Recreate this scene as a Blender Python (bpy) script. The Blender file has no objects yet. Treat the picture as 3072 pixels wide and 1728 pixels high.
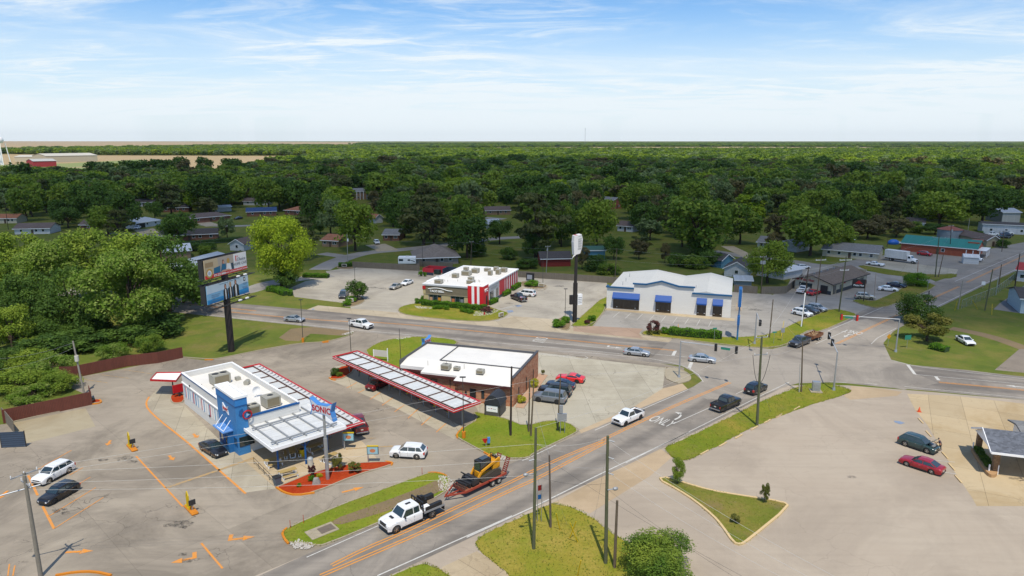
import bpy, bmesh, math, random
import numpy as np
from mathutils import Vector, Matrix
C = bpy.context.scene
random.seed(7)
# ------------------------------------------------------------------ camera, world, sun, exposure
PITCH = math.atan((864-421)/2048.)
cam = bpy.data.objects.new('camera', bpy.data.cameras.new('camera'))
cam.data.lens = 24; cam.data.sensor_width = 36
cam.data.clip_start = .5; cam.data.clip_end = 60000
cam.location = (0, 0, 40); cam.rotation_euler = (math.pi/2-PITCH, 0, 0)
C.collection.objects.link(cam); C.camera = cam
SUN = Vector((0.04, -0.5, 1)).normalized()
SKY_S = .1; EXPO = 0.0
sl = bpy.data.lights.new('sun', 'SUN'); sl.energy = 4.5; sl.angle = math.radians(.5); sl.color = (1, .925, .79)
so = bpy.data.objects.new('sun', sl); so.rotation_euler = SUN.to_track_quat('Z', 'Y').to_euler(); C.collection.objects.link(so)
C.view_settings.view_transform = 'Standard'; C.view_settings.look = 'None'; C.view_settings.gamma = 1; C.view_settings.exposure = EXPO
W = bpy.data.worlds.new('World'); C.world = W; W.use_nodes = True
def world():
 nt = W.node_tree; N = nt.nodes; L = nt.links; N.clear()
 out = N.new('ShaderNodeOutputWorld'); bg = N.new('ShaderNodeBackground'); bg.inputs[1].default_value = SKY_S
 sky = N.new('ShaderNodeTexSky'); sky.sky_type = 'NISHITA'; sky.sun_disc = False
 sky.sun_elevation = math.asin(SUN.z); sky.sun_rotation = math.atan2(SUN.x, SUN.y)
 sky.air_density = 1.0; sky.dust_density = .6; sky.ozone_density = 1.6
 tc = N.new('ShaderNodeTexCoord'); sep = N.new('ShaderNodeSeparateXYZ'); L.new(tc.outputs['Generated'], sep.inputs[0])
 def m(op, a, b=None, clamp=False):
  n = N.new('ShaderNodeMath'); n.operation = op; n.use_clamp = clamp
  for i, v in enumerate((a, b)):
   if v is None: continue
   if isinstance(v, (int, float)): n.inputs[i].default_value = v
   else: L.new(v, n.inputs[i])
  return n.outputs[0]
 zc = m('MAXIMUM', sep.outputs[2], .03)
 zz = m('ADD', zc, .07)
 px = m('DIVIDE', sep.outputs[0], zz); py = m('DIVIDE', sep.outputs[1], zz)
 cb = N.new('ShaderNodeCombineXYZ'); L.new(px, cb.inputs[0]); L.new(py, cb.inputs[1])
 def noise(scale, det, rough, rot, sc, dist=0, off=(0, 0, 0)):
  mp = N.new('ShaderNodeMapping'); mp.inputs['Rotation'].default_value = (0, 0, rot); mp.inputs['Scale'].default_value = sc
  mp.inputs['Location'].default_value = off
  L.new(cb.outputs[0], mp.inputs[0]); n = N.new('ShaderNodeTexNoise'); n.inputs['Scale'].default_value = scale
  n.inputs['Detail'].default_value = det; n.inputs['Roughness'].default_value = rough; n.inputs['Distortion'].default_value = dist
  L.new(mp.outputs[0], n.inputs['Vector']); return n.outputs['Fac']
 def ramp(f, a, b):
  r = N.new('ShaderNodeMapRange'); r.interpolation_type = 'SMOOTHSTEP'
  L.new(f, r.inputs[0]); r.inputs[1].default_value = a; r.inputs[2].default_value = b; return r.outputs[0]
 big = ramp(noise(.5, 3, .5, .3, (1, 1, 1), .4, (5.3, 1.7, 0)), .36, .6)
 wisp = ramp(noise(.85, 9, .68, .25, (.6, 1.25, 1), 1.2, (0, 4.2, 0)), .43, .8)
 fine = ramp(noise(1.7, 8, .65, -.3, (.7, 1.2, 1), 1.1, (6, 2, 0)), .45, .8)
 cl = m('MULTIPLY', wisp, m('ADD', m('MULTIPLY', big, .75), .35), True)
 cl = m('ADD', m('MULTIPLY', cl, .95), m('MULTIPLY', m('MULTIPLY', fine, big), .7), True)
 veil = ramp(sep.outputs[2], .2, .005)
 streak = noise(.5, 5, .5, .05, (.35, 1.3, 1), .5, (1, 9, 0))
 veil2 = m('MULTIPLY', veil, m('ADD', m('MULTIPLY', streak, .9), .52), True)
 tot = m('ADD', cl, veil2, True)
 tot = m('MINIMUM', tot, .97)
 tint = N.new('ShaderNodeMix'); tint.data_type = 'RGBA'; tint.blend_type = 'MULTIPLY'; tint.inputs[0].default_value = 1
 L.new(sky.outputs[0], tint.inputs[6]); tint.inputs[7].default_value = (.86, 1.24, 1.6, 1)
 mx = N.new('ShaderNodeMix'); mx.data_type = 'RGBA'
 L.new(tot, mx.inputs[0]); L.new(tint.outputs[2], mx.inputs[6]); mx.inputs[7].default_value = (8.7, 9.5, 10, 1)
 L.new(mx.outputs[2], bg.inputs[0]); L.new(bg.outputs[0], out.inputs[0])
world()
# ------------------------------------------------------------------ pixel -> place
F = 2048.
CR = dict(S=(0, 0), A=(0, 1080), B=(400, 1040), C=(960, 960), D=(1600, 960), E=(2304, 1080), F=(0, 1296), g=(768, 1296), h=(1400, 1296),
   I=(0, 648), J=(500, 700), K=(1150, 680), L=(1750, 700), M=(2304, 600), N=(0, 380), O=(768, 380), Q=(1536, 380), R=(2304, 380))
def sp(c, x, y):
 if c == 'W': return x*1.19255, y*1.19255
 if c == 'S': return x, y
 o = CR[c]; return o[0]+x*.298137, o[1]+y*.298137
def at(c, x, y, z=0.):
 x, y = sp(c, x, y); u = (x-1536)/F; v = (y-864)/F
 t = (40-z)/(math.sin(PITCH)+v*math.cos(PITCH))
 return Vector((u*t, (math.cos(PITCH)-v*math.sin(PITCH))*t, z))
def hgt(P, c, x, y):                      # height of the point above P seen at picture row y
 x, y = sp(c, x, y); v = (y-864)/F; s, k = math.sin(PITCH), math.cos(PITCH)
 return 40-P.y*(v*k+s)/(k-v*s)
def pts(c, l, z=0.): return [at(c, a, b, z) for a, b in l]
# ------------------------------------------------------------------ helpers
def link(o, parent=None):
 C.collection.objects.link(o)
 if parent: o.parent = parent
 return o
def tag(o, label=None, cat=None, group=None, kind=None):
 if label: o['label'] = label
 if cat: o['category'] = cat
 if group: o['group'] = group
 if kind: o['kind'] = kind
 return o
def empty(name, loc=(0, 0, 0), rz=0, label=None, cat=None, group=None):
 o = bpy.data.objects.new(name, None); link(o); o.location = (*loc[:2], loc[2] if len(loc) > 2 else 0); o.rotation_euler = (0, 0, rz); o.empty_display_size = .3
 return tag(o, label, cat, group)
def copy_tree(o, parent=None, kids=None):
 c = o.copy(); C.collection.objects.link(c); c.parent = parent
 for ch in KIDS.get(o.name, []) if kids is None else kids: copy_tree(ch, c)
 return c
KIDS = {}
def reg(o):                                # remember children for quick copying
 for x in bpy.data.objects:
  if x.parent: KIDS.setdefault(x.parent.name, [])
 KIDS.clear()
 for x in bpy.data.objects:
  if x.parent: KIDS.setdefault(x.parent.name, []).append(x)
class MB:
 def __init__(s): s.v = []; s.f = []; s.m = []; s.sm = []
 def add(s, vs, fs, mi=0, smooth=False):
  b = len(s.v); s.v += [tuple(x) for x in vs]
  for f in fs: s.f.append(tuple(b+i for i in f)); s.m.append(mi); s.sm.append(smooth)
  return s
 def quad(s, a, b, c, d, mi=0): return s.add([a, b, c, d], [(0, 1, 2, 3)], mi)
 def poly(s, p, mi=0): return s.add(p, [tuple(range(len(p)))], mi)
 def box(s, x0, x1, y0, y1, z0, z1, mi=0):
  v = [(x, y, z) for z in (z0, z1) for y in (y0, y1) for x in (x0, x1)]
  return s.add(v, [(0, 2, 3, 1), (4, 5, 7, 6), (0, 1, 5, 4), (2, 6, 7, 3), (0, 4, 6, 2), (1, 3, 7, 5)], mi)
 def obox(s, c, ex, ey, ez, mi=0):       # oriented box from centre and half-axes
  c, ex, ey, ez = map(Vector, (c, ex, ey, ez))
  v = [c+ex*i+ey*j+ez*k for k in (-1, 1) for j in (-1, 1) for i in (-1, 1)]
  return s.add(v, [(0, 2, 3, 1), (4, 5, 7, 6), (0, 1, 5, 4), (2, 6, 7, 3), (0, 4, 6, 2), (1, 3, 7, 5)], mi)
 def bar(s, p, q, w, h=None, mi=0):
  p, q = Vector(p), Vector(q); d = q-p; L = d.length
  if L < 1e-6: return s
  d /= L; a = d.cross(Vector((0, 0, 1)))
  if a.length < 1e-3: a = Vector((1, 0, 0))
  a.normalize(); b = a.cross(d)
  return s.obox((p+q)/2, d*L/2, a*w/2, b*(h or w)/2, mi)
 def prism(s, P, z0, z1, mi=0, mt=None):
  P = [Vector((p[0], p[1])) for p in P]
  if sum(P[i].x*P[(i+1) % len(P)].y-P[(i+1) % len(P)].x*P[i].y for i in range(len(P))) < 0: P.reverse()
  n = len(P); v = [(p.x, p.y, z0) for p in P]+[(p.x, p.y, z1) for p in P]
  s.add(v, [(i, (i+1) % n, n+(i+1) % n, n+i) for i in range(n)]+[tuple(range(n-1, -1, -1))], mi)
  return s.add(v[n:], [tuple(range(n))], mi if mt is None else mt)
 def tube(s, p, q, r, r2=None, n=8, mi=0, cap=True):
  p, q = Vector(p), Vector(q); r2 = r if r2 is None else r2; d = (q-p).normalized()
  a = d.cross(Vector((0, 0, 1)))
  if a.length < 1e-3: a = Vector((1, 0, 0))
  a.normalize(); b = d.cross(a)
  v = [c+(a*math.cos(t)+b*math.sin(t))*rr for c, rr in ((p, r), (q, r2)) for t in [2*math.pi*i/n for i in range(n)]]
  fs = [(i, n+i, n+(i+1) % n, (i+1) % n) for i in range(n)]
  s.add(v, fs, mi, True)
  if cap: s.add(v, [tuple(range(n)), tuple(range(2*n-1, n-1, -1))], mi)
  return s
 def path(s, P, r, n=6, mi=0):
  for i in range(len(P)-1): s.tube(P[i], P[i+1], r if not isinstance(r, (list, tuple)) else r[i], r if not isinstance(r, (list, tuple)) else r[i+1], n, mi, cap=False)
  return s
 def lathe(s, prof, n=16, o=(0, 0, 0), axis='z', mi=0):
  v = []
  for r, z in prof:
   for i in range(n):
    t = 2*math.pi*i/n; a, b = r*math.cos(t), r*math.sin(t)
    v.append((o[0]+a, o[1]+b, o[2]+z) if axis == 'z' else (o[0]+a, o[1]+z, o[2]+b) if axis == 'y' else (o[0]+z, o[1]+a, o[2]+b))
  k = len(prof); fs = [(j*n+i, j*n+(i+1) % n, (j+1)*n+(i+1) % n, (j+1)*n+i) for j in range(k-1) for i in range(n)]
  return s.add(v, fs, mi, True)
 def ball(s, c, rx, ry, rz, n=10, m=6, mi=0):
  v = []; 
  for j in range(m+1):
   ph = math.pi*j/m
   for i in range(n): t = 2*math.pi*i/n; v.append((c[0]+rx*math.sin(ph)*math.cos(t), c[1]+ry*math.sin(ph)*math.sin(t), c[2]+rz*math.cos(ph)))
  return s.add(v, [(j*n+i, (j+1)*n+i, (j+1)*n+(i+1) % n, j*n+(i+1) % n) for j in range(m) for i in range(n)], mi, True)
 def build(s, name, mats, parent=None, bevel=0, fix=True):
  me = bpy.data.meshes.new(name); me.from_pydata(s.v, [], s.f)
  if not isinstance(mats, (list, tuple)): mats = [mats]
  for m_ in mats: me.materials.append(m_)
  me.polygons.foreach_set('material_index', s.m); me.polygons.foreach_set('use_smooth', s.sm)
  if fix:
   bm = bmesh.new(); bm.from_mesh(me); bmesh.ops.recalc_face_normals(bm, faces=bm.faces); bm.to_mesh(me); bm.free()
  me.update(); o = bpy.data.objects.new(name, me); link(o, parent)
  if bevel:
   b = o.modifiers.new('bevel', 'BEVEL'); b.width = bevel; b.segments = 2; b.limit_method = 'ANGLE'
  return o
def text_obj(name, body, size, mat, parent, M, depth=.03, sx=1., bold=False, shear=0, align='CENTER'):
 cu = bpy.data.curves.new(name, 'FONT'); cu.body = body; cu.size = size; cu.extrude = depth/2; cu.align_x = align; cu.align_y = 'CENTER'; cu.shear = shear
 if bold: cu.offset = size*.02
 cu.resolution_u = 3
 t = bpy.data.objects.new(name, cu); C.collection.objects.link(t)
 me = bpy.data.meshes.new_from_object(t); bpy.data.objects.remove(t); me.name = name
 me.transform(M @ Matrix.Diagonal((sx, 1, 1, 1))); me.materials.clear(); me.materials.append(mat)
 o = bpy.data.objects.new(name, me); return link(o, parent)
def facing(c, xdir, up=(0, 0, 1)):          # matrix putting text at c, reading along xdir
 x = Vector(xdir).normalized(); z_ = x.cross(Vector(up)).normalized(); y = z_.cross(x)
 return Matrix.Translation(Vector(c)) @ Matrix((x, y, z_)).transposed().to_4x4()
# ------------------------------------------------------------------ materials
MAT = {}
KA = .72          # sunlit appearance (hex) -> base colour
def srgb(h):
 if isinstance(h, str):
  h = h.lstrip('#'); c = [int(h[i:i+2], 16)/255 for i in (0, 2, 4)]
  return tuple(KA*(x/12.92 if x < .04 else ((x+.055)/1.055)**2.4) for x in c)
 return h
def newmat(name):
 m = bpy.data.materials.new(name); m.use_nodes = True; nt = m.node_tree; b = nt.nodes['Principled BSDF']
 return m, nt, b
def mat(name, col, rough=.6, metal=0, var=.12, scale=3., bump=0., coat=0, spec=.5):
 if name in MAT: return MAT[name]
 m, nt, b = newmat(name); c = srgb(col); b.inputs['Roughness'].default_value = rough; b.inputs['Metallic'].default_value = metal
 b.inputs['Coat Weight'].default_value = coat; b.inputs['Coat Roughness'].default_value = .05; b.inputs['Specular IOR Level'].default_value = spec
 if var or bump:
  tc = nt.nodes.new('ShaderNodeTexCoord'); n = nt.nodes.new('ShaderNodeTexNoise'); n.inputs['Scale'].default_value = scale; n.inputs['Detail'].default_value = 6; n.inputs['Roughness'].default_value = .6
  nt.links.new(tc.outputs['Object'], n.inputs['Vector'])
  r = nt.nodes.new('ShaderNodeMix'); r.data_type = 'RGBA'; nt.links.new(n.outputs['Fac'], r.inputs[0])
  r.inputs[6].default_value = (*[min(1, x*(1+var)) for x in c], 1); r.inputs[7].default_value = (*[x*(1-var*1.2) for x in c], 1)
  nt.links.new(r.outputs[2], b.inputs['Base Color'])
  if bump:
   bp = nt.nodes.new('ShaderNodeBump'); bp.inputs['Strength'].default_value = bump; bp.inputs['Distance'].default_value = .03
   nt.links.new(n.outputs['Fac'], bp.inputs['Height']); nt.links.new(bp.outputs[0], b.inputs['Normal'])
 else: b.inputs['Base Color'].default_value = (*c, 1)
 MAT[name] = m; return m
class NG:                                     # tiny node-graph helper
 def __init__(s, nt): s.nt = nt; s.N = nt.nodes; s.L = nt.links; s.tc = s.N.new('ShaderNodeTexCoord')
 def map(s, rot=0, sc=(1, 1, 1), loc=(0, 0, 0), src='Object'):
  m_ = s.N.new('ShaderNodeMapping'); m_.inputs['Rotation'].default_value = (0, 0, rot) if not isinstance(rot, tuple) else rot
  m_.inputs['Scale'].default_value = sc; m_.inputs['Location'].default_value = loc; s.L.new(s.tc.outputs[src], m_.inputs[0]); return m_.outputs[0]
 def noise(s, scale, det=5, rough=.55, vec=None, dist=0):
  n = s.N.new('ShaderNodeTexNoise'); n.inputs['Scale'].default_value = scale; n.inputs['Detail'].default_value = det; n.inputs['Roughness'].default_value = rough; n.inputs['Distortion'].default_value = dist
  s.L.new(vec or s.tc.outputs['Object'], n.inputs['Vector']); return n.outputs['Fac']
 def ramp(s, f, a, b, lo=0., hi=1.):
  r = s.N.new('ShaderNodeMapRange'); s.L.new(f, r.inputs[0]); r.inputs[1].default_value = a; r.inputs[2].default_value = b; r.inputs[3].default_value = lo; r.inputs[4].default_value = hi; return r.outputs[0]
 def mix(s, f, a, b, mode='MIX'):
  r = s.N.new('ShaderNodeMix'); r.data_type = 'RGBA'; r.blend_type = mode
  for i, v in ((0, f), (6, a), (7, b)):
   if isinstance(v, (int, float)): r.inputs[i].default_value = v
   elif isinstance(v, (tuple, list)): r.inputs[i].default_value = (*v[:3], 1)
   else: s.L.new(v, r.inputs[i])
  return r.outputs[2]
 def math(s, op, a, b=None, clamp=False):
  n = s.N.new('ShaderNodeMath'); n.operation = op; n.use_clamp = clamp
  for i, v in enumerate((a, b)):
   if v is None: continue
   if isinstance(v, (int, float)): n.inputs[i].default_value = v
   else: s.L.new(v, n.inputs[i])
  return n.outputs[0]
 def vor(s, scale, vec=None, feat='DISTANCE_TO_EDGE'):
  v = s.N.new('ShaderNodeTexVoronoi'); v.feature = feat; v.inputs['Scale'].default_value = scale
  s.L.new(vec or s.tc.outputs['Object'], v.inputs['Vector']); return v.outputs['Distance']
 def warp(s, vec, scale, amt):
  n = s.N.new('ShaderNodeTexNoise'); n.inputs['Scale'].default_value = scale; n.inputs['Detail'].default_value = 4; s.L.new(vec, n.inputs['Vector'])
  a = s.N.new('ShaderNodeVectorMath'); a.operation = 'SUBTRACT'; s.L.new(n.outputs['Color'], a.inputs[0]); a.inputs[1].default_value = (.5, .5, .5)
  b = s.N.new('ShaderNodeVectorMath'); b.operation = 'SCALE'; s.L.new(a.outputs[0], b.inputs[0]); b.inputs['Scale'].default_value = amt
  c = s.N.new('ShaderNodeVectorMath'); c.operation = 'ADD'; s.L.new(vec, c.inputs[0]); s.L.new(b.outputs[0], c.inputs[1]); return c.outputs[0]
def pave(name, c1, c2, stain='#5d5952', rot=0., crack=.55, joint=None, streak=0., stain_amt=.5, jcol=.6, patch=.35, bands=None):
 """aged pavement: tonal patches, oily stains, random cracks, optional slab joints, wear bands along a road"""
 if name in MAT: return MAT[name]
 m, nt, b = newmat(name); g = NG(nt); c1, c2, stain = map(srgb, (c1, c2, stain)); o = g.map(rot)
 col = g.mix(g.ramp(g.noise(.09, 5, .6, o), .35, .68), c1, c2); col = g.mix(g.math('MULTIPLY', g.ramp(g.noise(.06, 8, .7, g.map(rot, (1, 1, 1), (17, 5, 0)), .8), .45, .62), .6), col, stain)
 col = g.mix(g.math('MULTIPLY', g.ramp(g.noise(.45, 7, .7, o), .52, .75), patch), col, tuple(x*.72 for x in c1))
 st = g.map(rot, (.06, 1.1, 1)); col = g.mix(g.math('MULTIPLY', g.ramp(g.noise(1., 5, .6, st, .3), .45, .75), streak), col, tuple(x*.66 for x in c1))
 col = g.mix(g.math('MULTIPLY', g.ramp(g.noise(.3, 8, .75, g.map(rot, (1, 1, 1), (31, 7, 0))), .6, .78), stain_amt), col, stain)
 if bands:                               # (centre, halfwidth, amount) across the road, metres
  sx = g.N.new('ShaderNodeSeparateXYZ'); g.L.new(g.warp(g.map(rot), .12, .8), sx.inputs[0])
  for cc, hw, am in bands:
   d = g.math('ABSOLUTE', g.math('SUBTRACT', sx.outputs[1], cc))
   w = g.math('MULTIPLY', g.ramp(d, hw, hw*.35), g.ramp(g.noise(.5, 5, .6, st), .2, .75, .35, 1))
   col = g.mix(g.math('MULTIPLY', w, am), col, stain)
 col = g.mix(g.ramp(g.noise(9, 4, .8, o), .3, .7, 0, .22), col, tuple(x*.6 for x in c1))
 if crack:
  for sc, wd in ((.11, .0035), (.23, .0045)):
   e = g.vor(sc, g.warp(o, .7, 1.6)); cr = g.math('LESS_THAN', e, wd*(sc/.11)*.75)
   cr = g.math('MULTIPLY', cr, g.ramp(g.noise(.08, 2, .5, g.map(rot, (1, 1, 1), (sc*90, 3, 0))), .52, .6)); col = g.mix(g.math('MULTIPLY', cr, crack), col, tuple(x*.4 for x in c1))
 if joint:
  br = g.N.new('ShaderNodeTexBrick'); br.offset = 0; br.inputs['Scale'].default_value = 1; br.inputs['Brick Width'].default_value = joint[0]; br.inputs['Row Height'].default_value = joint[1]; br.inputs['Mortar Size'].default_value = .022
  br.inputs['Color1'].default_value = (1, 1, 1, 1); br.inputs['Color2'].default_value = (.86, .86, .86, 1); br.inputs['Mortar'].default_value = (1-jcol, 1-jcol, 1-jcol, 1); g.L.new(o, br.inputs['Vector'])
  col = g.mix(1, col, br.outputs['Color'], 'MULTIPLY')
 g.L.new(col, b.inputs['Base Color']); b.inputs['Roughness'].default_value = .9; b.inputs['Specular IOR Level'].default_value = .25
 bp = g.N.new('ShaderNodeBump'); bp.inputs['Strength'].default_value = .25; bp.inputs['Distance'].default_value = .02; g.L.new(g.noise(14, 3), bp.inputs['Height']); g.L.new(bp.outputs[0], b.inputs['Normal'])
 MAT[name] = m; return m
def grass(name, c1, c2, dry, dry_amt=.5, soil=.0):
 if name in MAT: return MAT[name]
 m, nt, b = newmat(name); g = NG(nt); c1, c2, dry = map(srgb, (c1, c2, dry))
 col = g.mix(g.ramp(g.noise(.25, 6, .65), .35, .65), c1, c2)
 col = g.mix(g.math('MULTIPLY', g.ramp(g.noise(.13, 6, .7, g.map(0, (1, 1, 1), (9, 4, 0))), .45, .66), dry_amt), col, dry)
 col = g.mix(g.ramp(g.noise(3.5, 6, .8), .38, .66, 0, .55), col, tuple(x*.6 for x in c1))
 col = g.mix(g.ramp(g.noise(6., 4, .8, g.map(0, (1, 1, 1), (3, 40, 0))), .6, .75, 0, .45), col, tuple(min(1, x*1.5) for x in dry))
 if soil: col = g.mix(g.math('MULTIPLY', g.ramp(g.noise(.2, 8, .75, g.map(0, (1, 1, 1), (50, 14, 0))), .55, .65), soil), col, srgb('#8f7a5c'))
 g.L.new(col, b.inputs['Base Color']); b.inputs['Roughness'].default_value = 1; b.inputs['Specular IOR Level'].default_value = .1
 bp = g.N.new('ShaderNodeBump'); bp.inputs['Strength'].default_value = .8; bp.inputs['Distance'].default_value = .12; g.L.new(g.noise(5, 5, .8), bp.inputs['Height']); g.L.new(bp.outputs[0], b.inputs['Normal'])
 MAT[name] = m; return m
def paint(name, col, under='#8b8680', wear=.5):       # worn road paint
 if name in MAT: return MAT[name]
 m, nt, b = newmat(name); g = NG(nt)
 f = g.math('MULTIPLY', g.ramp(g.noise(2.2, 8, .8), .42, .62), wear)
 g.L.new(g.mix(f, srgb(col), srgb(under)), b.inputs['Base Color']); b.inputs['Roughness'].default_value = .8
 MAT[name] = m; return m
def rows(name, c1, c2, period, width=.15, axis=2, rough=.5, metal=0, var=.15, rot=(0, 0, 0)):   # boards, corrugation, shingle courses
 if name in MAT: return MAT[name]
 m, nt, b = newmat(name); g = NG(nt); s = g.N.new('ShaderNodeSeparateXYZ'); g.L.new(g.map(rot), s.inputs[0])
 fr = g.math('FRACT', g.math('DIVIDE', s.outputs[axis], period)); ln = g.math('LESS_THAN', fr, width)
 cid = g.math('FLOOR', g.math('DIVIDE', s.outputs[axis], period)); wn = g.N.new('ShaderNodeTexWhiteNoise'); wn.noise_dimensions = '1D'; g.L.new(cid, wn.inputs['W'])
 c1 = srgb(c1); base = g.mix(g.math('MULTIPLY', wn.outputs['Value'], var*2), c1, tuple(x*.6 for x in c1))
 base = g.mix(g.ramp(g.noise(1.3, 6, .7), .4, .7, 0, var*2), base, tuple(x*.6 for x in c1))
 g.L.new(g.mix(ln, base, srgb(c2)), b.inputs['Base Color']); b.inputs['Roughness'].default_value = rough; b.inputs['Metallic'].default_value = metal
 bp = g.N.new('ShaderNodeBump'); bp.inputs['Strength'].default_value = .6; bp.inputs['Distance'].default_value = .04; bp.invert = True; g.L.new(ln, bp.inputs['Height']); g.L.new(bp.outputs[0], b.inputs['Normal'])
 MAT[name] = m; return m
def bricks(name, c1, c2, mortar, w=.42, h=.13, rough=.9):   # on walls: uses x+y along the wall, z up
 if name in MAT: return MAT[name]
 m, nt, b = newmat(name); g = NG(nt); s = g.N.new('ShaderNodeSeparateXYZ'); g.L.new(g.tc.outputs['Object'], s.inputs[0])
 cb = g.N.new('ShaderNodeCombineXYZ'); g.L.new(g.math('ADD', s.outputs[0], s.outputs[1]), cb.inputs[0]); g.L.new(s.outputs[2], cb.inputs[1])
 br = g.N.new('ShaderNodeTexBrick'); br.inputs['Scale'].default_value = 1; br.inputs['Brick Width'].default_value = w; br.inputs['Row Height'].default_value = h; br.inputs['Mortar Size'].default_value = .012
 br.inputs['Color1'].default_value = (*srgb(c1), 1); br.inputs['Color2'].default_value = (*srgb(c2), 1); br.inputs['Mortar'].default_value = (*srgb(mortar), 1); g.L.new(cb.outputs[0], br.inputs['Vector'])
 col = g.mix(g.ramp(g.noise(1.2, 5, .7), .35, .7, 0, .5), br.outputs['Color'], tuple(x*.6 for x in srgb(c1)))
 col = g.mix(g.ramp(g.noise(7, 3, .8), .55, .7, 0, .5), col, srgb(mortar))
 g.L.new(col, b.inputs['Base Color']); b.inputs['Roughness'].default_value = rough; MAT[name] = m; return m
def shingle(name, c, var=.35):
 if name in MAT: return MAT[name]
 m, nt, b = newmat(name); g = NG(nt); c = srgb(c); v = g.N.new('ShaderNodeTexVoronoi'); v.inputs['Scale'].default_value = 2.6; g.L.new(g.map(0, (1, 1.6, 1.6)), v.inputs['Vector'])
 s = g.N.new('ShaderNodeSeparateColor'); g.L.new(v.outputs['Color'], s.inputs[0])
 col = g.mix(g.math('MULTIPLY', s.outputs[0], var*1.6), tuple(min(1, x*1.25) for x in c), tuple(x*.5 for x in c))
 col = g.mix(g.ramp(g.noise(.4, 5, .6), .4, .7, 0, .4), col, tuple(x*.7 for x in c)); g.L.new(col, b.inputs['Base Color']); b.inputs['Roughness'].default_value = .95; MAT[name] = m; return m
def leaf(name, c1, c2, c3, trans=.3, osc=.35):
 if name in MAT: return MAT[name]
 m, nt, b = newmat(name); g = NG(nt); c1, c2, c3 = map(srgb, (c1, c2, c3)); oi = g.N.new('ShaderNodeObjectInfo')
 col = g.mix(oi.outputs['Random'], c1, c2)
 geo = g.N.new('ShaderNodeNewGeometry')
 n = g.N.new('ShaderNodeTexNoise'); n.inputs['Scale'].default_value = osc; n.inputs['Detail'].default_value = 4; g.L.new(geo.outputs['Position'], n.inputs['Vector'])
 col = g.mix(g.ramp(n.outputs['Fac'], .42, .68, 0, .85), col, c3)
 n2 = g.N.new('ShaderNodeTexNoise'); n2.inputs['Scale'].default_value = osc*7; n2.inputs['Detail'].default_value = 2; g.L.new(geo.outputs['Position'], n2.inputs['Vector'])
 col = g.mix(g.ramp(n2.outputs['Fac'], .5, .7, 0, .5), col, tuple(x*.45 for x in c1))
 b.inputs['Roughness'].default_value = .75; b.inputs['Specular IOR Level'].default_value = .2; g.L.new(col, b.inputs['Base Color'])
 tr = g.N.new('ShaderNodeBsdfTranslucent'); g.L.new(g.mix(.5, col, (.16, .3, .02), 'MIX'), tr.inputs[0]); ms = g.N.new('ShaderNodeMixShader'); ms.inputs[0].default_value = trans
 g.L.new(b.outputs[0], ms.inputs[1]); g.L.new(tr.outputs[0], ms.inputs[2]); g.L.new(ms.outputs[0], nt.nodes['Material Output'].inputs[0]); MAT[name] = m; return m
GLASS = mat('dark_glass', (.02, .034, .038), .05, var=0, coat=1)
BLACK = mat('black_plastic', (.015, .015, .016), .5, var=0)
RUBBER = mat('tyre_rubber', (.02, .02, .02), .85, var=.2)
CHROME = mat('bright_metal', (.6, .6, .6), .25, 1, var=0)
STEEL = mat('galvanised_steel', (.42, .44, .46), .45, .7, var=.1)
GREY = mat('grey_metal', (.3, .31, .32), .5, .3)
WHITE = mat('white_paint', (.8, .8, .79), .5, var=.04)
OFFW = mat('off_white', '#dcd8cc', .7, var=.06)
RED = mat('red_paint', '#c4161f', .4, var=.08)
DRED = mat('dark_red', '#8a1318', .5)
YEL = mat('yellow_paint', '#e6c300', .5, var=.1)
ORG = mat('orange_paint', '#e38b14', .6, var=.15)
BLUE = mat('sky_blue_paint', '#3a86c8', .6, var=.08, scale=1.5)
DBLUE = mat('deep_blue_paint', '#0a5a9c', .5, var=.08)
DARK = mat('dark_metal', (.03, .03, .032), .5, .2, var=.1)
WOOD = rows('weathered_wood', '#7d6a54', '#3a3028', .5, .04, 2, .9, rot=(0, 0, 0), var=.2)
POLE = mat('pole_wood', '#6d5f4c', .9, var=.35, scale=4)
POLEG = mat('pole_green_wood', '#5f6347', .9, var=.35, scale=4)
POLED = mat('pole_dark_wood', '#3b3029', .9, var=.35, scale=4)
PORC = mat('porcelain', (.7, .7, .7), .3, var=0)
CONC = mat('concrete', '#b3a68d', .9, var=.2, scale=1.5, bump=.2)
REDL = mat('red_lens', (.45, .01, .01), .2, var=0, coat=1)
LENS = mat('clear_lens', (.75, .77, .78), .1, .3, var=0, coat=1)
WIRE = mat('wire_metal', (.35, .35, .36), .5, .2, var=0)
WIRED = mat('wire_dark', (.05, .05, .05), .6, var=0)
WIREW = mat('wire_bright', (.5, .49, .46), .5, .1, var=0)
BARK = mat('bark', '#4a3c2e', .95, var=.4, scale=5, bump=.5)
# ------------------------------------------------------------------ ground, roads, lots, verges
LV = .004
EXCL = []; ISL = []
def sheet(name, P, lv, m, drop=0):
 if name != 'ground' and 'field' not in name: EXCL.append([(p[0], p[1]) for p in P])
 mb = MB(); mb.poly([(p[0], p[1], lv*LV) for p in P]); o = mb.build(name, m); return tag(o, kind='structure')
def offs(P, d):                                # offset a polyline to its left
 P = [Vector((p[0], p[1])) for p in P]; out = []
 for i, p in enumerate(P):
  a = P[i]-P[i-1] if i else P[1]-P[0]; b = P[i+1]-p if i < len(P)-1 else a
  t = (a.normalized()+b.normalized()).normalized(); out.append(p+Vector((-t.y, t.x))*d)
 return out
def smooth(P, k=2, closed=False):
 for _ in range(k):
  Q = []; n = len(P)
  for i in range(n if closed else n-1):
   a, b = Vector(P[i][:2]), Vector(P[(i+1) % n][:2]); Q += [a*.75+b*.25, a*.25+b*.75]
  if not closed: Q = [Vector(P[0][:2])]+Q[1:-1]+[Vector(P[-1][:2])]
  P = Q
 return P
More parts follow.
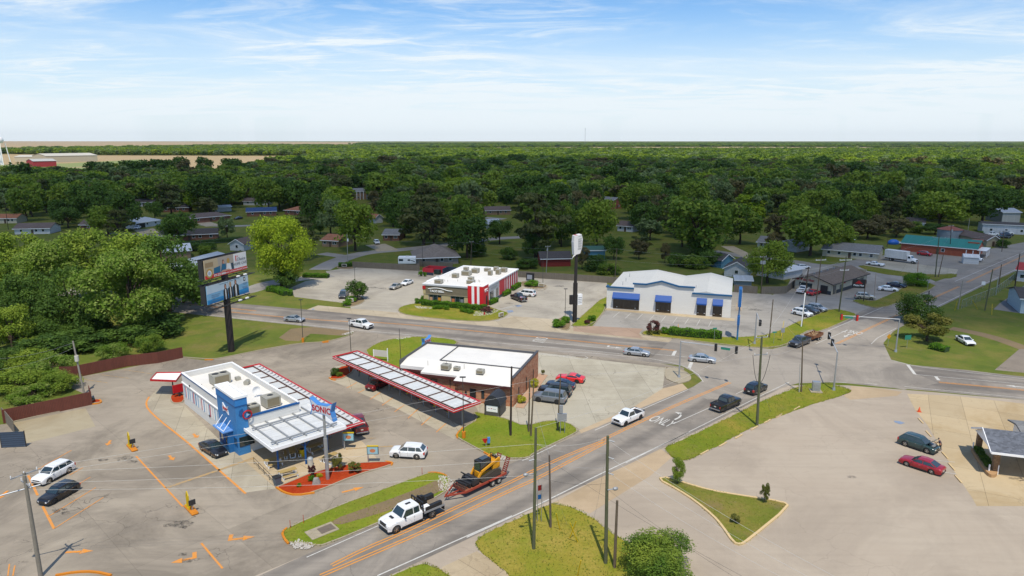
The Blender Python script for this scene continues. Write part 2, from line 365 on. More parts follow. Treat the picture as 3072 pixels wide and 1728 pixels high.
def strip(mb, P, w, z, mi=0, off=0.):
 A = offs(P, off+w/2); B = offs(P, off-w/2)
 for i in range(len(P)-1): mb.quad((*A[i], z), (*B[i], z), (*B[i+1], z), (*A[i+1], z), mi)
def kerbring(mb, P, closed=True, w=.16, h=.15, mi=0):
 n = len(P); P = [Vector(p[:2]) for p in P]
 Q = P+[P[0], P[1]] if closed else P
 A = offs(Q, w/2); B = offs(Q, -w/2)
 for i in range(1 if closed else 0, len(Q)-1):
  a, b, c, d = A[i], B[i], B[i+1] if i+1 < len(Q) else B[1], A[i+1] if i+1 < len(Q) else A[1]
  v = [(*a, 0), (*b, 0), (*c, 0), (*d, 0), (*a, h), (*b, h), (*c, h), (*d, h)]
  mb.add(v, [(0, 1, 5, 4), (1, 2, 6, 5), (2, 3, 7, 6), (3, 0, 4, 7), (4, 5, 6, 7)], mi)
 if closed:
  a, b, c, d = A[-2], B[-2], B[1], A[1]
kerb_mb = MB(); orange_mb = MB()
def island(name, P, m, kerb=True, sm=1, h=.11):
 P = smooth(P, sm, True) if sm else [Vector(p[:2]) for p in P]
 if 'grass' in name: ISL.append(P)
 if not kerb:
  Q = []; r_ = random.Random(name)
  for i, a in enumerate(P):
   b_ = P[(i+1) % len(P)]; L_ = (b_-a).length; k_ = max(1, int(L_/.6)); n_ = Vector((-(b_-a).y, (b_-a).x))/max(L_, .01)
   for j in range(k_): Q.append(a.lerp(b_, j/k_)+n_*r_.uniform(-.13, .13))
  P = Q
 mb = MB(); mb.prism(P, 0.002, h if kerb else .05); o = mb.build(name, m); tag(o, kind='structure')
 if kerb: kerbring(kerb_mb, P)
 return P
G_NEAR = grass('grass_near', '#8c962c', '#76882a', '#b59c4a', .8, .25)
G_LAWN = grass('grass_lawn', '#8f9c30', '#768f28', '#b39c4c', .5)
G_DRY = grass('grass_dry', '#8a8a3a', '#70802e', '#b09358', .8, .5)
G_BASE = grass('grass_base', '#778236', '#627430', '#9c8a50', .6, .35)
SOIL = grass('bare_soil', '#9a8668', '#8a7a60', '#a8916c', .5, .5)
MULCH = grass('red_mulch', '#c4471f', '#b23c1a', '#cf6237', .6)
FIELD = pave('crop_field', '#cbb083', '#c2a87c', '#a58f66', -.2, 0, None, .3, .2, patch=.2)
FIELD2 = pave('crop_field_green', '#9aa765', '#8d9c5c', '#a89b6b', -.2, 0, None, .3, .2, patch=.2)
AN = -.335; BN = math.atan2(.72, .69)
RD_A = pave('asphalt_main', '#a89e92', '#b2a89a', '#66615c', -AN, .5, None, .5, .35, bands=[(134.3, 1.6, .7), (131.0, 1.8, .55), (126.2, 1.7, .75), (137.6, 1.6, .7)])
RD_B = pave('asphalt_cross', '#a69c90', '#b0a698', '#68635e', -BN, .5, None, .5, .35, bands=[(52.3, 1.4, .6), (55.6, 1.2, .5), (47.6, 1.3, .75)])
INTER = pave('asphalt_junction', '#aea496', '#b6ac9e', '#78716a', .3, .45, None, .3, .45)
LOT_S = pave('asphalt_drive_in', '#b2a593', '#bfb29e', '#6f665b', .75, .8, (11, 9), .35, .65, jcol=.3)
LOT_E = pave('asphalt_east', '#c2b29e', '#c8b9a5', '#a89a89', .65, .25, None, .25, .3, patch=.2)
LOT_K = pave('asphalt_restaurant', '#bfb6a5', '#c7bead', '#8d857a', -.3, .6, None, .3, .4)
LOT_P = pave('asphalt_north', '#aea89e', '#b8b1a6', '#7d7870', .7, .6, None, .3, .5)
CONC_L = pave('concrete_slabs', '#c9bea7', '#d0c5ae', '#a0937d', -.32, .5, (4.2, 4.2), .1, .35)
CONC_T = pave('concrete_tan', '#d2bd9b', '#dac6a5', '#b09a78', .75, .3, (5, 5), .1, .6)
CONC_G = pave('concrete_station', '#d3bc96', '#dcc7a2', '#b2935f', .5, .4, (4.5, 6), .1, .8)
CONC_A = pave('concrete_apron', '#cbbb9f', '#d5c5aa', '#ac987a', -.33, .3, (5, 4.5), .1, .5)
BRICKC = pave('concrete_office', '#cac1ab', '#d2c9b4', '#a2977f', -.05, .9, (5.6, 5.6), .1, .45)
STREET = pave('asphalt_street', '#a6a19a', '#b0aaa2', '#85807a', .2, .3, None, .3, .3)
R_ = 30000
sheet('ground', [(-R_, -3000), (R_, -3000), (R_, R_), (-R_, R_)], 0, G_BASE)
F1 = [(-400, 520), (0, 462), (300, 466), (1000, 468), (1000, 474), (810, 500), (640, 545), (300, 540), (100, 540), (-400, 640)]
F2 = [(-900, 455), (-900, 424.5), (40, 423.5), (620, 424.6), (1090, 426.5), (1070, 433), (700, 438), (300, 446), (0, 452)]
F3 = [(1060, 452), (1300, 444.5), (1720, 441.5), (2200, 441), (3000, 443), (3600, 446), (3600, 453), (2700, 452), (2300, 455), (1800, 452), (1500, 452)]
sheet('field_stubble', pts('S', F1), 1, FIELD); sheet('field_plain', pts('S', F2), 1, FIELD); sheet('field_strip', pts('S', F3), 1, FIELD)
sheet('field_meadow', pts('S', [(150, 505), (340, 500), (330, 520), (170, 524)]), 2, FIELD2)
sheet('field_green', pts('S', [(-100, 496), (200, 490), (420, 478), (440, 487), (200, 503), (0, 510)]), 2, FIELD2)
S_edge = pts('A', [(-500, 1100), (-60, 660), (100, 637), (930, 440), (1000, 420), (850, 340), (640, 250), (740, 182)])+pts('B', [(0, 200), (500, 110), (730, 140)])+pts('J', [(500, 1262), (760, 1215), (1000, 1165), (1340, 1108), (1600, 1095), (1800, 1045), (1870, 1010), (1900, 970)])
SL = sheet('parking_lot_drive_in', S_edge+[Vector(p) for p in ((-13, 137), (10, 128), (24.5, 121.5), (31, 117), (27, 104), (20.5, 98), (6.5, 85), (-14, 66), (-32, 50), (-60, 25), (-110, 40))], 1, LOT_S)
sheet('parking_lot_east', [(-62, 22), (-20, 62), (0, 72), (14.4, 79.3), (27.3, 91), (38, 101), (44, 108), (56, 108), (68, 105), (82, 101), (150, 79), (150, 15)], .5, LOT_E)
sheet('parking_lot_restaurant', pts('J', [(1290, 640), (1225, 560), (1400, 480), (1640, 440), (1600, 380), (1880, 340)])+pts('K', [(345, 440), (720, 470), (1360, 500), (2250, 562), (2260, 800), (1930, 1000), (1880, 1100), (1000, 1000), (0, 910)])+pts('J', [(1850, 800), (1850, 735), (1780, 700)]), 1, LOT_K)
sheet('parking_lot_north', pts('L', [(235, 755), (90, 935), (150, 1000), (700, 1060), (1500, 1110)])+pts('L', [(2050, 1120)])+pts('M', [(560, 1290), (900, 1160), (1300, 1010), (1750, 850), (1640, 800), (1430, 770), (1000, 715), (880, 640), (830, 690), (300, 640), (180, 900), (30, 960)])+pts('L', [(1900, 615), (1510, 590), (1300, 560), (700, 560)]), 1, LOT_P)
sheet('gravel_yard', pts('M', [(1110, 610), (1150, 560), (1500, 480), (1980, 540), (2340, 470), (2700, 400), (2700, 480), (1900, 800), (1880, 760), (1400, 700)]), 1, pave('gravel_yard', '#a19a90', '#ada597', '#857d72', .6, .3))
sheet('old_slab', pts('M', [(950, 655), (1130, 608), (1480, 640), (1915, 700), (1880, 765), (1640, 750), (1500, 745), (1260, 705)]), 2, pave('old_slab', '#c6bda9', '#cfc6b2', '#a69c86', .6, .8, (6, 6)))
sheet('gravel_pad', pts('M', [(2270, 1100), (2330, 1040), (2450, 960), (2576, 860), (2800, 850), (2800, 1180), (2540, 1140)]), 1, pave('gravel_pad', '#8d8b8a', '#979390', '#75726f', .6, .2))
far = [(-150, 195), (-110, 181.5), (-68.8, 166.6), (-49.6, 160.2), (-29.5, 153.2), (8.6, 140.6), (26.4, 134.8), (36, 131.4), (70, 119.5), (80.9, 115.8), (87.8, 112.6), (140, 93.5), (240, 60)]
near = [(-150, 182), (-110, 168.5), (-71.5, 154.4), (-55.8, 148.8), (-31.4, 140.2), (-14.3, 134.6), (4.2, 127.8), (24.5, 120.6), (34, 117), (62, 107), (68.35, 105.4), (81.4, 101.2), (140, 81), (240, 48)]
sheet('road_main', far+near[::-1], 3, RD_A)
bl = [(-62, 19), (-20.3, 60.4), (-14.4, 65.9), (1.6, 81.4), (11.4, 90.3), (20.2, 98.6), (29, 106.4), (50, 124.5), (67.6, 142.6), (85, 160), (122, 193), (188, 249), (300, 342), (520, 520)]
br_ = [(-50, 19), (-12, 56.6), (.3, 67.2), (14.8, 79.6), (27.7, 91.2), (39.4, 102.1), (58, 119), (73.4, 132.6), (84.8, 144), (103, 161), (137, 191.8), (168, 219), (300, 330), (540, 520)]
sheet('road_cross', bl+br_[::-1], 4, RD_B)
sheet('road_junction', pts('D', [(1180, 393), (1480, 455), (1600, 520), (1700, 610), (1560, 705), (1750, 800), (2200, 790), (2576, 660)])+pts('E', [(300, 235), (620, 225), (1000, 240), (1370, 300), (1720, 235), (1480, 135), (1400, 40), (1240, 0)])+pts('M', [(1160, 1440), (1290, 1290), (1000, 1200), (850, 1210), (560, 1330)])+pts('L', [(2040, 1130), (1900, 1165), (1400, 1125), (900, 1060)]), 5, INTER)
apr = far[3:8]; sheet('apron', [Vector(p) for p in apr]+[Vector(p) for p in offs(apr, 4.6)[::-1]], 2, CONC_A)
sheet('apron_drive', pts('K', [(1290, 900), (1700, 930), (1720, 1010), (1880, 1050), (1880, 1090), (1100, 1010), (1130, 960)]), 2.4, CONC_A)
sheet('apron_blue', pts('L', [(-100, 930), (130, 935), (600, 960), (560, 1010), (600, 1060), (-100, 985)]), 2.6, pave('concrete_pink', '#bfa189', '#c8ad96', '#a8937c', -.33, .3, (5, 4.5)))
for nm, P, w in (('street_a', pts('O', [(640, 1440), (750, 1380), (880, 1325), (1100, 1265), (1500, 1235), (1960, 1185), (2330, 1130), (2700, 1110)]), 7),
     ('street_b', pts('J', [(120, 700), (500, 640), (850, 575), (1010, 505), (1300, 460), (1660, 420)]), 6.5),
     ('street_c', pts('N', [(1100, 1075), (1350, 1085), (1900, 1110)]), 6), ('street_d', pts('N', [(2050, 985), (2300, 1005), (2700, 985)]), 6),
     ('street_e', pts('O', [(500, 950), (750, 925), (1100, 900)]), 6), ('street_f', pts('L', [(1300, 180), (1650, 235), (2000, 265)])+pts('M', [(600, 680), (900, 640), (1120, 560)]), 6.5),
     ('street_g', pts('O', [(1100, 790), (1300, 815), (1500, 840), (1950, 890), (2500, 930)]), 6), ('street_h', pts('O', [(660, 1275), (850, 1300), (900, 1320)]), 5),
     ('driveway_a', pts('O', [(1200, 1185), (1300, 1230), (1330, 1250)]), 8), ('driveway_b', pts('N', [(1450, 1030), (1500, 1075)]), 8), ('driveway_c', pts('N', [(2020, 955), (2150, 1000)]), 7),
     ('driveway_d', pts('L', [(1450, 130), (1700, 250)]), 5), ('dirt_track', pts('M', [(1840, 1290), (2080, 1335), (2330, 1400), (2600, 1500)]), 3.2)):
 _zi = globals().get('_zi', 0)+1; mb = MB(); strip(mb, smooth(P, 2), w, (1.2+_zi*.22)*LV); tag(mb.build(nm, SOIL if 'dirt' in nm else CONC_A if 'drive' in nm else STREET), kind='structure')
sheet('stall_slab', pts('C', [(90, 600), (150, 470), (300, 440), (1440, 1080), (1380, 1160), (1350, 1200), (800, 905)]), 2, CONC_L)
sheet('drive_through_lane', pts('B', [(370, 470), (230, 440), (160, 510), (130, 560), (200, 660), (440, 870), (870, 1245), (1120, 1470), (1480, 1420), (1240, 1180), (1060, 1100), (880, 950), (520, 600), (420, 590)]), 2, CONC_L)
sheet('patio', pts('B', [(1060, 1100), (1440, 1430), (1640, 1360), (2090, 1220), (2480, 1160), (2310, 960), (1800, 700), (1300, 700)]), 3, CONC_T)
sheet('side_slab', pts('A', [(105, 640), (860, 485), (960, 668), (600, 760), (190, 855), (150, 700)]), 2, pave('side_slab', '#b9ab8e', '#c0b396', '#9c8a68', .75, .2, None, .1, .5))
sheet('office_lot', pts('D', [(0, 320), (560, 390), (1330, 480), (1300, 700), (1000, 880), (480, 1110), (350, 1035), (150, 1010)])+pts('C', [(2060, 1070), (1900, 1005), (1600, 930), (1560, 860), (1650, 700), (2150, 400)]), 2, BRICKC)
sheet('station_slab', pts('E', [(1400, 340), (1480, 500), (1600, 650), (1750, 900), (1880, 1130), (2050, 1380), (2100, 1470), (3400, 1470), (3400, 480), (2576, 440), (1870, 360)]), 2, CONC_G)
sheet('corner_drive', pts('h', [(-250, 1360), (100, 1200), (330, 1340), (560, 1500), (-250, 1560)]), 2, CONC_T)
sheet('sandy_verge', pts('D', [(1300, 690), (1500, 640), (1560, 700), (1130, 890), (480, 1140), (460, 1110), (1000, 880)]), 3, pave('sandy', '#cbb291', '#d3bc9c', '#b19a78', -BN, .1, None, .3))
sheet('sandy_mouth', pts('h', [(860, 720), (1300, 480), (1950, 170), (2070, 250), (1850, 440), (1560, 620), (1240, 820), (1080, 760)]), 2, pave('sandy', '#cbb291', '#d3bc9c', '#b19a78'))
sheet('sandy_corner', pts('E', [(830, 260), (1150, 290), (1350, 320), (1300, 360), (830, 400), (760, 360), (840, 320)]), 2, MAT['sandy'])
sheet('mud_patch', pts('E', [(2280, 100), (2400, 0), (2576, -150), (3000, -200), (3000, 180), (2700, 140)]), 1, pave('mud', '#968a7c', '#a09383', '#7d7367'))
sheet('bare_patch', pts('J', [(1130, 1050), (1250, 960), (1500, 940), (1870, 985), (1780, 1030), (1450, 1010), (1330, 1085), (1200, 1080)]), 1, SOIL)
sheet('front_walk', pts('L', [(232, 748), (1524, 858), (1524, 884), (215, 772)]), 3, CONC_T)
island('grass_back_lawn', pts('C', [(740, 190), (1000, 168), (1330, 195), (1400, 240), (1080, 420), (850, 520), (700, 480), (430, 335), (560, 240)]), G_LAWN)
island('grass_front_lawn', pts('C', [(1375, 1160), (1440, 1090), (1600, 1000), (1535, 925), (1660, 950), (1820, 985), (1900, 1010), (2060, 1075)])+pts('D', [(150, 1012), (350, 1035), (460, 1115), (380, 1165), (0, 1345)])+pts('C', [(2100, 1390), (1960, 1400), (1740, 1385), (1560, 1285), (1385, 1190)]), G_LAWN)
P = pts('g', [(262, 1020), (310, 975), (800, 760), (1300, 575), (1700, 428), (1780, 412), (1870, 425), (1920, 450), (1950, 500), (1890, 640), (1230, 920), (700, 1140), (600, 1150), (500, 1125), (335, 1125), (285, 1080)])
island('grass_road_strip', P, G_LAWN)
mb = MB(); mb.poly([(p.x, p.y, .116) for p in smooth(pts('g', [(730, 905), (1200, 740), (1650, 570), (1840, 480), (1900, 540), (1870, 610), (1400, 780), (1000, 900), (820, 950)]), 1, True)]); tag(mb.build('gravel_swale', SOIL), kind='structure')
island('grass_south_lawn', pts('h', [(90, 1085), (300, 970), (840, 722), (930, 735), (1080, 765), (1200, 830), (1390, 960), (1560, 1085), (1650, 1135), (1900, 1330), (2000, 1560), (520, 1560), (330, 1345), (120, 1195)]), grass('grass_south', '#a89c3c', '#8a962e', '#c4aa58', .85), kerb=False)
island('grass_south_corner', pts('g', [(1200, 1540), (1640, 1325), (1750, 1340), (1850, 1390), (1990, 1480), (2000, 1560)]), G_LAWN, kerb=False)
island('grass_middle_strip', pts('D', [(1305, 1290), (1450, 1235), (2000, 965), (2300, 815)])+pts('E', [(350, 250), (560, 240), (680, 260), (800, 290), (835, 320), (780, 350), (400, 460), (0, 610)])+pts('D', [(2100, 1130), (1700, 1350), (1540, 1420), (1420, 1400)]), G_NEAR, kerb=False)
tri = island('grass_triangle', pts('W', [(1654, 1206), (1706, 1234), (1749, 1262), (1794, 1299), (1818, 1327), (1845, 1367), (1862, 1372), (1880, 1362), (1985, 1276), (1970, 1264), (1850, 1246), (1790, 1236), (1720, 1216), (1680, 1202)]), G_DRY)
island('grass_restaurant_front', pts('K', [(140, 830), (180, 880), (400, 915), (780, 950), (1030, 958), (1180, 930), (1262, 880), (1230, 860), (1130, 835), (1050, 800), (700, 790), (380, 770), (230, 790)]), G_NEAR)
island('grass_side_strip', pts('K', [(2245, 680), (2245, 820), (2100, 1000), (1890, 1010), (1920, 970)]), G_LAWN)
island('planter_sign', pts('K', [(1715, 985), (1780, 1035), (1870, 1050), (1890, 960), (1830, 905), (1760, 930)]), SOIL)
island('planter_menu', pts('K', [(1370, 580), (1480, 625), (1600, 645), (1650, 620), (1640, 590), (1560, 560), (1400, 550)]), SOIL)
island('planter_tree', pts('J', [(1775, 735), (1860, 740), (1960, 710), (2000, 670), (1960, 640), (1880, 620), (1800, 660)]), SOIL)
island('planter_entry', pts('J', [(1705, 345), (1760, 362), (1870, 360), (1890, 340), (1840, 320), (1740, 325)]), SOIL)
island('grass_corner_strip', pts('L', [(585, 1005), (620, 1030), (1000, 1070), (1400, 1118), (1800, 1160), (2030, 1130), (2120, 1060), (2300, 960)])+pts('M', [(500, 1340), (890, 1170), (870, 1140), (640, 1088), (440, 1182)])+pts('L', [(2200, 870), (1900, 1020), (1600, 1050), (1400, 1050), (1000, 1010), (640, 978)]), G_NEAR)
island('grass_pizza_island', pts('M', [(835, 1012), (960, 1060), (1130, 1100), (1450, 985), (1700, 870), (1640, 845), (1540, 815), (1420, 790), (1380, 880), (1100, 1012), (1040, 1022), (950, 1003)]), G_DRY)
island('grass_back_strip', pts('M', [(900, 670), (1100, 740), (1430, 775), (1640, 800), (1890, 785), (1900, 740), (1640, 755), (1260, 712), (940, 662)]), G_DRY, kerb=False)
island('mulch_front', pts('g', [(205, 560), (270, 538), (600, 400), (1000, 318), (1330, 303), (1378, 315), (1360, 337), (1000, 440), (590, 612), (400, 640), (280, 612)]), MULCH)
island('mulch_drive_through', pts('B', [(372, 500), (420, 480), (505, 470), (515, 560), (410, 577), (380, 550)]), MULCH)
island('mulch_canopy', pts('C', [(95, 585), (180, 480), (330, 455), (345, 510), (240, 590), (130, 603)]), MULCH)
island('mulch_fence', pts('A', [(912, 442), (935, 400), (1012, 402), (1022, 428)]), MULCH)
for P in (pts('B', [(500, 108), (620, 118), (800, 130)])+pts('J', [(520, 1262), (760, 1215), (1000, 1165), (1340, 1108), (1600, 1095), (1800, 1045), (1870, 1012)]), pts('A', [(105, 632), (860, 458), (930, 438)]),
   pts('L', [(232, 765), (95, 935)]), pts('D', [(1330, 482), (1325, 560), (1345, 600)]), pts('D', [(1330, 480), (1450, 485), (1560, 540), (1590, 590), (1560, 620), (1450, 645)])):
 kerbring(kerb_mb, smooth(P, 1), False)
for P in (pts('g', [(205, 562), (280, 614), (400, 643), (590, 616)]), pts('g', [(1300, 302), (1378, 313), (1362, 338)]), pts('g', [(312, 973), (262, 1020), (283, 1080), (325, 1128)]), pts('g', [(1730, 418), (1790, 412), (1870, 425), (1920, 450)]),
   pts('C', [(1440, 1088), (1372, 1160), (1385, 1192)]), pts('C', [(1650, 1335), (1740, 1387)]), pts('C', [(92, 585), (130, 607), (160, 608)]), pts('J', [(385, 1275), (470, 1275)]), pts('J', [(1570, 1103), (1630, 1096)]), pts('C', [(20, 225), (100, 210)]),
   pts('A', [(930, 448), (1000, 440), (1024, 425), (1000, 403)]), pts('F', [(560, 1449), (760, 1415), (950, 1410), (1120, 1449)])):
 kerbring(orange_mb, smooth(P, 1), False, .22, .165)
kerb_mb.poly([(p.x, p.y, .1) for p in smooth(pts('D', [(1330, 482), (1450, 485), (1560, 540), (1590, 590), (1560, 620), (1450, 645), (1345, 600), (1325, 560)]), 1, True)])
kt_ = MB(); kerbring(kt_, tri, True, .26, .17); tag(kt_.build('kerb_tan', mat('stop_tan', '#e6c894', .8)), kind='structure'); tag(kerb_mb.build('kerb', CONC), kind='structure'); tag(orange_mb.build('kerb_painted', ORG), kind='structure')
# ------------------------------------------------------------------ painted markings
Y_P = paint('marking_yellow', '#f29c28', '#b59c7a', .65); O_P = paint('marking_orange', '#f59a1e', '#b0a492', .45); W_P = paint('marking_white', '#e2e0d8', '#b5ac9f', .6); B_P = paint('marking_blue', '#7c9bc4', '#a09a90', .9)
ym, wm, om, bm_ = MB(), MB(), MB(), MB(); Z = 7*LV
def dbl(P, w=.17, gap=.22):
 P = smooth(P, 1); strip(ym, P, w, Z, 0, gap/2+w/2); strip(ym, P, w, Z, 0, -gap/2-w/2)
dbl(pts('g', [(760, 1345), (1100, 1175), (1450, 1028), (1800, 862), (2100, 722), (2576, 500)])+pts('h', [(690, 380), (1060, 215), (1400, 82)]))
dbl(pts('g', [(650, 1449), (1000, 1300), (1700, 1000), (2576, 580)])+pts('h', [(690, 480), (1100, 262), (1400, 105)]))
dbl(pts('D', [(690, 1210), (1000, 1062), (1400, 872), (1980, 630)]))
dbl(pts('M', [(690, 1449), (1000, 1300), (1300, 1160)])); dbl(pts('M', [(1330, 1145), (1490, 1062), (1920, 872)])); dbl(pts('M', [(2000, 830), (2576, 560), (2900, 420)]))
dbl(pts('J', [(620, 790), (1100, 838), (1700, 885)])+pts('K', [(60, 968), (900, 1050), (1700, 1125), (2400, 1198)])+pts('D', [(1000, 268), (1430, 308)])); dbl(pts('E', [(1720, 225), (2576, 303), (3200, 370)])); dbl(pts('I', [(1900, 890), (2576, 955)]))
def wl(c, l, w=.12): strip(wm, pts(c, l), w, Z)
wl('g', [(510, 1262), (1230, 945)]); wl('h', [(560, 290), (640, 255), (900, 130)]); wl('D', [(620, 1110), (1130, 885), (1560, 700)]); wl('g', [(1220, 1449), (2576, 845)], .16); wl('h', [(0, 1062), (700, 742), (1400, 397), (2240, 0)], .16)
wl('D', [(930, 1440), (1700, 1060), (2250, 782), (2576, 625)]); wl('D', [(1410, 1045), (1770, 885)]); wl('D', [(2040, 745), (2110, 712)]); wl('J', [(300, 812), (1000, 882), (1850, 967), (2576, 1033)], .15); wl('K', [(480, 1108), (1300, 1185), (2000, 1240), (2576, 1300)])
wl('D', [(250, 312), (600, 335), (1180, 390), (1400, 432), (1560, 482), (1660, 550), (1710, 622)]); wl('D', [(0, 215), (500, 262), (900, 300)]); wl('D', [(1170, 340), (1550, 375)]); wl('D', [(1405, 358), (1430, 310)], .6); wl('D', [(1567, 488), (1592, 425)], .6)
wl('E', [(1240, 0), (1400, 42), (1560, 75), (2576, 190), (3200, 260)]); wl('E', [(1480, 147), (2576, 245), (3200, 300)]); wl('E', [(1405, 48), (1478, 145)], .5); wl('E', [(1685, 165), (1718, 205)], .5); wl('E', [(620, 222), (790, 230)]); wl('E', [(970, 237), (1100, 246)]); wl('E', [(1370, 268), (1740, 303), (2576, 383), (3200, 450)])
wl('M', [(480, 1449), (800, 1310)]); wl('M', [(600, 1320), (860, 1205)]); wl('M', [(1040, 1449), (1100, 1390), (1290, 1290)]); wl('M', [(1620, 1112), (2200, 832), (2576, 662), (2900, 520)], .16); wl('M', [(1880, 820), (2576, 522), (2900, 390)], .16); wl('M', [(900, 1190), (1300, 1018), (1640, 927)])
for c, l in (('C', [(2210, 335), (2576, 372)]), ('D', [(30, 342), (300, 368)]), ('D', [(300, 368), (380, 352), (520, 362), (550, 382), (500, 398), (300, 370)])): wl(c, l, .15)
for i in range(9):                                       # stalls in front of the white building
 t = i/8; wl('L', [(345+(1270-345)*t+20, 800+(890-800)*t-10), (300+(1260-300)*t, 845+(940-845)*t)], .1)
for x in (1150, 1180, 1210, 1240): wl('K', [(x+170, 790-(x-1150)*.1), (x, 835-(x-1150)*.1)], .12)
for l in ([(1290, 690), (1340, 680)],): wl('K', l)
strip(wm, pts('E', [(1560, 1000), (1880, 1030)]), .1, Z); strip(wm, pts('E', [(1760, 1130), (1890, 1148)]), .1, Z)
def ol(c, l, w=.2): strip(om, smooth(pts(c, l), 1), w, Z)
ol('B', [(160, 505), (128, 560), (140, 625), (260, 740), (440, 880), (600, 1010), (870, 1250), (1130, 1480)], .26); ol('F', [(1370, 245), (1680, 580), (1840, 752)], .2)
for l, w in (([(283, 435), (380, 640)], .25), ([(430, 750), (545, 975)], .25), ([(330, 405), (720, 185)], .12), ([(700, 435), (835, 360)], .12), ([(800, 520), (910, 455)], .12), ([(490, 850), (965, 560)], .12), ([(550, 970), (1040, 660)], .12), ([(2025, 1120), (2240, 1375)], .2), ([(95, 1330), (80, 1449)], .12), ([(150, 1345), (130, 1449)], .12)): ol('F', l, w)
for l in ([(270, 685), (370, 630)], [(385, 735), (450, 700)], [(505, 800), (620, 720)], [(625, 860), (740, 780)], [(750, 925), (850, 855)], [(885, 990), (1000, 885)], [(1020, 1060), (1130, 960)], [(1170, 1130), (1270, 1040)]): ol('C', l, .14)
fm = MB()
for c, l, w in (('F', [(1670, 565), (2200, 385), (2560, 262)], .45), ('C', [(260, 1300), (480, 1285), (730, 1270)], .3), ('C', [(380, 1190), (560, 1190)], .15), ('A', [(830, 195), (1080, 230)], .15), ('A', [(1020, 150), (1300, 185)], .15), ('A', [(1250, 100), (1530, 140)], .15)): strip(fm, pts(c, l), w, Z)
tag(fm.build('marking_faded', paint('marking_faded', '#c9a05c', '#a39a8c', 1.)), kind='structure')
def arrow(mb, c, p, d, L=2.0, hook=0):                   # painted arrow at picture point p, pointing along ground vector d
 o = at(c, *p); d = Vector(d).normalized(); n = Vector((-d.y, d.x)); q = lambda a, b: (*(o.xy+d*a+n*b), Z)
 mb.poly([q(-L/2, -.16), q(.05*L, -.16), q(.05*L, .16), q(-L/2, .16)]); mb.poly([q(.06*L, -.45), q(L/2, 0), q(.06*L, .45)])
 if hook: mb.poly([q(-L/2, .17*hook), q(-L/2+.4, .17*hook), q(-L/2+.4, 1.0*hook), q(-L/2, 1.0*hook)])
dn = (.683, -.73); dr = (.73, .683)
for c, p, d, L, h_ in (('F', (1095, 112), (.3, -1), 1.7, 0), ('F', (1725, 262), dn, 1.8, 0), ('F', (1968, 40), dn, 1.8, 0), ('F', (20, 640), (.1, -1), 2.2, 0), ('F', (800, 1205), (1, .1), 2.6, 0), ('F', (2430, 1072), (1, .25), 2.6, 1), ('F', (1850, 1290), (-1, -.45), 2.3, -1), ('g', (975, 582), (1, .55), 2.6, 0)): arrow(om, c, p, d, L, h_)
for c, p, d in (('D', (820, 278), (.93, -.33)), ('M', (790, 1366), (-.69, -.72)), ('E', (2500, 268), (-.93, .33))): arrow(wm, c, p, d, 3.2, 1)
o = at('D', 1475, 975); hd = Vector((.69, .72)); rt = Vector((.72, -.69)); q = lambda a, b: (*(o.xy+hd*a+rt*b), Z)
arc = [(-1.5, .0), (-.4, .05), (.5, -.15), (1.0, -.6)]; strip(wm, [Vector(q(a, b)[:2]) for a, b in arc], .3, Z); wm.poly([q(.55, -.35), q(1.55, -.55), q(1.1, -1.5)])
for cpx, hd_ in ((('D', 1292, 1022), (.69, .72)), (('M', 855, 1330), (-.69, -.72)), (('D', 60, 200), (.93, -.33))):
 o = at(*cpx); hd = Vector(hd_).normalized(); rt = Vector((hd.y, -hd.x)); big = cpx[0] == 'D' and cpx[1] > 100
 M = Matrix.Translation((o.x, o.y, Z)) @ Matrix(((rt.x, hd.x, 0, 0), (rt.y, hd.y, 0, 0), (0, 0, 1, 0), (0, 0, 0, 1))) @ Matrix.Diagonal((1.15, 2.9, 1, 1))
 tag(text_obj('marking_word', 'ONLY', 1.25 if big else 1.3, W_P, None, M, .002, .95), kind='structure')
for c, P in (('K', [(1320, 793), (1370, 788), (1400, 800), (1350, 808)]), ('K', [(1240, 845), (1300, 842), (1310, 858), (1260, 868)]), ('E', [(1265, 612), (1330, 618), (1380, 635), (1330, 648), (1280, 630)]), ('J', [(1455, 765), (1480, 758), (1490, 766), (1470, 772)])): bm_.poly([(p.x, p.y, Z) for p in pts(c, P)])
for mb, n, m_ in ((ym, 'marking_yellow', Y_P), (wm, 'marking_white', W_P), (om, 'marking_orange', O_P), (bm_, 'marking_blue', B_P)): tag(mb.build(n, m_), kind='structure')
st = MB()
rs = random.Random(3)
for c, x, y, r in (('F', 1250, 265, 1.1), ('F', 1340, 300, .6), ('F', 1800, 935, 1.2), ('F', 1050, 280, .6), ('F', 590, 790, .7), ('F', 660, 815, .5), ('F', 1840, 1230, .5), ('F', 1885, 1300, .5), ('J', 2080, 545, 1.2), ('J', 2175, 557, 1.2), ('K', 1260, 772, 1.1), ('E', 2520, 1200, .9), ('K', 1770, 600, 1.6), ('L', 1740, 770, 1.5), ('E', 840, 1175, .5), ('K', 210, 1030, .5)):
 o = at(c, x, y); P = []
 for i in range(14): a = i/14*6.283; rr = r*(.6+.6*rs.random()); P.append((o.x+rr*math.cos(a)*1.2, o.y+rr*math.sin(a)*.7, Z+LV))
 st.poly(P)
m_, nt, b = newmat('oil_stain'); g_ = NG(nt); tr = nt.nodes.new('ShaderNodeBsdfTransparent'); ms = nt.nodes.new('ShaderNodeMixShader'); g_.L.new(g_.ramp(g_.noise(2.2, 7, .8), .44, .66, 0, .8), ms.inputs[0]); g_.L.new(tr.outputs[0], ms.inputs[1]); g_.L.new(b.outputs[0], ms.inputs[2]); b.inputs['Base Color'].default_value = (.05, .045, .04, 1); b.inputs['Roughness'].default_value = .7; g_.L.new(ms.outputs[0], nt.nodes['Material Output'].inputs[0])
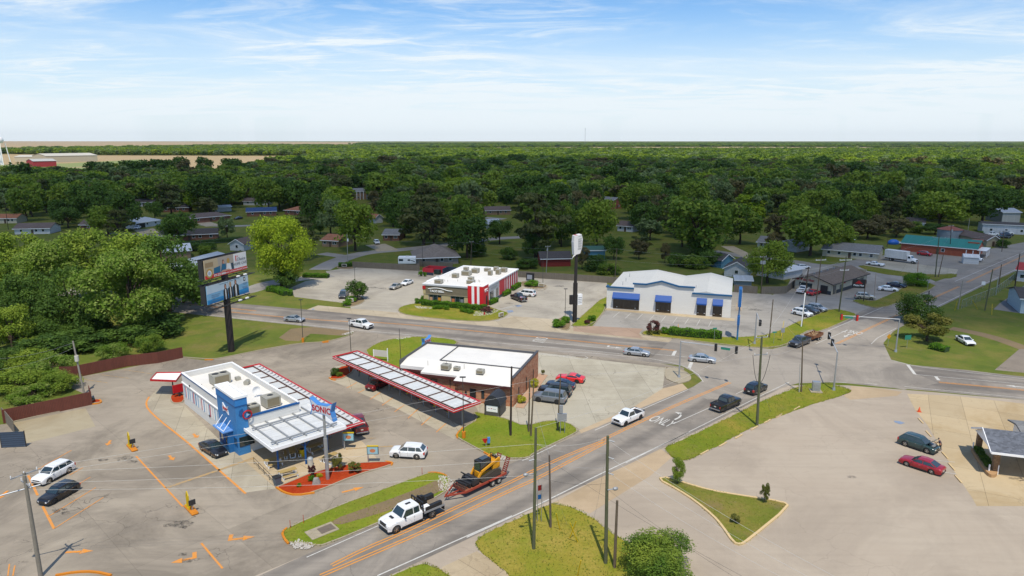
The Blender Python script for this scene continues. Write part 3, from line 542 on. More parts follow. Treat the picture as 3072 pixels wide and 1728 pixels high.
tag(st.build('oil_stain', m_), kind='structure')
# ------------------------------------------------------------------ vehicles
SPEC = dict(
 sedan=dict(L=4.85, W=1.84, H=1.45, r=.33, wb=2.8, hood=(.72, .9), belt=.93, tail=(1.0, .9), cowl=1.15, rf=.25, rr=-.95, rb=-2.0, pil=(-.3,), gc=.2),
 coupe=dict(L=4.8, W=1.9, H=1.35, r=.36, wb=2.8, hood=(.72, .92), belt=.94, tail=(.98, .9), cowl=.75, rf=.05, rr=-.85, rb=-1.85, pil=(), gc=.18),
 classic=dict(L=5.6, W=2.0, H=1.36, r=.35, wb=3.0, hood=(.88, .9), belt=.92, tail=(.93, .85), cowl=.55, rf=.1, rr=-1.1, rb=-1.6, pil=(-.6,), gc=.25),
 hatch=dict(L=4.3, W=1.8, H=1.5, r=.33, wb=2.6, hood=(.7, .93), belt=.98, tail=(1.0, .9), cowl=1.0, rf=.3, rr=-1.5, rb=-1.95, pil=(-.25,), gc=.2),
 suv=dict(L=4.65, W=1.9, H=1.68, r=.38, wb=2.72, hood=(.9, 1.04), belt=1.08, tail=(1.1, 1.02), cowl=1.22, rf=.4, rr=-1.65, rb=-2.22, pil=(-.15, -1.15), gc=.24),
 bigsuv=dict(L=5.3, W=2.04, H=1.92, r=.41, wb=3.06, hood=(1.05, 1.15), belt=1.2, tail=(1.22, 1.1), cowl=1.3, rf=.75, rr=-2.25, rb=-2.55, pil=(.0, -1.2), gc=.3),
 van=dict(L=5.1, W=1.98, H=1.75, r=.34, wb=3.0, hood=(.8, 1.0), belt=1.05, tail=(1.08, 1.0), cowl=1.5, rf=.7, rr=-2.15, rb=-2.45, pil=(.1, -1.1), gc=.2),
 pickup=dict(L=5.9, W=2.03, H=1.92, r=.41, wb=3.7, hood=(1.06, 1.18), belt=1.22, tail=(1.28, 1.28), cowl=1.35, rf=.75, rr=-.75, rb=-.95, pil=(.05,), gc=.33, bed=-1.05),
 regpickup=dict(L=5.5, W=2.0, H=1.85, r=.41, wb=3.5, hood=(1.06, 1.15), belt=1.18, tail=(1.2, 1.2), cowl=1.15, rf=.6, rr=-.35, rb=-.6, pil=(), gc=.33, bed=-.72),
 cab=dict(L=5.9, W=2.05, H=2.0, r=.43, wb=3.9, hood=(1.12, 1.26), belt=1.28, tail=(1.28, 1.28), cowl=1.4, rf=.8, rr=-.75, rb=-.85, pil=(.0,), gc=.36, cut=-.95))
def body_mesh(k):
 s = SPEC[k]; L, Wd, r = s['L'], s['W'], s['r']; ax = s['wb']/2; fx = ax+.02*0; R = r+.07
 front_over = .06 if k != 'cab' else .1; off = front_over
 wx = (ax+off, -ax+off)
 xs = set()
 x0 = -L/2 if 'cut' not in s else s['cut']
 for w in wx:
  for i in range(9): xs.add(round(w+R*math.cos(math.pi*i/8), 4))
  xs.add(round(w+R+.002, 4)); xs.add(round(w-R-.002, 4))
 n = 15
 for i in range(n+1): xs.add(round(x0+(L/2-x0)*i/n, 4))
 for e in (.04, .12, .25): xs.add(round(L/2-e, 4)); xs.add(round(x0+e, 4))
 if 'bed' in s: xs |= {s['bed']+.002, s['bed']-.002, -L/2+.07, -L/2+.074}
 xs = sorted(x for x in xs if x0 <= x <= L/2); 
 def top(x):
  if x > s['cowl']-.15:
   t = (x-(s['cowl']-.15))/(L/2-s['cowl']+.15); z = s['hood'][1]+(s['hood'][0]-s['hood'][1])*t**1.6
   if t > .86: z -= (t-.86)/.14*.13
   return z
  if x < s['rb']+.1 and 'bed' not in s and 'cut' not in s:
   t = (s['rb']+.1-x)/(s['rb']+.1+L/2); z = s['tail'][0]+(s['tail'][1]-s['tail'][0])*t
   return z-(max(0, t-.75)*.3 if k in ('sedan', 'coupe', 'classic') else max(0, t-.5)*.4)
  return s['belt']
 mb = MB(); rings = []
 bump_front = {}
 for x in xs:
  zt = top(x); zb = s['gc']
  e = max(0, (abs(x-(x0+L/2)/2)-(L/2-x0)/2*.72)/((L/2-x0)/2*.28)) if 'cut' not in s else max(0, (x-L/2*.6)/(L/2*.4))
  hw = Wd/2*(1-.11*e**2.4); zb += .1*e**3
  for w in wx:
   if abs(x-w) <= R: zb = max(zb, math.sqrt(max(0, R*R-(x-w)**2))+r*.98)
  zs = zt-.07; pr = []
  if zb > zs-.05: zb = zs-.05
  for j in range(5):
   z = zb+(zs-zb)*j/4; f = (z-.25)/(s['belt']-.25); y = hw*(1-.05*(1-min(1, f*1.6))**2-.035*max(0, f-.55)*2)
   pr.append((y, z))
  yy = pr[-1][0]
  if 'bed' in s and -L/2+.073 < x < s['bed']: pr += [(yy-.02, zt), (yy-.1, zt), (yy-.1, .78), (0, .78)]
  else: pr += [(yy-.05, zt-.01), (yy*.78, zt+.02), (yy*.45, zt+.035), (0, zt+.045)]
  ring = [(x, y, z) for y, z in pr]+[(x, -y, z) for y, z in pr[-2::-1]]; rings.append(ring)
 m = len(rings[0]); v = [p for rg in rings for p in rg]
 fs = []
 for i in range(len(rings)-1):
  for j in range(m-1): fs.append((i*m+j, i*m+j+1, (i+1)*m+j+1, (i+1)*m+j))
 mb.add(v, fs, 0, True); mb.add(rings[0], [tuple(range(m))], 0); mb.add(rings[-1], [tuple(range(m))], 0)
 hb = Wd/2*.93; ht = Wd/2*.74; z0, z1 = s['belt']-.03, s['H']
 cf, rf, rr, rb = s['cowl'], s['rf'], s['rr'], s['rb']
 def ysd(z): return hb+(ht-hb)*(z-z0)/(z1-z0)
 gv = [(cf, hb*.97, z0-.03), (cf, -hb*.97, z0-.03), (rf, ht*.97, z1-.03), (rf, -ht*.97, z1-.03), ((rf+rr)/2, ht, z1), ((rf+rr)/2, -ht, z1), (rr, ht*.96, z1-.05), (rr, -ht*.96, z1-.05), (rb, hb*.95, z0), (rb, -hb*.95, z0)]
 if k == 'sedan' or k == 'coupe' or k == 'classic': pass
 mid = [(cf, 0, z0), (rf, 0, z1), ((rf+rr)/2, 0, z1+.035), (rr, 0, z1-.02), (rb, 0, z0+.02)]
 gv += mid
 gf = [(0, 10, 11, 2), (10, 1, 3, 11), (2, 11, 12, 4), (11, 3, 5, 12), (4, 12, 13, 6), (12, 5, 7, 13), (6, 13, 14, 8), (13, 7, 9, 14), (0, 2, 4, 6, 8), (1, 9, 7, 5, 3)]
 mb.add(gv, gf, 0)
 return mb, ysd, (z0, z1), wx
def clipx(P, a, b):
 def half(P, x, keep):
  out = []
  for i in range(len(P)):
   p, q = P[i], P[(i+1) % len(P)]; ip, iq = keep(p[0]-x), keep(q[0]-x)
   if ip: out.append(p)
   if ip != iq: t = (x-p[0])/(q[0]-p[0]); out.append((x, p[1]+t*(q[1]-p[1])))
  return out
 P = half(P, a, lambda d: d >= 0); return half(P, b, lambda d: d <= 0) if P else P
WHEELS = {}
def wheel(parent, k, x, y, style='silver'):
 r = SPEC[k]['r']; w = .22; key = (r, style)
 if key not in WHEELS:
  t = MB(); t.lathe([(r*.62, -w/2), (r*.93, -w/2), (r, -w/2+.03), (r, w/2-.03), (r*.93, w/2), (r*.62, w/2)], 20, axis='y'); a = t.build('tyre', RUBBER)
  m = MB(); rm = {'silver': CHROME, 'dark': DARK, 'white': OFFW}[style]
  for sgn in (-1, 1):
   yy = sgn*w*.36
   m.lathe([(0, yy*.7), (r*.62, yy*.7)], 16, axis='y', mi=1); m.lathe([(r*.55, yy*1.2), (r*.64, yy*1.25), (r*.64, yy*.6)], 16, axis='y')
   for i in range(5):
    a_ = 2*math.pi*i/5; d = Vector((math.cos(a_), 0, math.sin(a_))); n_ = Vector((-d.z, 0, d.x))
    m.obox(d*r*.31+Vector((0, yy, 0)), d*r*.29, n_*r*.085, (0, .015, 0))
   m.lathe([(0, yy*1.25), (r*.12, yy*1.2), (r*.13, yy*.6)], 8, axis='y')
  b_ = m.build('rim', [rm, DARK])
  C.collection.objects.unlink(a); C.collection.objects.unlink(b_); WHEELS[key] = (a.data, b_.data)
 td, rd = WHEELS[key]
 t = link(bpy.data.objects.new('wheel', td), parent); t.location = (x, y, r); rm = link(bpy.data.objects.new('rim', rd), t)
 return t
CARP = {}; PAINTS = {}
def cpaint(name):
 cols = dict(white=(.78, .78, .77), black=(.008, .008, .01), silver=(.42, .44, .46), darkgrey=(.07, .075, .085), grey=(.17, .18, .19), red=(.45, .01, .015), maroon=(.16, .008, .012), bright_red=(.72, .02, .02), navy=(.012, .02, .05), green=(.02, .05, .05), beige=(.45, .42, .36), blue=(.03, .08, .2), gunmetal=(.2, .215, .235), crimson=(.3, .004, .014))
 if name not in PAINTS:
  m, nt, b = newmat('car_paint_'+name); c = cols[name]; b.inputs['Base Color'].default_value = (*c, 1); b.inputs['Roughness'].default_value = .35; b.inputs['Metallic'].default_value = .5 if name in ('silver', 'grey', 'gunmetal', 'darkgrey', 'beige') else .1
  b.inputs['Coat Weight'].default_value = .8; b.inputs['Coat Roughness'].default_value = .06; PAINTS[name] = m
 return PAINTS[name]
def make_car(k, col, rim='silver', rails=False, lowfar=False, hood_open=False):
 s = SPEC[k]; P = cpaint(col); root = empty({'sedan': 'parked_car', 'coupe': 'sports_car', 'classic': 'classic_car', 'hatch': 'hatchback', 'suv': 'sport_utility', 'bigsuv': 'large_utility', 'van': 'minivan', 'pickup': 'pickup_truck', 'regpickup': 'pickup_truck', 'cab': 'flatbed_truck'}[k])
 mb, ysd, (z0, z1), wx = body_mesh(k); body = mb.build('body', P, root)
 L, Wd = s['L'], s['W']; cf, rf, rr, rb = s['cowl'], s['rf'], s['rr'], s['rb']; x0 = s.get('cut', -L/2)
 m = MB(); m.box(x0+.15, L/2-.2, -Wd/2+.3, Wd/2-.3, s['gc']+.02, s['belt']-.15); m.build('underbody', BLACK, root)
 hb = Wd/2*.93; ht = Wd/2*.74
 def qd(a, b, c, d, u0, u1, v0, v1, o=.012):
  a, b, c, d = map(Vector, (a, b, c, d)); n = (b-a).cross(d-a).normalized()
  f = lambda u, v: a.lerp(b, u).lerp(d.lerp(c, u), v)+n*o
  return [f(u0, v0), f(u1, v0), f(u1, v1), f(u0, v1)]
 A = [(cf, -hb*.97, z0-.03), (cf, hb*.97, z0-.03), (rf, ht*.97, z1-.03), (rf, -ht*.97, z1-.03)]
 def pane(name, Q):
  m = MB(); n = (Q[1]-Q[0]).cross(Q[2]-Q[0]).normalized(); B = [p-n*.012 for p in Q]; m.add(list(Q)+B, [(0, 1, 2, 3), (7, 6, 5, 4)]+[(i, (i+1) % 4, 4+(i+1) % 4, 4+i) for i in range(4)]); return m.build(name, GLASS, root)
 pane('windscreen', qd(*A, .06, .94, .1, .9, .03))
 A = [(rb, hb*.95, z0), (rb, -hb*.95, z0), (rr, -ht*.96, z1-.05), (rr, ht*.96, z1-.05)]
 pane('rear_window', qd(*A, .08, .92, .16 if k not in ('van', 'suv', 'bigsuv') else .1, .88, .03))
 zlo, zhi = z0+.07, z1-.13; t0 = (zlo-z0)/(z1-z0); t1 = (zhi-z0)/(z1-z0)
 poly = [(cf+(rf-cf)*t0-.12, zlo), (cf+(rf-cf)*t1-.1, zhi), (rr+(rb-rr)*(1-t1)+.1, zhi), (rr+(rb-rr)*(1-t0)+.16, zlo)]
 cuts = [cf+1]+list(s['pil'])+[rb-1]
 for sg in (1, -1):
  for i in range(len(cuts)-1):
   Q = clipx(poly, cuts[i+1]+(.045 if i < len(cuts)-2 else 0), cuts[i]-(.045 if i else 0))
   if len(Q) < 3: continue
   m = MB(); o = .018; F_ = [(x, sg*(ysd(z)*.985+o), z) for x, z in Q]; B = [(x, sg*(ysd(z)-.03), z) for x, z in Q]; n_ = len(Q)
   m.add(F_+B, [tuple(range(n_)), tuple(range(2*n_-1, n_-1, -1))]+[(j, (j+1) % n_, n_+(j+1) % n_, n_+j) for j in range(n_)]); m.build('side_window', GLASS, root)
  m = MB(); m.obox((cf-.32, sg*(Wd/2+.06), s['belt']+.04), (.07, 0, 0), (0, .1, 0), (0, 0, .07)); m.build('mirror', P if col != 'white' else BLACK if k == 'cab' else P, root, bevel=.02)
  if not lowfar:
   for xx in ([.0, -1.0] if s['pil'] else [-.35]):
    m = MB(); m.box(xx-.1, xx+.1, sg*(Wd/2-.035), sg*(Wd/2+.005), s['belt']-.2, s['belt']-.165); m.build('door_handle', CHROME if col != 'white' else P, root)
   zl = s['gc']+.12
   for xx in (cf-.4, (s['pil'][0] if s['pil'] else -.8)): m = MB(); m.box(xx-.008, xx+.008, sg*(Wd/2-.06), sg*(Wd/2-.004), zl+.05, s['belt']-.12); m.build('door_seam', BLACK, root)
  m = MB(); m.box(-s['wb']/2+s['r']+.2, s['wb']/2-s['r']-.1, sg*(Wd/2-.1), sg*(Wd/2-.01), s['gc']-.04, s['gc']+.09); m.build('sill', BLACK, root)
 zf = s['hood'][0]; big = k in ('bigsuv', 'pickup', 'regpickup', 'cab')
 for sg in (1, -1):
  m = MB(); m.obox((L/2-.15, sg*(Wd/2-.27), zf-.18), (.15, 0, .0), (-.05*1, sg*.17, 0), (0, 0, .085 if not big else .1)); m.build('headlight', LENS, root, bevel=.02)
  if 'cut' not in s:
   zt_ = s['tail'][1]-.13 if not big else s['tail'][1]-.3; hh = .08 if k in ('sedan', 'coupe', 'classic', 'hatch') else .17
   m = MB(); m.obox((-L/2+.09, sg*(Wd/2-.2), zt_-.06), (.1, 0, 0), (0, .14 if not big else .08, 0), (0, 0, hh)); m.build('taillight', REDL, root, bevel=.02)
  for w in wx: wheel(root, k, w, sg*(Wd/2-.13), rim) if not ('cut' in s and w < 0) else None
 m = MB(); m.obox((L/2-.045, 0, zf-.2), (.05, 0, 0), (0, Wd*.27, 0), (0, 0, .08 if not big else .17)); m.build('grille', DARK, root, bevel=.02)
 m = MB(); m.obox((L/2-.08, 0, s['gc']+.17), (.1, 0, 0), (0, Wd*.4, 0), (0, 0, .1)); m.build('bumper', (CHROME if k in ('regpickup',) else BLACK), root, bevel=.03)
 if 'cut' not in s:
  m = MB(); m.obox((-L/2+.05, 0, s['gc']+.17), (.1, 0, 0), (0, Wd*.41, 0), (0, 0, .1)); m.build('bumper', CHROME if big and k != 'bigsuv' else BLACK, root, bevel=.03)
  m = MB(); m.obox((-L/2-.015, 0, s['tail'][1]-.36), (.02, 0, 0), (0, .16, 0), (0, 0, .075)); m.build('licence_plate', OFFW, root)
 if 'bed' in s:
  m = MB(); m.box(-L/2+.09, s['bed']-.02, -Wd/2+.16, Wd/2-.16, .785, .8); m.build('bed_liner', GREY if col == 'white' else BLACK, root)
  m = MB()
  for sg in (1, -1): m.box(-L/2+.02, s['bed'], sg*(Wd/2-.13), sg*(Wd/2-.045), s['belt']+.0, s['belt']+.03)
  m.box(-L/2, -L/2+.09, -Wd/2+.06, Wd/2-.06, s['belt'], s['belt']+.03); m.build('bed_rail', BLACK, root)
 if rails:
  m = MB()
  for sg in (1, -1): m.bar((rf-.1, sg*(ht-.1), z1+.05), (rr+.2, sg*(ht-.1), z1+.05), .04)
  m.build('roof_rack', CHROME if col in ('green', 'silver') else BLACK, root)
 return root
def axle_pose(k, f, r_):
 """centre and heading from the ground points of the near-side front and rear wheels"""
 f, r_ = f.xy, r_.xy; d = (f-r_).normalized(); mid = (f+r_)/2; n = Vector((-d.y, d.x))
 if n.dot(mid) < 0: n = -n
 return mid+n*(SPEC[k]['W']/2-.1), math.atan2(d.y, d.x)
def car(k, col, f, r_, label, cat='car', group=None, rim='silver', rails=False, name=None, shift=(0, 0), center=None, head=None):
 if center is None: c, a = axle_pose(k, at(*f), at(*r_))
 else: c = center; a = head
 key = (k, col, rim, rails)
 if key not in CARP: root = make_car(k, col, rim, rails); CARP[key] = root; reg(root)
 else: root = copy_tree(CARP[key])
 if name: root.name = name
 dx, dy = shift; c = c+Vector((math.cos(a), math.sin(a)))*dx+Vector((-math.sin(a), math.cos(a)))*dy
 root.location = (c.x, c.y, .02); root.rotation_euler = (0, 0, a); tag(root, label, cat, group)
 return root
GP = 'cars parked beside the brick office'
car('suv', 'white', ('F', 500, 522), ('F', 705, 412), 'white sport utility parked in the drive-in lot, above the black hatchback', 'suv')
car('hatch', 'black', ('F', 548, 728), ('F', 762, 607), 'black hatchback parked in the orange-lined stall next to the white sport utility', 'car', rim='dark')
car('sedan', 'black', ('B', 797, 1118), ('B', 690, 1050), 'black sedan stopped at the blue pick-up window of the drive-in', 'car')
car('sedan', 'maroon', ('C', 690, 655), ('C', 570, 712), 'dark red sedan parked under the long red canopy', 'car')
car('pickup', 'maroon', ('B', 2160, 760), ('B', 2235, 905), 'dark red pickup truck parked under the canopy by the menu sign', 'pickup truck')
car('suv', 'white', ('g', 1412, 266), ('g', 1625, 279), 'white sport utility turning out beside the red mulch bed', 'suv', name='sport_utility')
car('regpickup', 'white', ('D', 925, 1072), ('D', 1080, 1002), 'white pickup truck with a tyre in its bed, driving on the cross road', 'pickup truck', rim='dark')
car('pickup', 'black', ('D', 2055, 868), ('D', 1920, 930), 'black pickup truck waiting on the cross road behind the black sport utility', 'pickup truck', rim='dark')
car('suv', 'black', ('D', 2338, 712), ('D', 2235, 762), 'black sport utility on the cross road nearest the traffic signal', 'suv')
car('bigsuv', 'gunmetal', ('D', 52, 826), ('D', 246, 852), 'grey large sport utility parked nearest the camera by the brick office', 'suv', GP, rim='dark')
g0, a0 = axle_pose('bigsuv', at('D', 52, 826), at('D', 246, 852))
car('bigsuv', 'black', None, None, 'black large sport utility parked between the grey one and the dark blue sedan', 'suv', GP, center=g0+Vector((1.0, 2.9)), head=a0, rim='dark')
car('sedan', 'navy', None, None, 'dark blue sedan parked between the black sport utility and the red sports car', 'car', GP, center=g0+Vector((2.1, 6.0)), head=a0)
car('coupe', 'bright_red', None, None, 'bright red sports car at the far end of the office parking row', 'sports car', GP, center=g0+Vector((4.0, 9.2)), head=a0, rim='dark')
car('sedan', 'silver', ('D', 1112, 373), ('D', 956, 357), 'silver sedan driving on the main road behind another silver sedan', 'car')
car('sedan', 'silver', ('D', 1780, 442), ('D', 1613, 425), 'silver sedan crossing the stop line into the junction', 'car')
car('sedan', 'silver', ('J', 1322, 900), ('J', 1207, 890), 'silver sedan with a dark roof driving behind the lamp post with an orange foot', 'car')
car('pickup', 'white', ('J', 1995, 970), ('J', 1862, 944), 'white crew-cab pickup truck on the main road by the drive-in entrance', 'pickup truck')
car('sedan', 'white', ('J', 2420, 527), ('J', 2470, 508), 'white sedan parked behind the bronze sedan in the restaurant lot', 'car')
car('sedan', 'beige', ('J', 2300, 570), ('J', 2362, 545), 'bronze sedan parked in front of the white one in the restaurant lot', 'car')
car('van', 'darkgrey', None, None, 'dark grey minivan nosed up to the clipped bush in the restaurant lot', 'minivan', center=at('J', 1782, 640).xy, head=-math.pi/2+.05)
car('pickup', 'black', ('K', 1290, 728), ('K', 1372, 762), 'dark pickup truck with a loaded bed parked beside the striped restaurant', 'pickup truck', rim='silver', rails=False)
car('van', 'white', None, None, 'white minivan parked behind the dark pickup by the striped restaurant', 'minivan', center=at('K', 1440, 700).xy+Vector((0, .5)), head=math.pi-.45)
car('suv', 'white', ('M', 385, 1182), ('M', 255, 1152), 'white crossover parked nearest the camera in the corner lot', 'suv', 'cars in the corner lot')
h0, b0 = axle_pose('suv', at('M', 385, 1182), at('M', 255, 1152))
car('suv', 'darkgrey', None, None, 'dark grey sport utility between the white crossover and the silver one', 'suv', 'cars in the corner lot', center=h0+Vector((2.6, 2.4)), head=b0)
car('suv', 'silver', None, None, 'silver sport utility with a roof rack, rearmost in the corner lot', 'suv', 'cars in the corner lot', center=h0+Vector((5.4, 4.5)), head=b0, rails=True)
car('regpickup', 'white', ('M', 418, 920), ('M', 350, 950), 'white pickup truck parked nose-in by the pizza restaurant, with an open bed', 'pickup truck')
car('sedan', 'red', ('M', 520, 948), ('M', 452, 966), 'red sedan parked under the gable sign of the pizza restaurant', 'car')
car('suv', 'beige', ('M', 1035, 1008), ('M', 915, 998), 'pale gold sport utility parked behind the black pizza sign', 'suv')
car('sedan', 'white', ('M', 1277, 926), ('M', 1140, 915), 'white sedan parked side by side with a dark blue sedan', 'car')
car('sedan', 'navy', ('M', 1345, 888), ('M', 1215, 868), 'dark blue sedan parked behind the white sedan near the round bush', 'car')
car('classic', 'white', ('M', 1120, 670), ('M', 1010, 655), 'long white classic car parked on the old concrete slab', 'classic car')
car('suv', 'red', ('M', 1605, 567), ('M', 1520, 556), 'red sport utility parked by the teal-roofed brick building', 'suv')
car('pickup', 'white', ('M', 2135, 626), ('M', 1955, 604), 'white pickup truck half hidden behind the white garden shed', 'pickup truck')
car('hatch', 'white', ('M', 1325, 447), ('M', 1265, 445), 'small white car beside the blue tarpaulin', 'car')
for kk, cc, fx, fy, hd, lb in (('sedan', 'blue', 2275, 330, .1, 'blue sedan outside the white warehouse, leftmost of the parked row'), ('regpickup', 'white', 2250, 362, .1, 'white pickup truck in front of the white warehouse'), ('sedan', 'black', 2370, 385, -.3, 'black sedan parked nearest the road by the white warehouse'), ('sedan', 'white', 2405, 345, -.2, 'white sedan parked against the white warehouse wall'), ('suv', 'navy', 2400, 365, -.25, 'dark blue sport utility between a white and a black sedan'), ('sedan', 'darkgrey', 1925, 325, .0, 'dark grey sedan in the shade beside the rusty silo')):
 car(kk, cc, None, None, lb, 'car' if kk == 'sedan' else 'pickup truck' if 'pick' in kk else 'suv', 'vehicles outside the white warehouse', center=at('M', fx, fy).xy, head=hd)
car('pickup', 'darkgrey', ('L', 2178, 1152), ('L', 2262, 1118), 'dark grey pickup truck towing a rusty trailer of timber', 'pickup truck')
car('sedan', 'white', None, None, 'white sedan parked alone on the grass beyond the olive trees', 'car', center=at('M', 1982, 1440).xy, head=-math.pi/2-.12)
car('sedan', 'crimson', ('E', 1397, 1072), ('E', 1642, 1152), 'crimson fastback sedan parked beside the green sport utility', 'car')
car('suv', 'white', None, None, 'white sport utility in the driveway of the pale-roofed house', 'suv', center=at('N', 1385, 1030).xy, head=-1.4)
car('pickup', 'navy', None, None, 'dark blue pickup truck parked beyond the tall pine in the neighbourhood', 'pickup truck', center=at('O', 1760, 808).xy, head=.1)
car('sedan', 'white', None, None, 'white car on the side street behind the bright green tree', 'car', center=at('O', 735, 955).xy, head=.2)
car('suv', 'white', None, None, 'white sport utility in the drive of the blue-grey roofed house', 'suv', center=at('O', 1215, 1180).xy, head=-1.2)
car('sedan', 'black', None, None, 'black car outside the dark blue roofed house', 'car', center=at('N', 2400, 932).xy, head=-2.)
car('pickup', 'darkgrey', None, None, 'dark pickup truck under the trees behind the large green tree', 'pickup truck', center=at('M', 845, 215).xy, head=.2)
car('hatch', 'white', None, None, 'white hatchback on the street behind the white-roofed carport', 'car', center=at('L', 2210, 355).xy, head=.2)
car('suv', 'green', ('E', 1590, 942), ('E', 1370, 868), 'dark green sport utility with its bonnet propped open', 'suv', rails=True); gw = [o for o in C.objects if o.get('label', '').startswith('dark green sport')][0]
m = MB(); s_ = SPEC['suv']; m.obox((1.55, 0, 1.5), (.5, 0, .42), (0, .72, 0), (-.015, 0, .02)); m.build('bonnet', cpaint('green'), gw, bevel=.02)
m = MB(); m.box(1.2, 2.15, -.62, .62, .92, 1.0)
for i in range(9): rs_ = random.Random(i); m.box(1.25+rs_.random()*.6, 1.4+rs_.random()*.65, -.5+rs_.random()*.8, -.3+rs_.random()*.8, .98, 1.05+rs_.random()*.05, 1)
m.build('engine_bay', [BLACK, GREY], gw); m = MB(); m.bar((1.9, .55, 1.0), (1.75, .55, 1.62), .02); m.build('prop_rod', GREY, gw)
wp = [o for o in C.objects if o.get('label', '').startswith('white pickup truck with a tyre')][0]
M_ = wp.matrix_basis
t = MB(); t.lathe([(.2, -.11), (.34, -.11), (.37, 0), (.34, .11), (.2, .11), (.2, -.11)], 18, (0, 0, 0)); o = t.build('spare_tyre', RUBBER); o.location = M_ @ Vector((-1.25, -.3, 1.02)); o.rotation_euler = (.5, .3, 0); tag(o, 'black spare tyre lying in the bed of the white pickup truck', 'tyre')
dp = [o for o in C.objects if o.get('label', '').startswith('dark pickup truck with a loaded')][0]
t = MB(); rs_ = random.Random(5)
for i in range(9): t.ball((-1.6-rs_.random()*.9, (rs_.random()-.5)*1.2, 1.0+rs_.random()*.25), .28, .24, .2, 8, 5, i % 3)
o = t.build('bags', [mat('bag_pink', '#c79fb4'), mat('bag_grey', '#8a8790'), mat('bag_blue', '#5d6f92')]); o.location = dp.location; o.rotation_euler = dp.rotation_euler; tag(o, 'pile of pink and grey bags in the bed of the dark pickup', 'bags')
# ---- flatbed truck
c_, a_ = axle_pose('cab', at('g', 1402, 1022), at('g', 1768, 862)); 
fb = make_car('cab', 'white'); fb.location = (c_.x, c_.y, .02); fb.rotation_euler = (0, 0, a_); fb.scale = (1.08, 1.08, 1.08); tag(fb, 'white crew-cab flatbed truck towing the red equipment trailer', 'truck')
m = MB(); m.box(-3.55, -1.1, -1.1, 1.1, .95, 1.08); m.box(-3.55, -1.1, -1.12, -1.08, .9, 1.1, 1); m.box(-3.55, -1.1, 1.08, 1.12, .9, 1.1, 1); m.build('flatbed', [mat('deck_steel', '#8f7f6c', .8, var=.3), GREY], fb)
m = MB(); m.box(-3.6, -.9, -.45, -.3, .6, .9); m.box(-3.6, -.9, .3, .45, .6, .9); m.build('chassis', BLACK, fb)
m = MB(); 
for y in (-1, -.5, 0, .5, 1): m.bar((-1.08, y, 1.05), (-1.02, y, 2.1), .08)
m.bar((-1.05, -1.05, 2.1), (-1.05, 1.05, 2.1), .12); m.bar((-1.05, -1.05, 1.5), (-1.05, 1.05, 1.5), .08); m.build('headache_rack', BLACK, fb)
m = MB(); m.box(-3.3, -1.3, .72, 1.08, 1.08, 1.5); m.build('tool_box', BLACK, fb, bevel=.03)
m = MB(); m.box(-3.45, -1.9, -1.06, -.55, 1.08, 1.55); m.build('tool_box', BLACK, fb, bevel=.04)
for xx in (-2.45,):
 for sg in (1, -1):
  w_ = wheel(fb, 'cab', xx+.3, sg*.95, 'silver'); w2 = wheel(fb, 'cab', xx+.3, sg*.72, 'silver')
m = MB(); m.box(-3.6, -3.5, -1.05, -.6, .45, .95); m.box(-3.6, -3.5, .6, 1.05, .45, .95); m.build('mud_flap', BLACK, fb)
m = MB(); m.box(1.85, 2.1, -.3, .3, 1.29, 1.33); m.build('hood_scoop', BLACK, fb); m = MB(); m.box(-.2, .35, -.12, .12, 2.04, 2.08); m.build('roof_vent', BLACK, fb)
cool = MB(); cool.box(-.35, .35, -.25, .25, 0, .4); cool.box(-.37, .37, -.27, .27, .4, .5, 1); o = cool.build('cool_box', [WHITE, WHITE], None, bevel=.03); o.location = fb.matrix_basis @ Vector((-1.55, -.85, 1.08)); o.location.z = 1.19; o.location = Matrix.Translation((c_.x, c_.y, .02)) @ Matrix.Rotation(a_, 4, 'Z') @ Vector((-1.6, .85, 1.18)); o.rotation_euler = (0, 0, a_); tag(o, 'white cool box on the flatbed behind the cab', 'cool box')
T_ = Matrix.Translation((c_.x, c_.y, .02)) @ Matrix.Rotation(a_, 4, 'Z')
weld = MB(); weld.box(-.55, .55, -.35, .35, 0, .55); weld.box(-.4, .3, -.36, -.3, .1, .45, 1); weld.tube((.35, -.1, .55), (.35, -.1, 1.1), .12); weld.tube((-.1, .1, .55), (-.1, .1, 1.0), .16); weld.box(-.3, .2, -.3, .3, .55, .9); o = weld.build('generator', [BLACK, DARK]); o.location = T_ @ Vector((-1.9, -.45, 1.2)); o.rotation_euler = (0, 0, a_); tag(o, 'black engine-driven generator on the flatbed of the white truck', 'generator')
ylw = MB(); ylw.box(-.25, .25, -.18, .18, 0, .35); ylw.tube((-.2, 0, .42), (.2, 0, .42), .05); o = ylw.build('air_compressor', [YEL]); o.location = T_ @ Vector((-1.3, -.2, 1.2)); o.rotation_euler = (0, 0, a_); tag(o, 'small yellow compressor behind the cab of the flatbed truck', 'compressor')
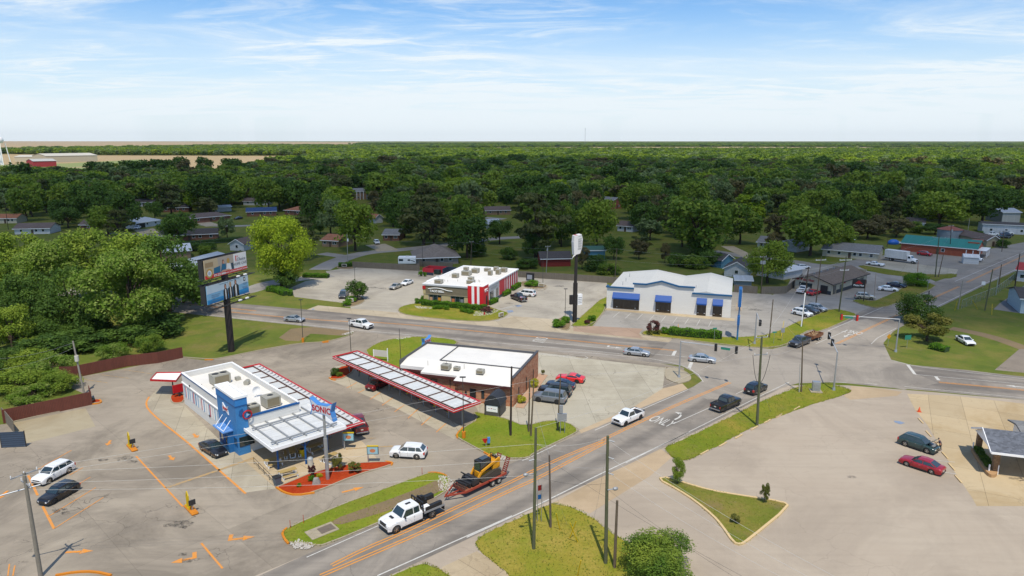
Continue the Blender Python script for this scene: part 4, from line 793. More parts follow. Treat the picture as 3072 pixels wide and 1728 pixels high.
# ---- equipment trailer, skid steer and attachments
tr0 = at('g', 1872, 745).xy+Vector((.2, .9)); tr1 = at('g', 2480, 470).xy+Vector((-.1, 1.0)); d_ = (tr1-tr0).normalized(); Lt = 9.6; ta = math.atan2(-d_.y, -d_.x)
tl = empty('equipment_trailer', (*(tr0+d_*(Lt/2)), .02), ta, 'long red equipment trailer with raised loading ramps', 'trailer')
TR = mat('trailer_red', '#a8432c', .7, var=.25); hw = 1.15; xA, xB = 2.6, -Lt/2+.9
m = MB()
for sg in (1, -1): m.box(xB, xA, sg*hw-.06, sg*hw+.06, .62, .86)
for i in range(12): x = xB+(xA-xB)*i/11; m.box(x-.04, x+.04, -hw+.06, hw-.06, .6, .7)
m.bar((xA, hw, .74), (Lt/2-.2, .08, .66), .12, .18); m.bar((xA, -hw, .74), (Lt/2-.2, -.08, .66), .12, .18); m.bar((xA-1.2, 0, .6), (Lt/2, 0, .6), .12, .14); m.box(xA-.06, xA+.06, -hw+.06, hw-.06, .62, .86); m.build('frame', TR, tl)
m = MB(); m.box(xB, xA-.08, -hw+.08, hw-.08, .72, .79); m.build('deck', mat('trailer_deck', '#9a6044', .9, var=.35), tl)
for sg in (1, -1):
 m = MB(); m.box(-2.9, -.9, sg*(hw+.08), sg*(hw+.38), .88, .93); m.build('fender', TR, tl)
 for x in (-2.4, -1.4): w_ = wheel(tl, 'cab', x, sg*(hw+.24), 'white'); w_.scale = (.92, .92, .92)
 m = MB(); b0_ = Vector((xB, sg*.75, .8)); b1 = Vector((xB-.75, sg*.75, 2.5)); m.bar(b0_+Vector((0, -.28, 0)), b1+Vector((0, -.28, 0)), .08); m.bar(b0_+Vector((0, .28, 0)), b1+Vector((0, .28, 0)), .08)
 for i in range(8): p = b0_.lerp(b1, (i+.5)/8); m.bar(p+Vector((0, -.28, 0)), p+Vector((0, .28, 0)), .09)
 m.build('loading_ramp', mat('ramp_red', '#8e2f22', .7, var=.2), tl)
m = MB(); m.tube((Lt/2-.6, .0, 0.1), (Lt/2-.6, 0, 1.1), .05); m.build('jack', GREY, tl)
TM = Matrix.Translation(tl.location) @ Matrix.Rotation(ta, 4, 'Z')
SK = mat('machine_yellow', '#e8a317', .5, var=.12); sk = empty('skid_steer', TM @ Vector((-1.3, 0, .8)), ta, 'yellow and black tracked skid steer chained on the red trailer', 'skid steer'); sk.scale = (1.15, 1.1, 1.18)
m = MB(); m.prism([(-1.5, -.42), (1.0, -.42), (1.15, .42), (-1.5, .42)], .35, 1.0); m.box(-1.75, -.75, -.62, .62, .7, 1.55); m.build('body', SK, sk, bevel=.05)
m = MB(); m.add([(1.0, -.46, .8), (1.0, .46, .8), (-.55, .46, .8), (-.55, -.46, .8), (.85, -.44, 1.95), (.85, .44, 1.95), (-.5, .44, 2.0), (-.5, -.44, 2.0)], [(0, 1, 5, 4), (1, 2, 6, 5), (2, 3, 7, 6), (3, 0, 4, 7), (4, 5, 6, 7)]); m.box(-.45, .5, -.3, .3, 2.0, 2.12); m.build('cab', GLASS, sk)
m = MB(); m.prism([(-.6, -.5), (.95, -.48), (.95, .48), (-.6, .5)], 1.96, 2.04)
for x, y in ((.92, .46), (.92, -.46), (-.55, .46), (-.55, -.46)): m.bar((x, y, .8), (x*.95, y, 2.0), .08)
m.build('cab_frame', BLACK, sk)
for sg in (1, -1):
 m = MB(); P_ = [(-1.45, .1), (.8, .0), (1.15, .2), (1.1, .5), (-.9, .78), (-1.5, .62), (-1.65, .35)]
 vv = [(x, sg*.55, z) for x, z in P_]+[(x, sg*.93, z) for x, z in P_]; n_ = len(P_); m.add(vv, [tuple(range(n_)), tuple(range(2*n_-1, n_-1, -1))]+[(i, (i+1) % n_, n_+(i+1) % n_, n_+i) for i in range(n_)])
 for i in range(n_):
  a, b = Vector((P_[i][0], 0, P_[i][1])), Vector((P_[(i+1) % n_][0], 0, P_[(i+1) % n_][1])); kk = max(1, int((b-a).length/.15))
  for j in range(kk): p = a.lerp(b, (j+.5)/kk); m.box(p.x-.04, p.x+.04, min(sg*.53, sg*.95), max(sg*.53, sg*.95), p.z-.03, p.z+.03)
 m.build('track', mat('track_rubber', '#4d463c', .9, var=.2), sk)
 m = MB(); m.bar((-1.65, sg*.62, 1.75), (.9, sg*.62, 1.05), .16, .26); m.bar((.9, sg*.62, 1.05), (1.5, sg*.55, .25), .16, .24); m.bar((-1.65, sg*.62, 1.75), (-1.5, sg*.62, .9), .14, .24); m.build('lift_arm', SK, sk, bevel=.03)
m = MB(); m.bar((-1.6, -.6, 1.7), (-1.6, .6, 1.7), .12); m.bar((-1.3, -.4, 1.6), (-1.3, -.4, 2.1), .05); m.bar((-1.3, .4, 1.6), (-1.3, .4, 2.1), .05); m.bar((-1.3, -.4, 2.1), (-1.3, .4, 2.1), .05); m.build('rear_guard', DARK, sk)
mu = empty('mulcher_head', TM @ Vector((.8, 0, .8)), ta, 'black mulching drum head in front of the skid steer', 'attachment')
m = MB(); m.prism([(-.5, -1.0), (.5, -1.0), (.5, 1.0), (-.5, 1.0)], .15, .75); m.build('housing', DARK, mu, bevel=.08); m = MB(); m.tube((.35, -.98, .35), (.35, .98, .35), .32, n=14)
for i in range(40): t_ = i*.9; y = -.95+1.9*i/39; m.obox((.35+.34*math.cos(t_), y, .35+.34*math.sin(t_)), (.05, 0, 0), (0, .04, 0), (0, 0, .05))
m.build('drum', BLACK, mu); m = MB(); m.bar((.2, -.8, .75), (.75, -.8, 1.35), .08); m.bar((.2, .8, .75), (.75, .8, 1.35), .08); m.bar((.75, -.9, 1.35), (.75, .9, 1.35), .1); m.build('push_bar', BLACK, mu)
gr_ = empty('grapple_bucket', TM @ Vector((2.2, 0, .8)), ta+.1, 'dark grapple bucket near the front of the red trailer', 'attachment')
m = MB()
for i in range(9):
 y = -.85+1.7*i/8; prev = None
 for j in range(7): t_ = math.pi*(.0+j/6*1.05); p = Vector((.55*math.cos(t_), y, .05+.6*math.sin(t_)*.9)); (m.bar(prev, p, .05, .09) if prev else None); prev = p
m.bar((-.5, -.85, .3), (-.5, .85, .3), .2); m.bar((.1, -.85, .6), (.1, .85, .6), .14); m.build('tines', DARK, gr_); m = MB(); m.box(-.55, -.35, -.95, .95, .02, .6); m.build('back_plate', DARK, gr_)
# ---- box truck
bx0, bx1 = at('M', 1213, 612), at('M', 1425, 640); d_ = (bx1-bx0).xy.normalized(); n_ = Vector((-d_.y, d_.x)); n_ = n_ if n_.y > 0 else -n_
bt = empty('box_truck', (*((bx0+bx1).xy/2+n_*1.1), .02), math.atan2(d_.y, d_.x), 'white box truck parked before the teal-roofed brick building', 'truck')
m = MB(); m.box(-4.9, 2.2, -1.22, 1.22, 1.1, 3.75); m.build('cargo_box', rows('box_panel', '#f2f2ee', '#b9b9b6', .6, .03, 0, .5), bt, bevel=.04)
m = MB(); m.box(-4.9, 4.3, -.5, .5, .6, 1.05); m.build('chassis', BLACK, bt)
m = MB(); m.add([(2.35, y, z) for y in (-1.05, 1.05) for z in (.7, 2.5)]+[(3.3, y, 2.5) for y in (-1.0, 1.0)]+[(3.75, y, 1.65) for y in (-1.02, 1.02)]+[(5.0, y, 1.45) for y in (-.85, .85)]+[(5.05, y, .75) for y in (-.9, .9)], [(0, 1, 4, 6, 8, 10), (2, 11, 9, 7, 5, 3), (1, 3, 5, 4), (4, 5, 7, 6), (6, 7, 9, 8), (8, 9, 11, 10), (0, 2, 3, 1)]); m.build('cab', WHITE, bt, bevel=.06)
m = MB(); m.add([(3.36, -.88, 2.4), (3.36, .88, 2.4), (3.74, .92, 1.72), (3.74, -.92, 1.72)], [(0, 1, 2, 3)]); m.build('windscreen', GLASS, bt)
for sg in (1, -1):
 m = MB(); m.box(2.6, 3.3, sg*1.04-.03, sg*1.04+.03, 1.65, 2.3); m.build('side_window', GLASS, bt)
 for x, y in ((4.2, .95), (-2.9, .95)): w_ = wheel(bt, 'cab', x, sg*y, 'silver'); w_.scale = (1.15,)*3; w_.location.z = .5
 m = MB(); m.box(3.7, 4.7, sg*.8, sg*1.12, 1.0, 1.15); m.build('fender', WHITE, bt, bevel=.05)
m = MB(); m.box(5.0, 5.12, -.5, .5, .85, 1.35); m.build('grille', DARK, bt); m = MB(); m.box(4.95, 5.2, -1.05, 1.05, .5, .75); m.build('bumper', CHROME, bt, bevel=.03)
# ---- timber trailer behind the dark grey pickup
a = at('L', 2330, 1083); b = at('L', 2385, 1068); pk = [o for o in C.objects if o.get('label', '').startswith('dark grey pickup truck towing')][0]; ang = pk.rotation_euler.z
pos = pk.matrix_basis @ Vector((-6.2, -.15, 0)); ut = empty('utility_trailer', (pos.x, pos.y, .02), ang, 'rusty brown box trailer loaded with scrap timber', 'trailer')
RU = mat('rusty_steel', '#8a5a3c', .85, var=.3); m = MB(); m.box(-2.1, 2.1, -1.0, 1.0, .62, .7)
for sg in (1, -1): m.box(-2.1, 2.1, sg*1.0-.03, sg*1.0+.03, .7, 1.25)
m.box(2.07, 2.13, -.97, .97, .7, 1.25); m.box(-2.13, -2.07, -.97, .97, .7, 1.25); m.build('box', RU, ut)
m = MB(); m.bar((2.1, .9, .62), (3.3, 0, .6), .1); m.bar((2.1, -.9, .62), (3.3, 0, .6), .1); m.build('tongue', RU, ut)
for sg in (1, -1):
 for x in (-.45, .4): wheel(ut, 'sedan', x, sg*1.15, 'white')
 m = MB(); m.box(-.9, .85, sg*1.04, sg*1.28, .72, .77); m.build('fender', RU, ut)
m = MB(); rs_ = random.Random(8)
for i in range(26): p = Vector((rs_.uniform(-1.7, 1.7), rs_.uniform(-.7, .7), .8+rs_.random()*.3)); d = Vector((rs_.uniform(-1, 1), rs_.uniform(-.5, .5), rs_.uniform(-.1, .5))).normalized(); m.bar(p-d*.8, p+d*rs_.uniform(.5, 1.1), .09, .04)
o = m.build('timber_pile', mat('raw_timber', '#c2a077', .9, var=.3)); o.location = (pos.x, pos.y, .02); o.rotation_euler = (0, 0, ang); tag(o, 'jumbled pile of scrap timber in the rusty trailer', 'timber')
# ---- travel trailer, compact loader
o = empty('travel_trailer', (*at('K', 238, 392).xy, 0), .0, 'white travel trailer behind the board fence by the hip-roofed house', 'caravan')
m = MB(); m.box(-2.9, 2.9, -.05, 2.3, .5, 2.9); m.build('body', WHITE, o, bevel=.25); m = MB(); m.box(-2.6, -1.2, -.075, -.02, 1.5, 2.2); m.build('window', GLASS, o); m = MB(); m.box(.3, 1.1, -.075, -.02, 1.6, 2.1); m.build('window', GLASS, o)
m = MB(); m.add([(1.2, -.07, 1.9), (2.6, -.07, 1.5), (2.6, -.07, 1.2), (1.2, -.07, 1.7)], [(0, 1, 2, 3)]); m.build('stripe', BLACK, o); m = MB(); m.box(-.5, .5, .8, 1.5, 2.9, 3.1); m.build('roof_unit', OFFW, o); m = MB(); m.box(-.8, .8, .0, 2.2, .05, .5); m.build('wheels', RUBBER, o)
o = empty('compact_loader', (*at('M', 2495, 1030).xy, 0), 2.6, 'orange and white compact loader parked on the gravel pad', 'loader')
m = MB(); m.box(-1.1, .9, -.55, .55, .35, 1.0); m.build('body', mat('loader_orange', '#c8501e'), o, bevel=.06); m = MB(); m.box(-.6, .6, -.45, .45, 1.0, 1.75); m.build('cab', GLASS, o)
for sg in (1, -1):
 m = MB(); m.bar((-1.2, sg*.62, 1.5), (1.4, sg*.62, .7), .12, .2); m.build('lift_arm', WHITE, o)
 for x in (-.7, .6): w_ = wheel(o, 'sedan', x, sg*.72)
m = MB(); m.box(1.3, 1.9, -.8, .8, .1, .6); m.build('bucket', DARK, o)
# ------------------------------------------------------------------ buildings and fixed things
def frame(O, xd): a = math.atan2(xd[1], xd[0]); return Vector((O[0], O[1], 0)), a
def loc(root, p):                          # world point -> root's local frame
 a = root.rotation_euler.z; d = Vector(p)-root.location; return Vector((d.x*math.cos(a)+d.y*math.sin(a), -d.x*math.sin(a)+d.y*math.cos(a), p[2]-root.location.z))
def part(name, m, parent, f, bevel=0): b = MB(); f(b); return b.build(name, m, parent, bevel)
def boxp(name, m, parent, *b, bevel=0): return part(name, m, parent, lambda k: k.box(*b), bevel)
ROOFW = mat('roof_membrane', '#f6f2ea', .7, var=.13, scale=.35); METAL_U = mat('unit_metal', '#b9b5a6', .5, .2, var=.1); WALLW = rows('painted_block_white', '#f1efe9', '#d9d6ce', .4, .04, 2, .8, var=.04)
def hvac(parent, x, y, z, w, d, h, fans=2, name='rooftop_unit'):
 b = MB(); b.box(x-w/2, x+w/2, y-d/2, y+d/2, z+.15, z+h); b.box(x-w/2+.05, x+w/2-.05, y-d/2+.05, y+d/2-.05, z, z+.15, 2); b.box(x-w*.4, x+w*.4, y-d/2-.01, y-d/2+.05, z+.25, z+h-.15, 1)
 o = b.build(name, [METAL_U, mat('unit_coil', '#8d8268'), DARK], parent)
 for i in range(fans):
  f = MB(); fx = x+(i-(fans-1)/2)*w*.46; f.lathe([(0, .03), (w*.1, .03), (w*.19, .02)], 14, (fx, y+d*.05, z+h)); f.lathe([(w*.19, 0), (w*.21, .05), (w*.22, 0)], 14, (fx, y+d*.05, z+h), mi=1); f.build('fan_grille', [BLACK, METAL_U], o)
 return o
def window(parent, x0, x1, z0, z1, y, frame_m=WHITE, axis='x', out=-1, div=0, glass=GLASS):
 """flat window on a wall facing -y (axis x) or +-x (axis y); y is the wall plane"""
 t = .06*out
 def bx(b, a0, a1, c0, c1, d0, d1, mi=0):
  lo, hi = min(y+d0, y+d1), max(y+d0, y+d1)
  b.box(*((a0, a1, lo, hi) if axis == 'x' else (lo, hi, a0, a1)), c0, c1, mi)
 b = MB()
 for a in ((x0, x1, z0, z0+.07), (x0, x1, z1-.07, z1), (x0, x0+.07, z0+.07, z1-.07), (x1-.07, x1, z0+.07, z1-.07)): bx(b, *a, -.02*out, t)
 for i in range(div): xx = x0+(x1-x0)*(i+1)/(div+1); bx(b, xx-.03, xx+.03, z0+.07, z1-.07, -.02*out, t)
 f = b.build('window', frame_m, parent); g = MB(); bx(g, x0+.06, x1-.06, z0+.06, z1-.06, 0, t*.5); g.build('pane', glass, f); return f
# ---- drive-in restaurant
B0, ba = frame((-35.31, 81.9), (.73, .683)); dv = empty('drive_in_restaurant', B0, ba, 'long white drive-in restaurant with a blue corner tower', 'restaurant')
b = MB(); X0, X1, Y0, Y1, H = .95, 8.7, .3, 23.8, 5.0; T = .22
b.box(X0, X0+T, Y0, Y1, 0, H); b.box(X1-T, X1, Y0, Y1, 0, H); b.box(X0+T, X1-T, Y0, Y0+T, 0, 4.75); b.box(X0+T, X1-T, Y1-T, Y1, 0, H); b.build('wall', WALLW, dv)
boxp('roof', ROOFW, dv, X0+T, X1-T, Y0+T, Y1-T, 3.9, 4.15)
b = MB(); b.box(X0-.06, X0+T+.04, 6.5, Y1+.05, H, H+.1); b.box(X0+T+.05, X1+.05, Y0-.08, Y0+T+.04, 4.75, 4.98, 1); b.box(X1-T, X1+.05, Y0+T+.05, Y1, H, H+.07); b.box(X0+T+.05, X1-T-.01, Y1-T, Y1+.05, H, H+.07); b.build('coping', [WHITE, DBLUE], dv)
b = MB(); b.box(X0-.14, X0-.001, 6.5, Y1+.1, 3.45, 3.62); b.build('cornice', WHITE, dv)
boxp('wall_trim', DBLUE, dv, X0-.05, X0-.002, 9.5, Y1, 4.82, 4.98)
cols = [mat('panel_sky', '#9cc4e4'), WHITE, mat('panel_blue', '#5f9fd4'), WHITE, mat('panel_red', '#d9707e'), mat('panel_sky', '#9cc4e4'), WHITE]
for i in range(34):
 y = 7.0+i*.48
 if y < 23.3 and i % 5 != 4: o = boxp('stripe_panel', cols[i % 7], dv, X0-.035, X0-.003, y, y+(.3 if i % 2 else .2), 1.35, 3.1)
for y in (10.2, 13.6): pass
b = MB(); b.box(X0-.1, X0-.002, 12.6, 12.9, 1.2, 1.5); b.box(X0-.12, X0-.002, 8.3, 8.5, 3.7, 3.95); b.box(X0-.12, X0-.002, 20.3, 20.5, 3.7, 3.95); b.build('wall_fixture', DARK, dv)
BT = bricks('blue_brick', '#4191d2', '#3a88ca', '#3580c0', .4, .2, .6)
tw = part('tower', BT, dv, lambda k: k.box(0, 1.5, .05, 6.4, 0, 6.75)); part('tower_cap', mat('tower_cap_blue', '#2f86cf', .6, var=.06), tw, lambda k: k.box(-.05, 1.55, 0, 6.45, 6.75, 7.75))
def rim(k):
 k.box(-.15, 1.65, -.1, .25, 7.75, 8.05); k.box(-.15, 1.65, 6.2, 6.55, 7.75, 8.05); k.box(-.15, .15, .25, 6.2, 7.75, 8.05); k.box(1.35, 1.65, .25, 6.2, 7.75, 8.05)
 for y in (1.7, 3.2, 4.7): k.box(.15, 1.35, y-.05, y+.05, 7.75, 7.95)
part('tower_rim', WHITE, tw, rim); boxp('tower_well', ROOFW, tw, .15, 1.35, .25, 6.2, 7.751, 7.8); part('tower_band', DBLUE, tw, lambda k: (k.box(-.06, 1.56, -.01, 6.46, 6.62, 6.78)))
wb = boxp('pickup_window_bay', mat('bay_blue', '#1f6fae', .6), dv, -.62, -.003, 1.7, 4.9, 0, 2.95); aw = boxp('awning', mat('awning_blue', '#6ea3e6', .5), dv, -1.35, 0.02, 1.5, 5.0, 2.98, 3.12)
for y in (1.9, 3.2, 4.6): part('awning_rod', WHITE, aw, lambda k: k.tube((-1.1, y, 3.1), (-.02, y+.15, 4.3), .045))
part('awning_rod', WHITE, aw, lambda k: k.tube((-1.15, 1.7, 3.2), (-1.15, 3.9, 3.2), .045))
window(dv, 1.95, 2.7, .9, 2.3, -.62, DBLUE, 'y', -1); window(dv, 3.3, 4.3, 1.2, 2.4, -.62, DBLUE, 'y', -1); window(dv, .3, 1.4, 1.1, 2.3, 0.0, DBLUE, 'y', -1); window(dv, .15, 2.1, 1.15, 2.45, .05, DARK, 'x', -1)
window(dv, 3.3, 4.6, 1.3, 2.6, Y0, DARK); window(dv, 5.3, 8.2, .1, 2.6, Y0, DARK, div=3)
sg = part('wall_badge', mat('badge_white', '#e9edf2'), dv, lambda k: k.prism([], 0, 0) if 0 else k.add([(-.12, y, z) for y, z in ((4.2, 5.0), (4.35, 5.55), (4.2, 6.2), (3.3, 5.75), (2.4, 6.15), (2.6, 5.55), (2.4, 4.95), (3.3, 5.3))]+[(-.003, y, z) for y, z in ((4.2, 5.0), (4.35, 5.55), (4.2, 6.2), (3.3, 5.75), (2.4, 6.15), (2.6, 5.55), (2.4, 4.95), (3.3, 5.3))], [tuple(range(8)), tuple(range(15, 7, -1))]+[(i, (i+1) % 8, 8+(i+1) % 8, 8+i) for i in range(8)]))
text_obj('lettering', 'SONIC', .52, RED, sg, facing((-.14, 3.3, 5.55), (0, -1, 0)), .03, 1., True)
em = MB(); em.lathe([(.48, -.06), (.62, -.08), (.66, 0), (.48, 0)], 20, (1.45, -.02, 5.3), 'y'); em.build('emblem_ring', RED, dv); em = MB(); em.lathe([(0, -.04), (.3, -.04)], 3, (1.45, -.02, 5.3), 'y'); em.build('emblem_cup', mat('emblem_white', '#9fc6e6'), dv)
em = MB(); em.add([(.35, -.02, 5.5), (.6, -.02, 5.2), (.95, -.02, 5.6), (.9, -.02, 6.3), (.5, -.02, 6.1), (.35, .045, 5.5), (.6, .045, 5.2), (.95, .045, 5.6), (.9, .045, 6.3), (.5, .045, 6.1)], [(0, 1, 2, 3, 4)]+[(i, (i+1) % 5, 5+(i+1) % 5, 5+i) for i in range(5)]); em.build('emblem_leaf', DBLUE, dv)
hvac(dv, 4.5, 17.7, 4.15, 2.6, 1.9, 1.5, 2); hvac(dv, 6.2, 3.7, 4.15, 2.1, 1.9, 1.5, 1); hvac(dv, 2.9, 2.3, 4.15, 1.9, 1.6, 1.4, 2)
part('exhaust_fan', METAL_U, dv, lambda k: k.tube((6.9, 14.0, 4.5), (7.5, 14.6, 4.5), .4, n=12)); boxp('vent_box', METAL_U, dv, 6.6, 7.3, 16.8, 17.5, 4.15, 4.65); boxp('roof_cabinet', METAL_U, dv, 1.9, 2.7, 9.2, 11.2, 4.15, 5.3)
part('satellite_dish', WHITE, dv, lambda k: (k.lathe([(0, .1), (.35, .05), (.6, -.08)], 16, (6.1, 8.2, 5.2), 'y'), k.tube((6.1, 8.3, 4.15), (6.1, 8.3, 5.2), .04)))
part('roof_pipe', METAL_U, dv, lambda k: [k.tube((x, y, 4.15), (x, y, 4.5), .05, n=6) for x, y in ((2.6, 15.5), (2.9, 15.1), (3.2, 14.7), (3.4, 14.2), (1.9, 18.0))]+[k.tube((2.7, 16, 4.22), (4.0, 17, 4.22), .1, n=6)])
def canopy(O, ang, w, L, z, label, posts, group='red-edged car canopies'):
 r = empty('car_canopy', (O[0], O[1], 0), ang, label, 'canopy', group)
 boxp('roof_tray', rows('tray_white', '#eef0ee', '#c9cccb', .45, .08, 1, .5), r, .12, w-.12, .12, L-.12, z-.05, z+.02)
 b = MB(); b.box(0, .12, 0, L, z-.25, z+.22); b.box(w-.12, w, 0, L, z-.25, z+.22); b.box(.12, w-.12, 0, .12, z-.25, z+.22); b.box(.12, w-.12, L-.12, L, z-.25, z+.22); b.build('fascia', mat('canopy_red', '#dd1c2c', .4), r)
 b = MB(); b.box(-.02, 0, 0, L, z-.02, z+.05); b.box(w, w+.02, 0, L, z-.02, z+.05); b.box(0, w, -.02, 0, z-.02, z+.05); b.build('fascia_stripe', WHITE, r)
 b = MB(); a0, a1 = .55, w-1.35
 for x in (a0, a1): b.box(x-.07, x+.07, .5, L-.5, z+.02, z+.2)
 n = int(L/3.3)
 for i in range(n+1): y = .55+(L-1.1)*i/n; b.box(a0+.07, a1-.07, y-.06, y+.06, z+.02, z+.15)
 b.build('roof_frame', mat('frame_brown', '#5c3a30', .7), r)
 for i in range(int(L/1.15)):
  y = .8+i*1.15; b = MB(); b.add([(w-1.0, y-.03, z+.03), (w-.35, y-.03, z+.03), (w-.35, y-.03, z+.3), (w-1.0, y+.03, z+.03), (w-.35, y+.03, z+.03), (w-.35, y+.03, z+.3)], [(0, 1, 2), (3, 5, 4), (0, 3, 4, 1), (1, 4, 5, 2), (2, 5, 3, 0)]); b.build('bracket', GREY, r)
 for i in range(posts): y = 1.2+(L-2.4)*i/(posts-1); b = MB(); b.tube((w*.5, y, 0), (w*.5, y, z-.05), .09, n=8); b.build('post', GREY, r)
 return r
bx_ = lambda x, y: (B0.x+x*math.cos(ba)-y*math.sin(ba), B0.y+x*math.sin(ba)+y*math.cos(ba))
canopy(bx_(8.75, -7.7), ba, 5.1, 33.2, 3.0, 'red-edged car canopy attached beside the drive-in restaurant', 10)
c2 = canopy((-8.15, 89.53), math.atan2(.66, .75) if 0 else math.atan2(.69, .724), 5.0, 33.6, 3.0, 'long free-standing red-edged car canopy in front of the brick office', 11)
pc = empty('patio_canopy', bx_(.95, -8.3), ba, 'white ribbed patio canopy with grey beams over picnic tables', 'canopy')
boxp('roof', rows('ribbed_white', '#f4f5f3', '#cfd2d0', .3, .1, 1, .5), pc, 0, 9.85, 0, 10.5, 3.35, 3.5); part('fascia', WHITE, pc, lambda k: (k.box(-.1, 0, -.1, 10.5, 3.2, 3.6), k.box(9.85, 9.95, -.1, 10.5, 3.2, 3.6), k.box(0, 9.85, -.1, 0, 3.2, 3.6)))
for x in (1.0, 2.9, 4.8, 6.7, 8.6): boxp('beam', GREY, pc, x-.07, x+.07, .7, 9.9, 3.52, 3.72)
for y in (1.2, 6.9): boxp('beam', GREY, pc, .4, 9.3, y-.1, y+.1, 3.74, 3.92)
for x, y in ((4.3, .3), (1.2, 1.5), (8.2, 2.0)): part('post', DBLUE, pc, lambda k: (k.tube((x, y, 0), (x, y, 3.3), .13), k.bar((x, y, 2.4), (x+.9, y, 3.3), .1), k.bar((x, y, 2.4), (x-.9, y, 3.3), .1)))
mc = empty('menu_canopy', at('B', 408, 490), ba, 'small red-edged canopy over the drive-through menu', 'canopy'); P4 = [loc(mc, at('B', *q, 2.8)).xy for q in ((172, 335), (235, 265), (492, 262), (430, 345))]
part('roof', [WHITE, RED], mc, lambda k: (k.prism(P4, 2.7, 2.78), kerbring(k, P4, True, .12, 2.95, 1))); 
mc.children[0].data.transform(Matrix.Identity(4)); 
def _fixring():                              # the ring was built from z=0: lift its foot to the roof
 for v in mc.children[0].data.vertices:
  if v.co.z < 2: v.co.z = 2.62
_fixring()
part('column', DARK, mc, lambda k: (k.tube((0, 0, 0), (0, 0, 1.3), .22), k.tube((0, 0, 1.3), (0, 0, 2.7), .1)))
mbd = empty('menu_board', at('B', 465, 505), ba, 'red menu board standing in mulch under the small canopy', 'sign'); boxp('board', RED, mbd, -.9, .9, -.1, .1, .8, 2.1); boxp('post', DARK, mbd, -.12, .12, -.1, .1, 0, .8)
proto = None
for i, (x, y) in enumerate(((280, 505), (392, 560), (502, 610), (610, 660), (738, 715), (862, 775), (990, 838), (1130, 905), (1270, 965))):
 p = at('C', x, y)
 if proto is None:
  proto = empty('order_station', p, ba, None, 'menu board', 'order stations under the long canopy'); boxp('board', BLACK, proto, -.06, .06, -.5, .5, .75, 1.75); part('frame', YEL, proto, lambda k: (k.box(-.09, .09, -.62, -.52, .7, 1.85), k.box(-.09, .09, -.52, .5, 1.77, 1.85), k.box(-.09, .09, -.52, -.2, .68, .75))); part('post', GREY, proto, lambda k: k.tube((.25, .2, 0), (.25, .2, 1.7), .06)); reg(proto); o = proto
 else: o = copy_tree(proto); o.location = p
 o['label'] = f"black and yellow order station, {['first', 'second', 'third', 'fourth', 'fifth', 'sixth', 'seventh', 'eighth', 'ninth'][i]} from the far end of the long canopy"
for i, (c, x, y) in enumerate((('F', 1330, 165), ('F', 1925, 790))):
 s_ = empty('order_island', at(c, x, y), math.atan2(-.73, .683), ['yellow island with red bollard, the far one of the two in the drive-in lot', 'yellow island with red bollard, the one nearest the camera'][i], 'order island', 'drive-through order islands')
 boxp('base', ORG, s_, -1.35, 1.35, -.38, .38, 0, .28, bevel=.12); boxp('pad', YEL, s_, -1.0, -.3, -.3, .3, .28, .5, bevel=.06); part('bollard', RED, s_, lambda k: k.tube((-1.0, 0, .25), (-1.0, 0, 1.4), .11))
 def fr(k):
  for a, b_ in (((-.35, -.25, .3), (-.35, -.25, 1.9)), ((.2, -.25, .3), (.2, -.25, 1.9)), ((-.35, -.25, 1.9), (-.1, -.25, 2.35)), ((.2, -.25, 1.9), (-.1, -.25, 2.35)), ((-.35, -.25, .35), (.2, -.25, .35))): k.bar(a, b_, .1, .14)
 part('arch', YEL, s_, fr); boxp('screen', DARK, s_, .5, .62, -.35, .35, .9, 1.5); part('screen_post', GREY, s_, lambda k: k.tube((.45, 0, .25), (.5, 0, 1.0), .06))
def bowtie(root, z, w, h, d, textsize):
 P = [(-.5, .38), (-.36, .5), (0, .24), (.36, .5), (.5, .38), (.42, 0), (.5, -.38), (.36, -.5), (0, -.24), (-.36, -.5), (-.5, -.38), (-.42, 0)]
 P = [(-.52, .5), (-.2, .24), (.3, .3), (.52, .5), (.42, 0), (.52, -.5), (.2, -.26), (-.3, -.24), (-.52, -.42), (-.44, 0)]
 n = len(P); v = [(x*w, -d/2, z+y*h) for x, y in P]+[(x*w, d/2, z+y*h) for x, y in P]
 part('sign_body', mat('sign_blue', '#4f93dd', .5), root, lambda k: k.add(v, [tuple(range(n)), tuple(range(2*n-1, n-1, -1))]+[(i, (i+1) % n, n+(i+1) % n, n+i) for i in range(n)]))
 for sg in (-1, 1):
  v2 = [(x*w*.9, sg*(d/2+.012), z+y*h*.86) for x, y in P]; v3 = [(a, sg*(d/2-.01), c) for a, b_, c in v2]
  f = part('sign_face', mat('sign_face', '#dfe6ef', .5), root, lambda k: k.add(v2+v3, [tuple(range(n))]+[(i, (i+1) % n, n+(i+1) % n, n+i) for i in range(n)]))
  text_obj('lettering', 'SONIC', textsize, RED, f, facing((0, sg*(d/2+.03), z), (-sg, 0, 0)), .03, .95, True)
s1 = empty('pole_sign', at('B', 1957, 1340), math.atan2(-.5, .86), 'tall grey pole carrying the large blue and white SONIC sign', 'sign'); hh = 10.4
part('pole', STEEL, s1, lambda k: (k.tube((0, 0, 0), (0, 0, 5.4), .23, n=12), k.tube((0, 0, 5.4), (0, 0, 8.6), .16, n=12), k.tube((0, 0, 0), (0, 0, .1), .36, n=12))); bowtie(s1, 9.1, 3.6, 2.3, .65, 1.05)
s2p = at('C', 1075, 330); s2 = empty('pole_sign', s2p, .1, 'second blue SONIC sign showing behind the brick office roof', 'sign'); z2 = hgt(s2p, 'C', 1090, 165)
part('pole', STEEL, s2, lambda k: k.tube((0, 0, 0), (0, 0, z2-1.2), .14)); s2.rotation_euler.z = 1.15; bowtie(s2, z2-.9, 2.6, 1.7, .6, .75)
TT = mat('table_tan', '#b89d62', .7, var=.1); pt0 = None
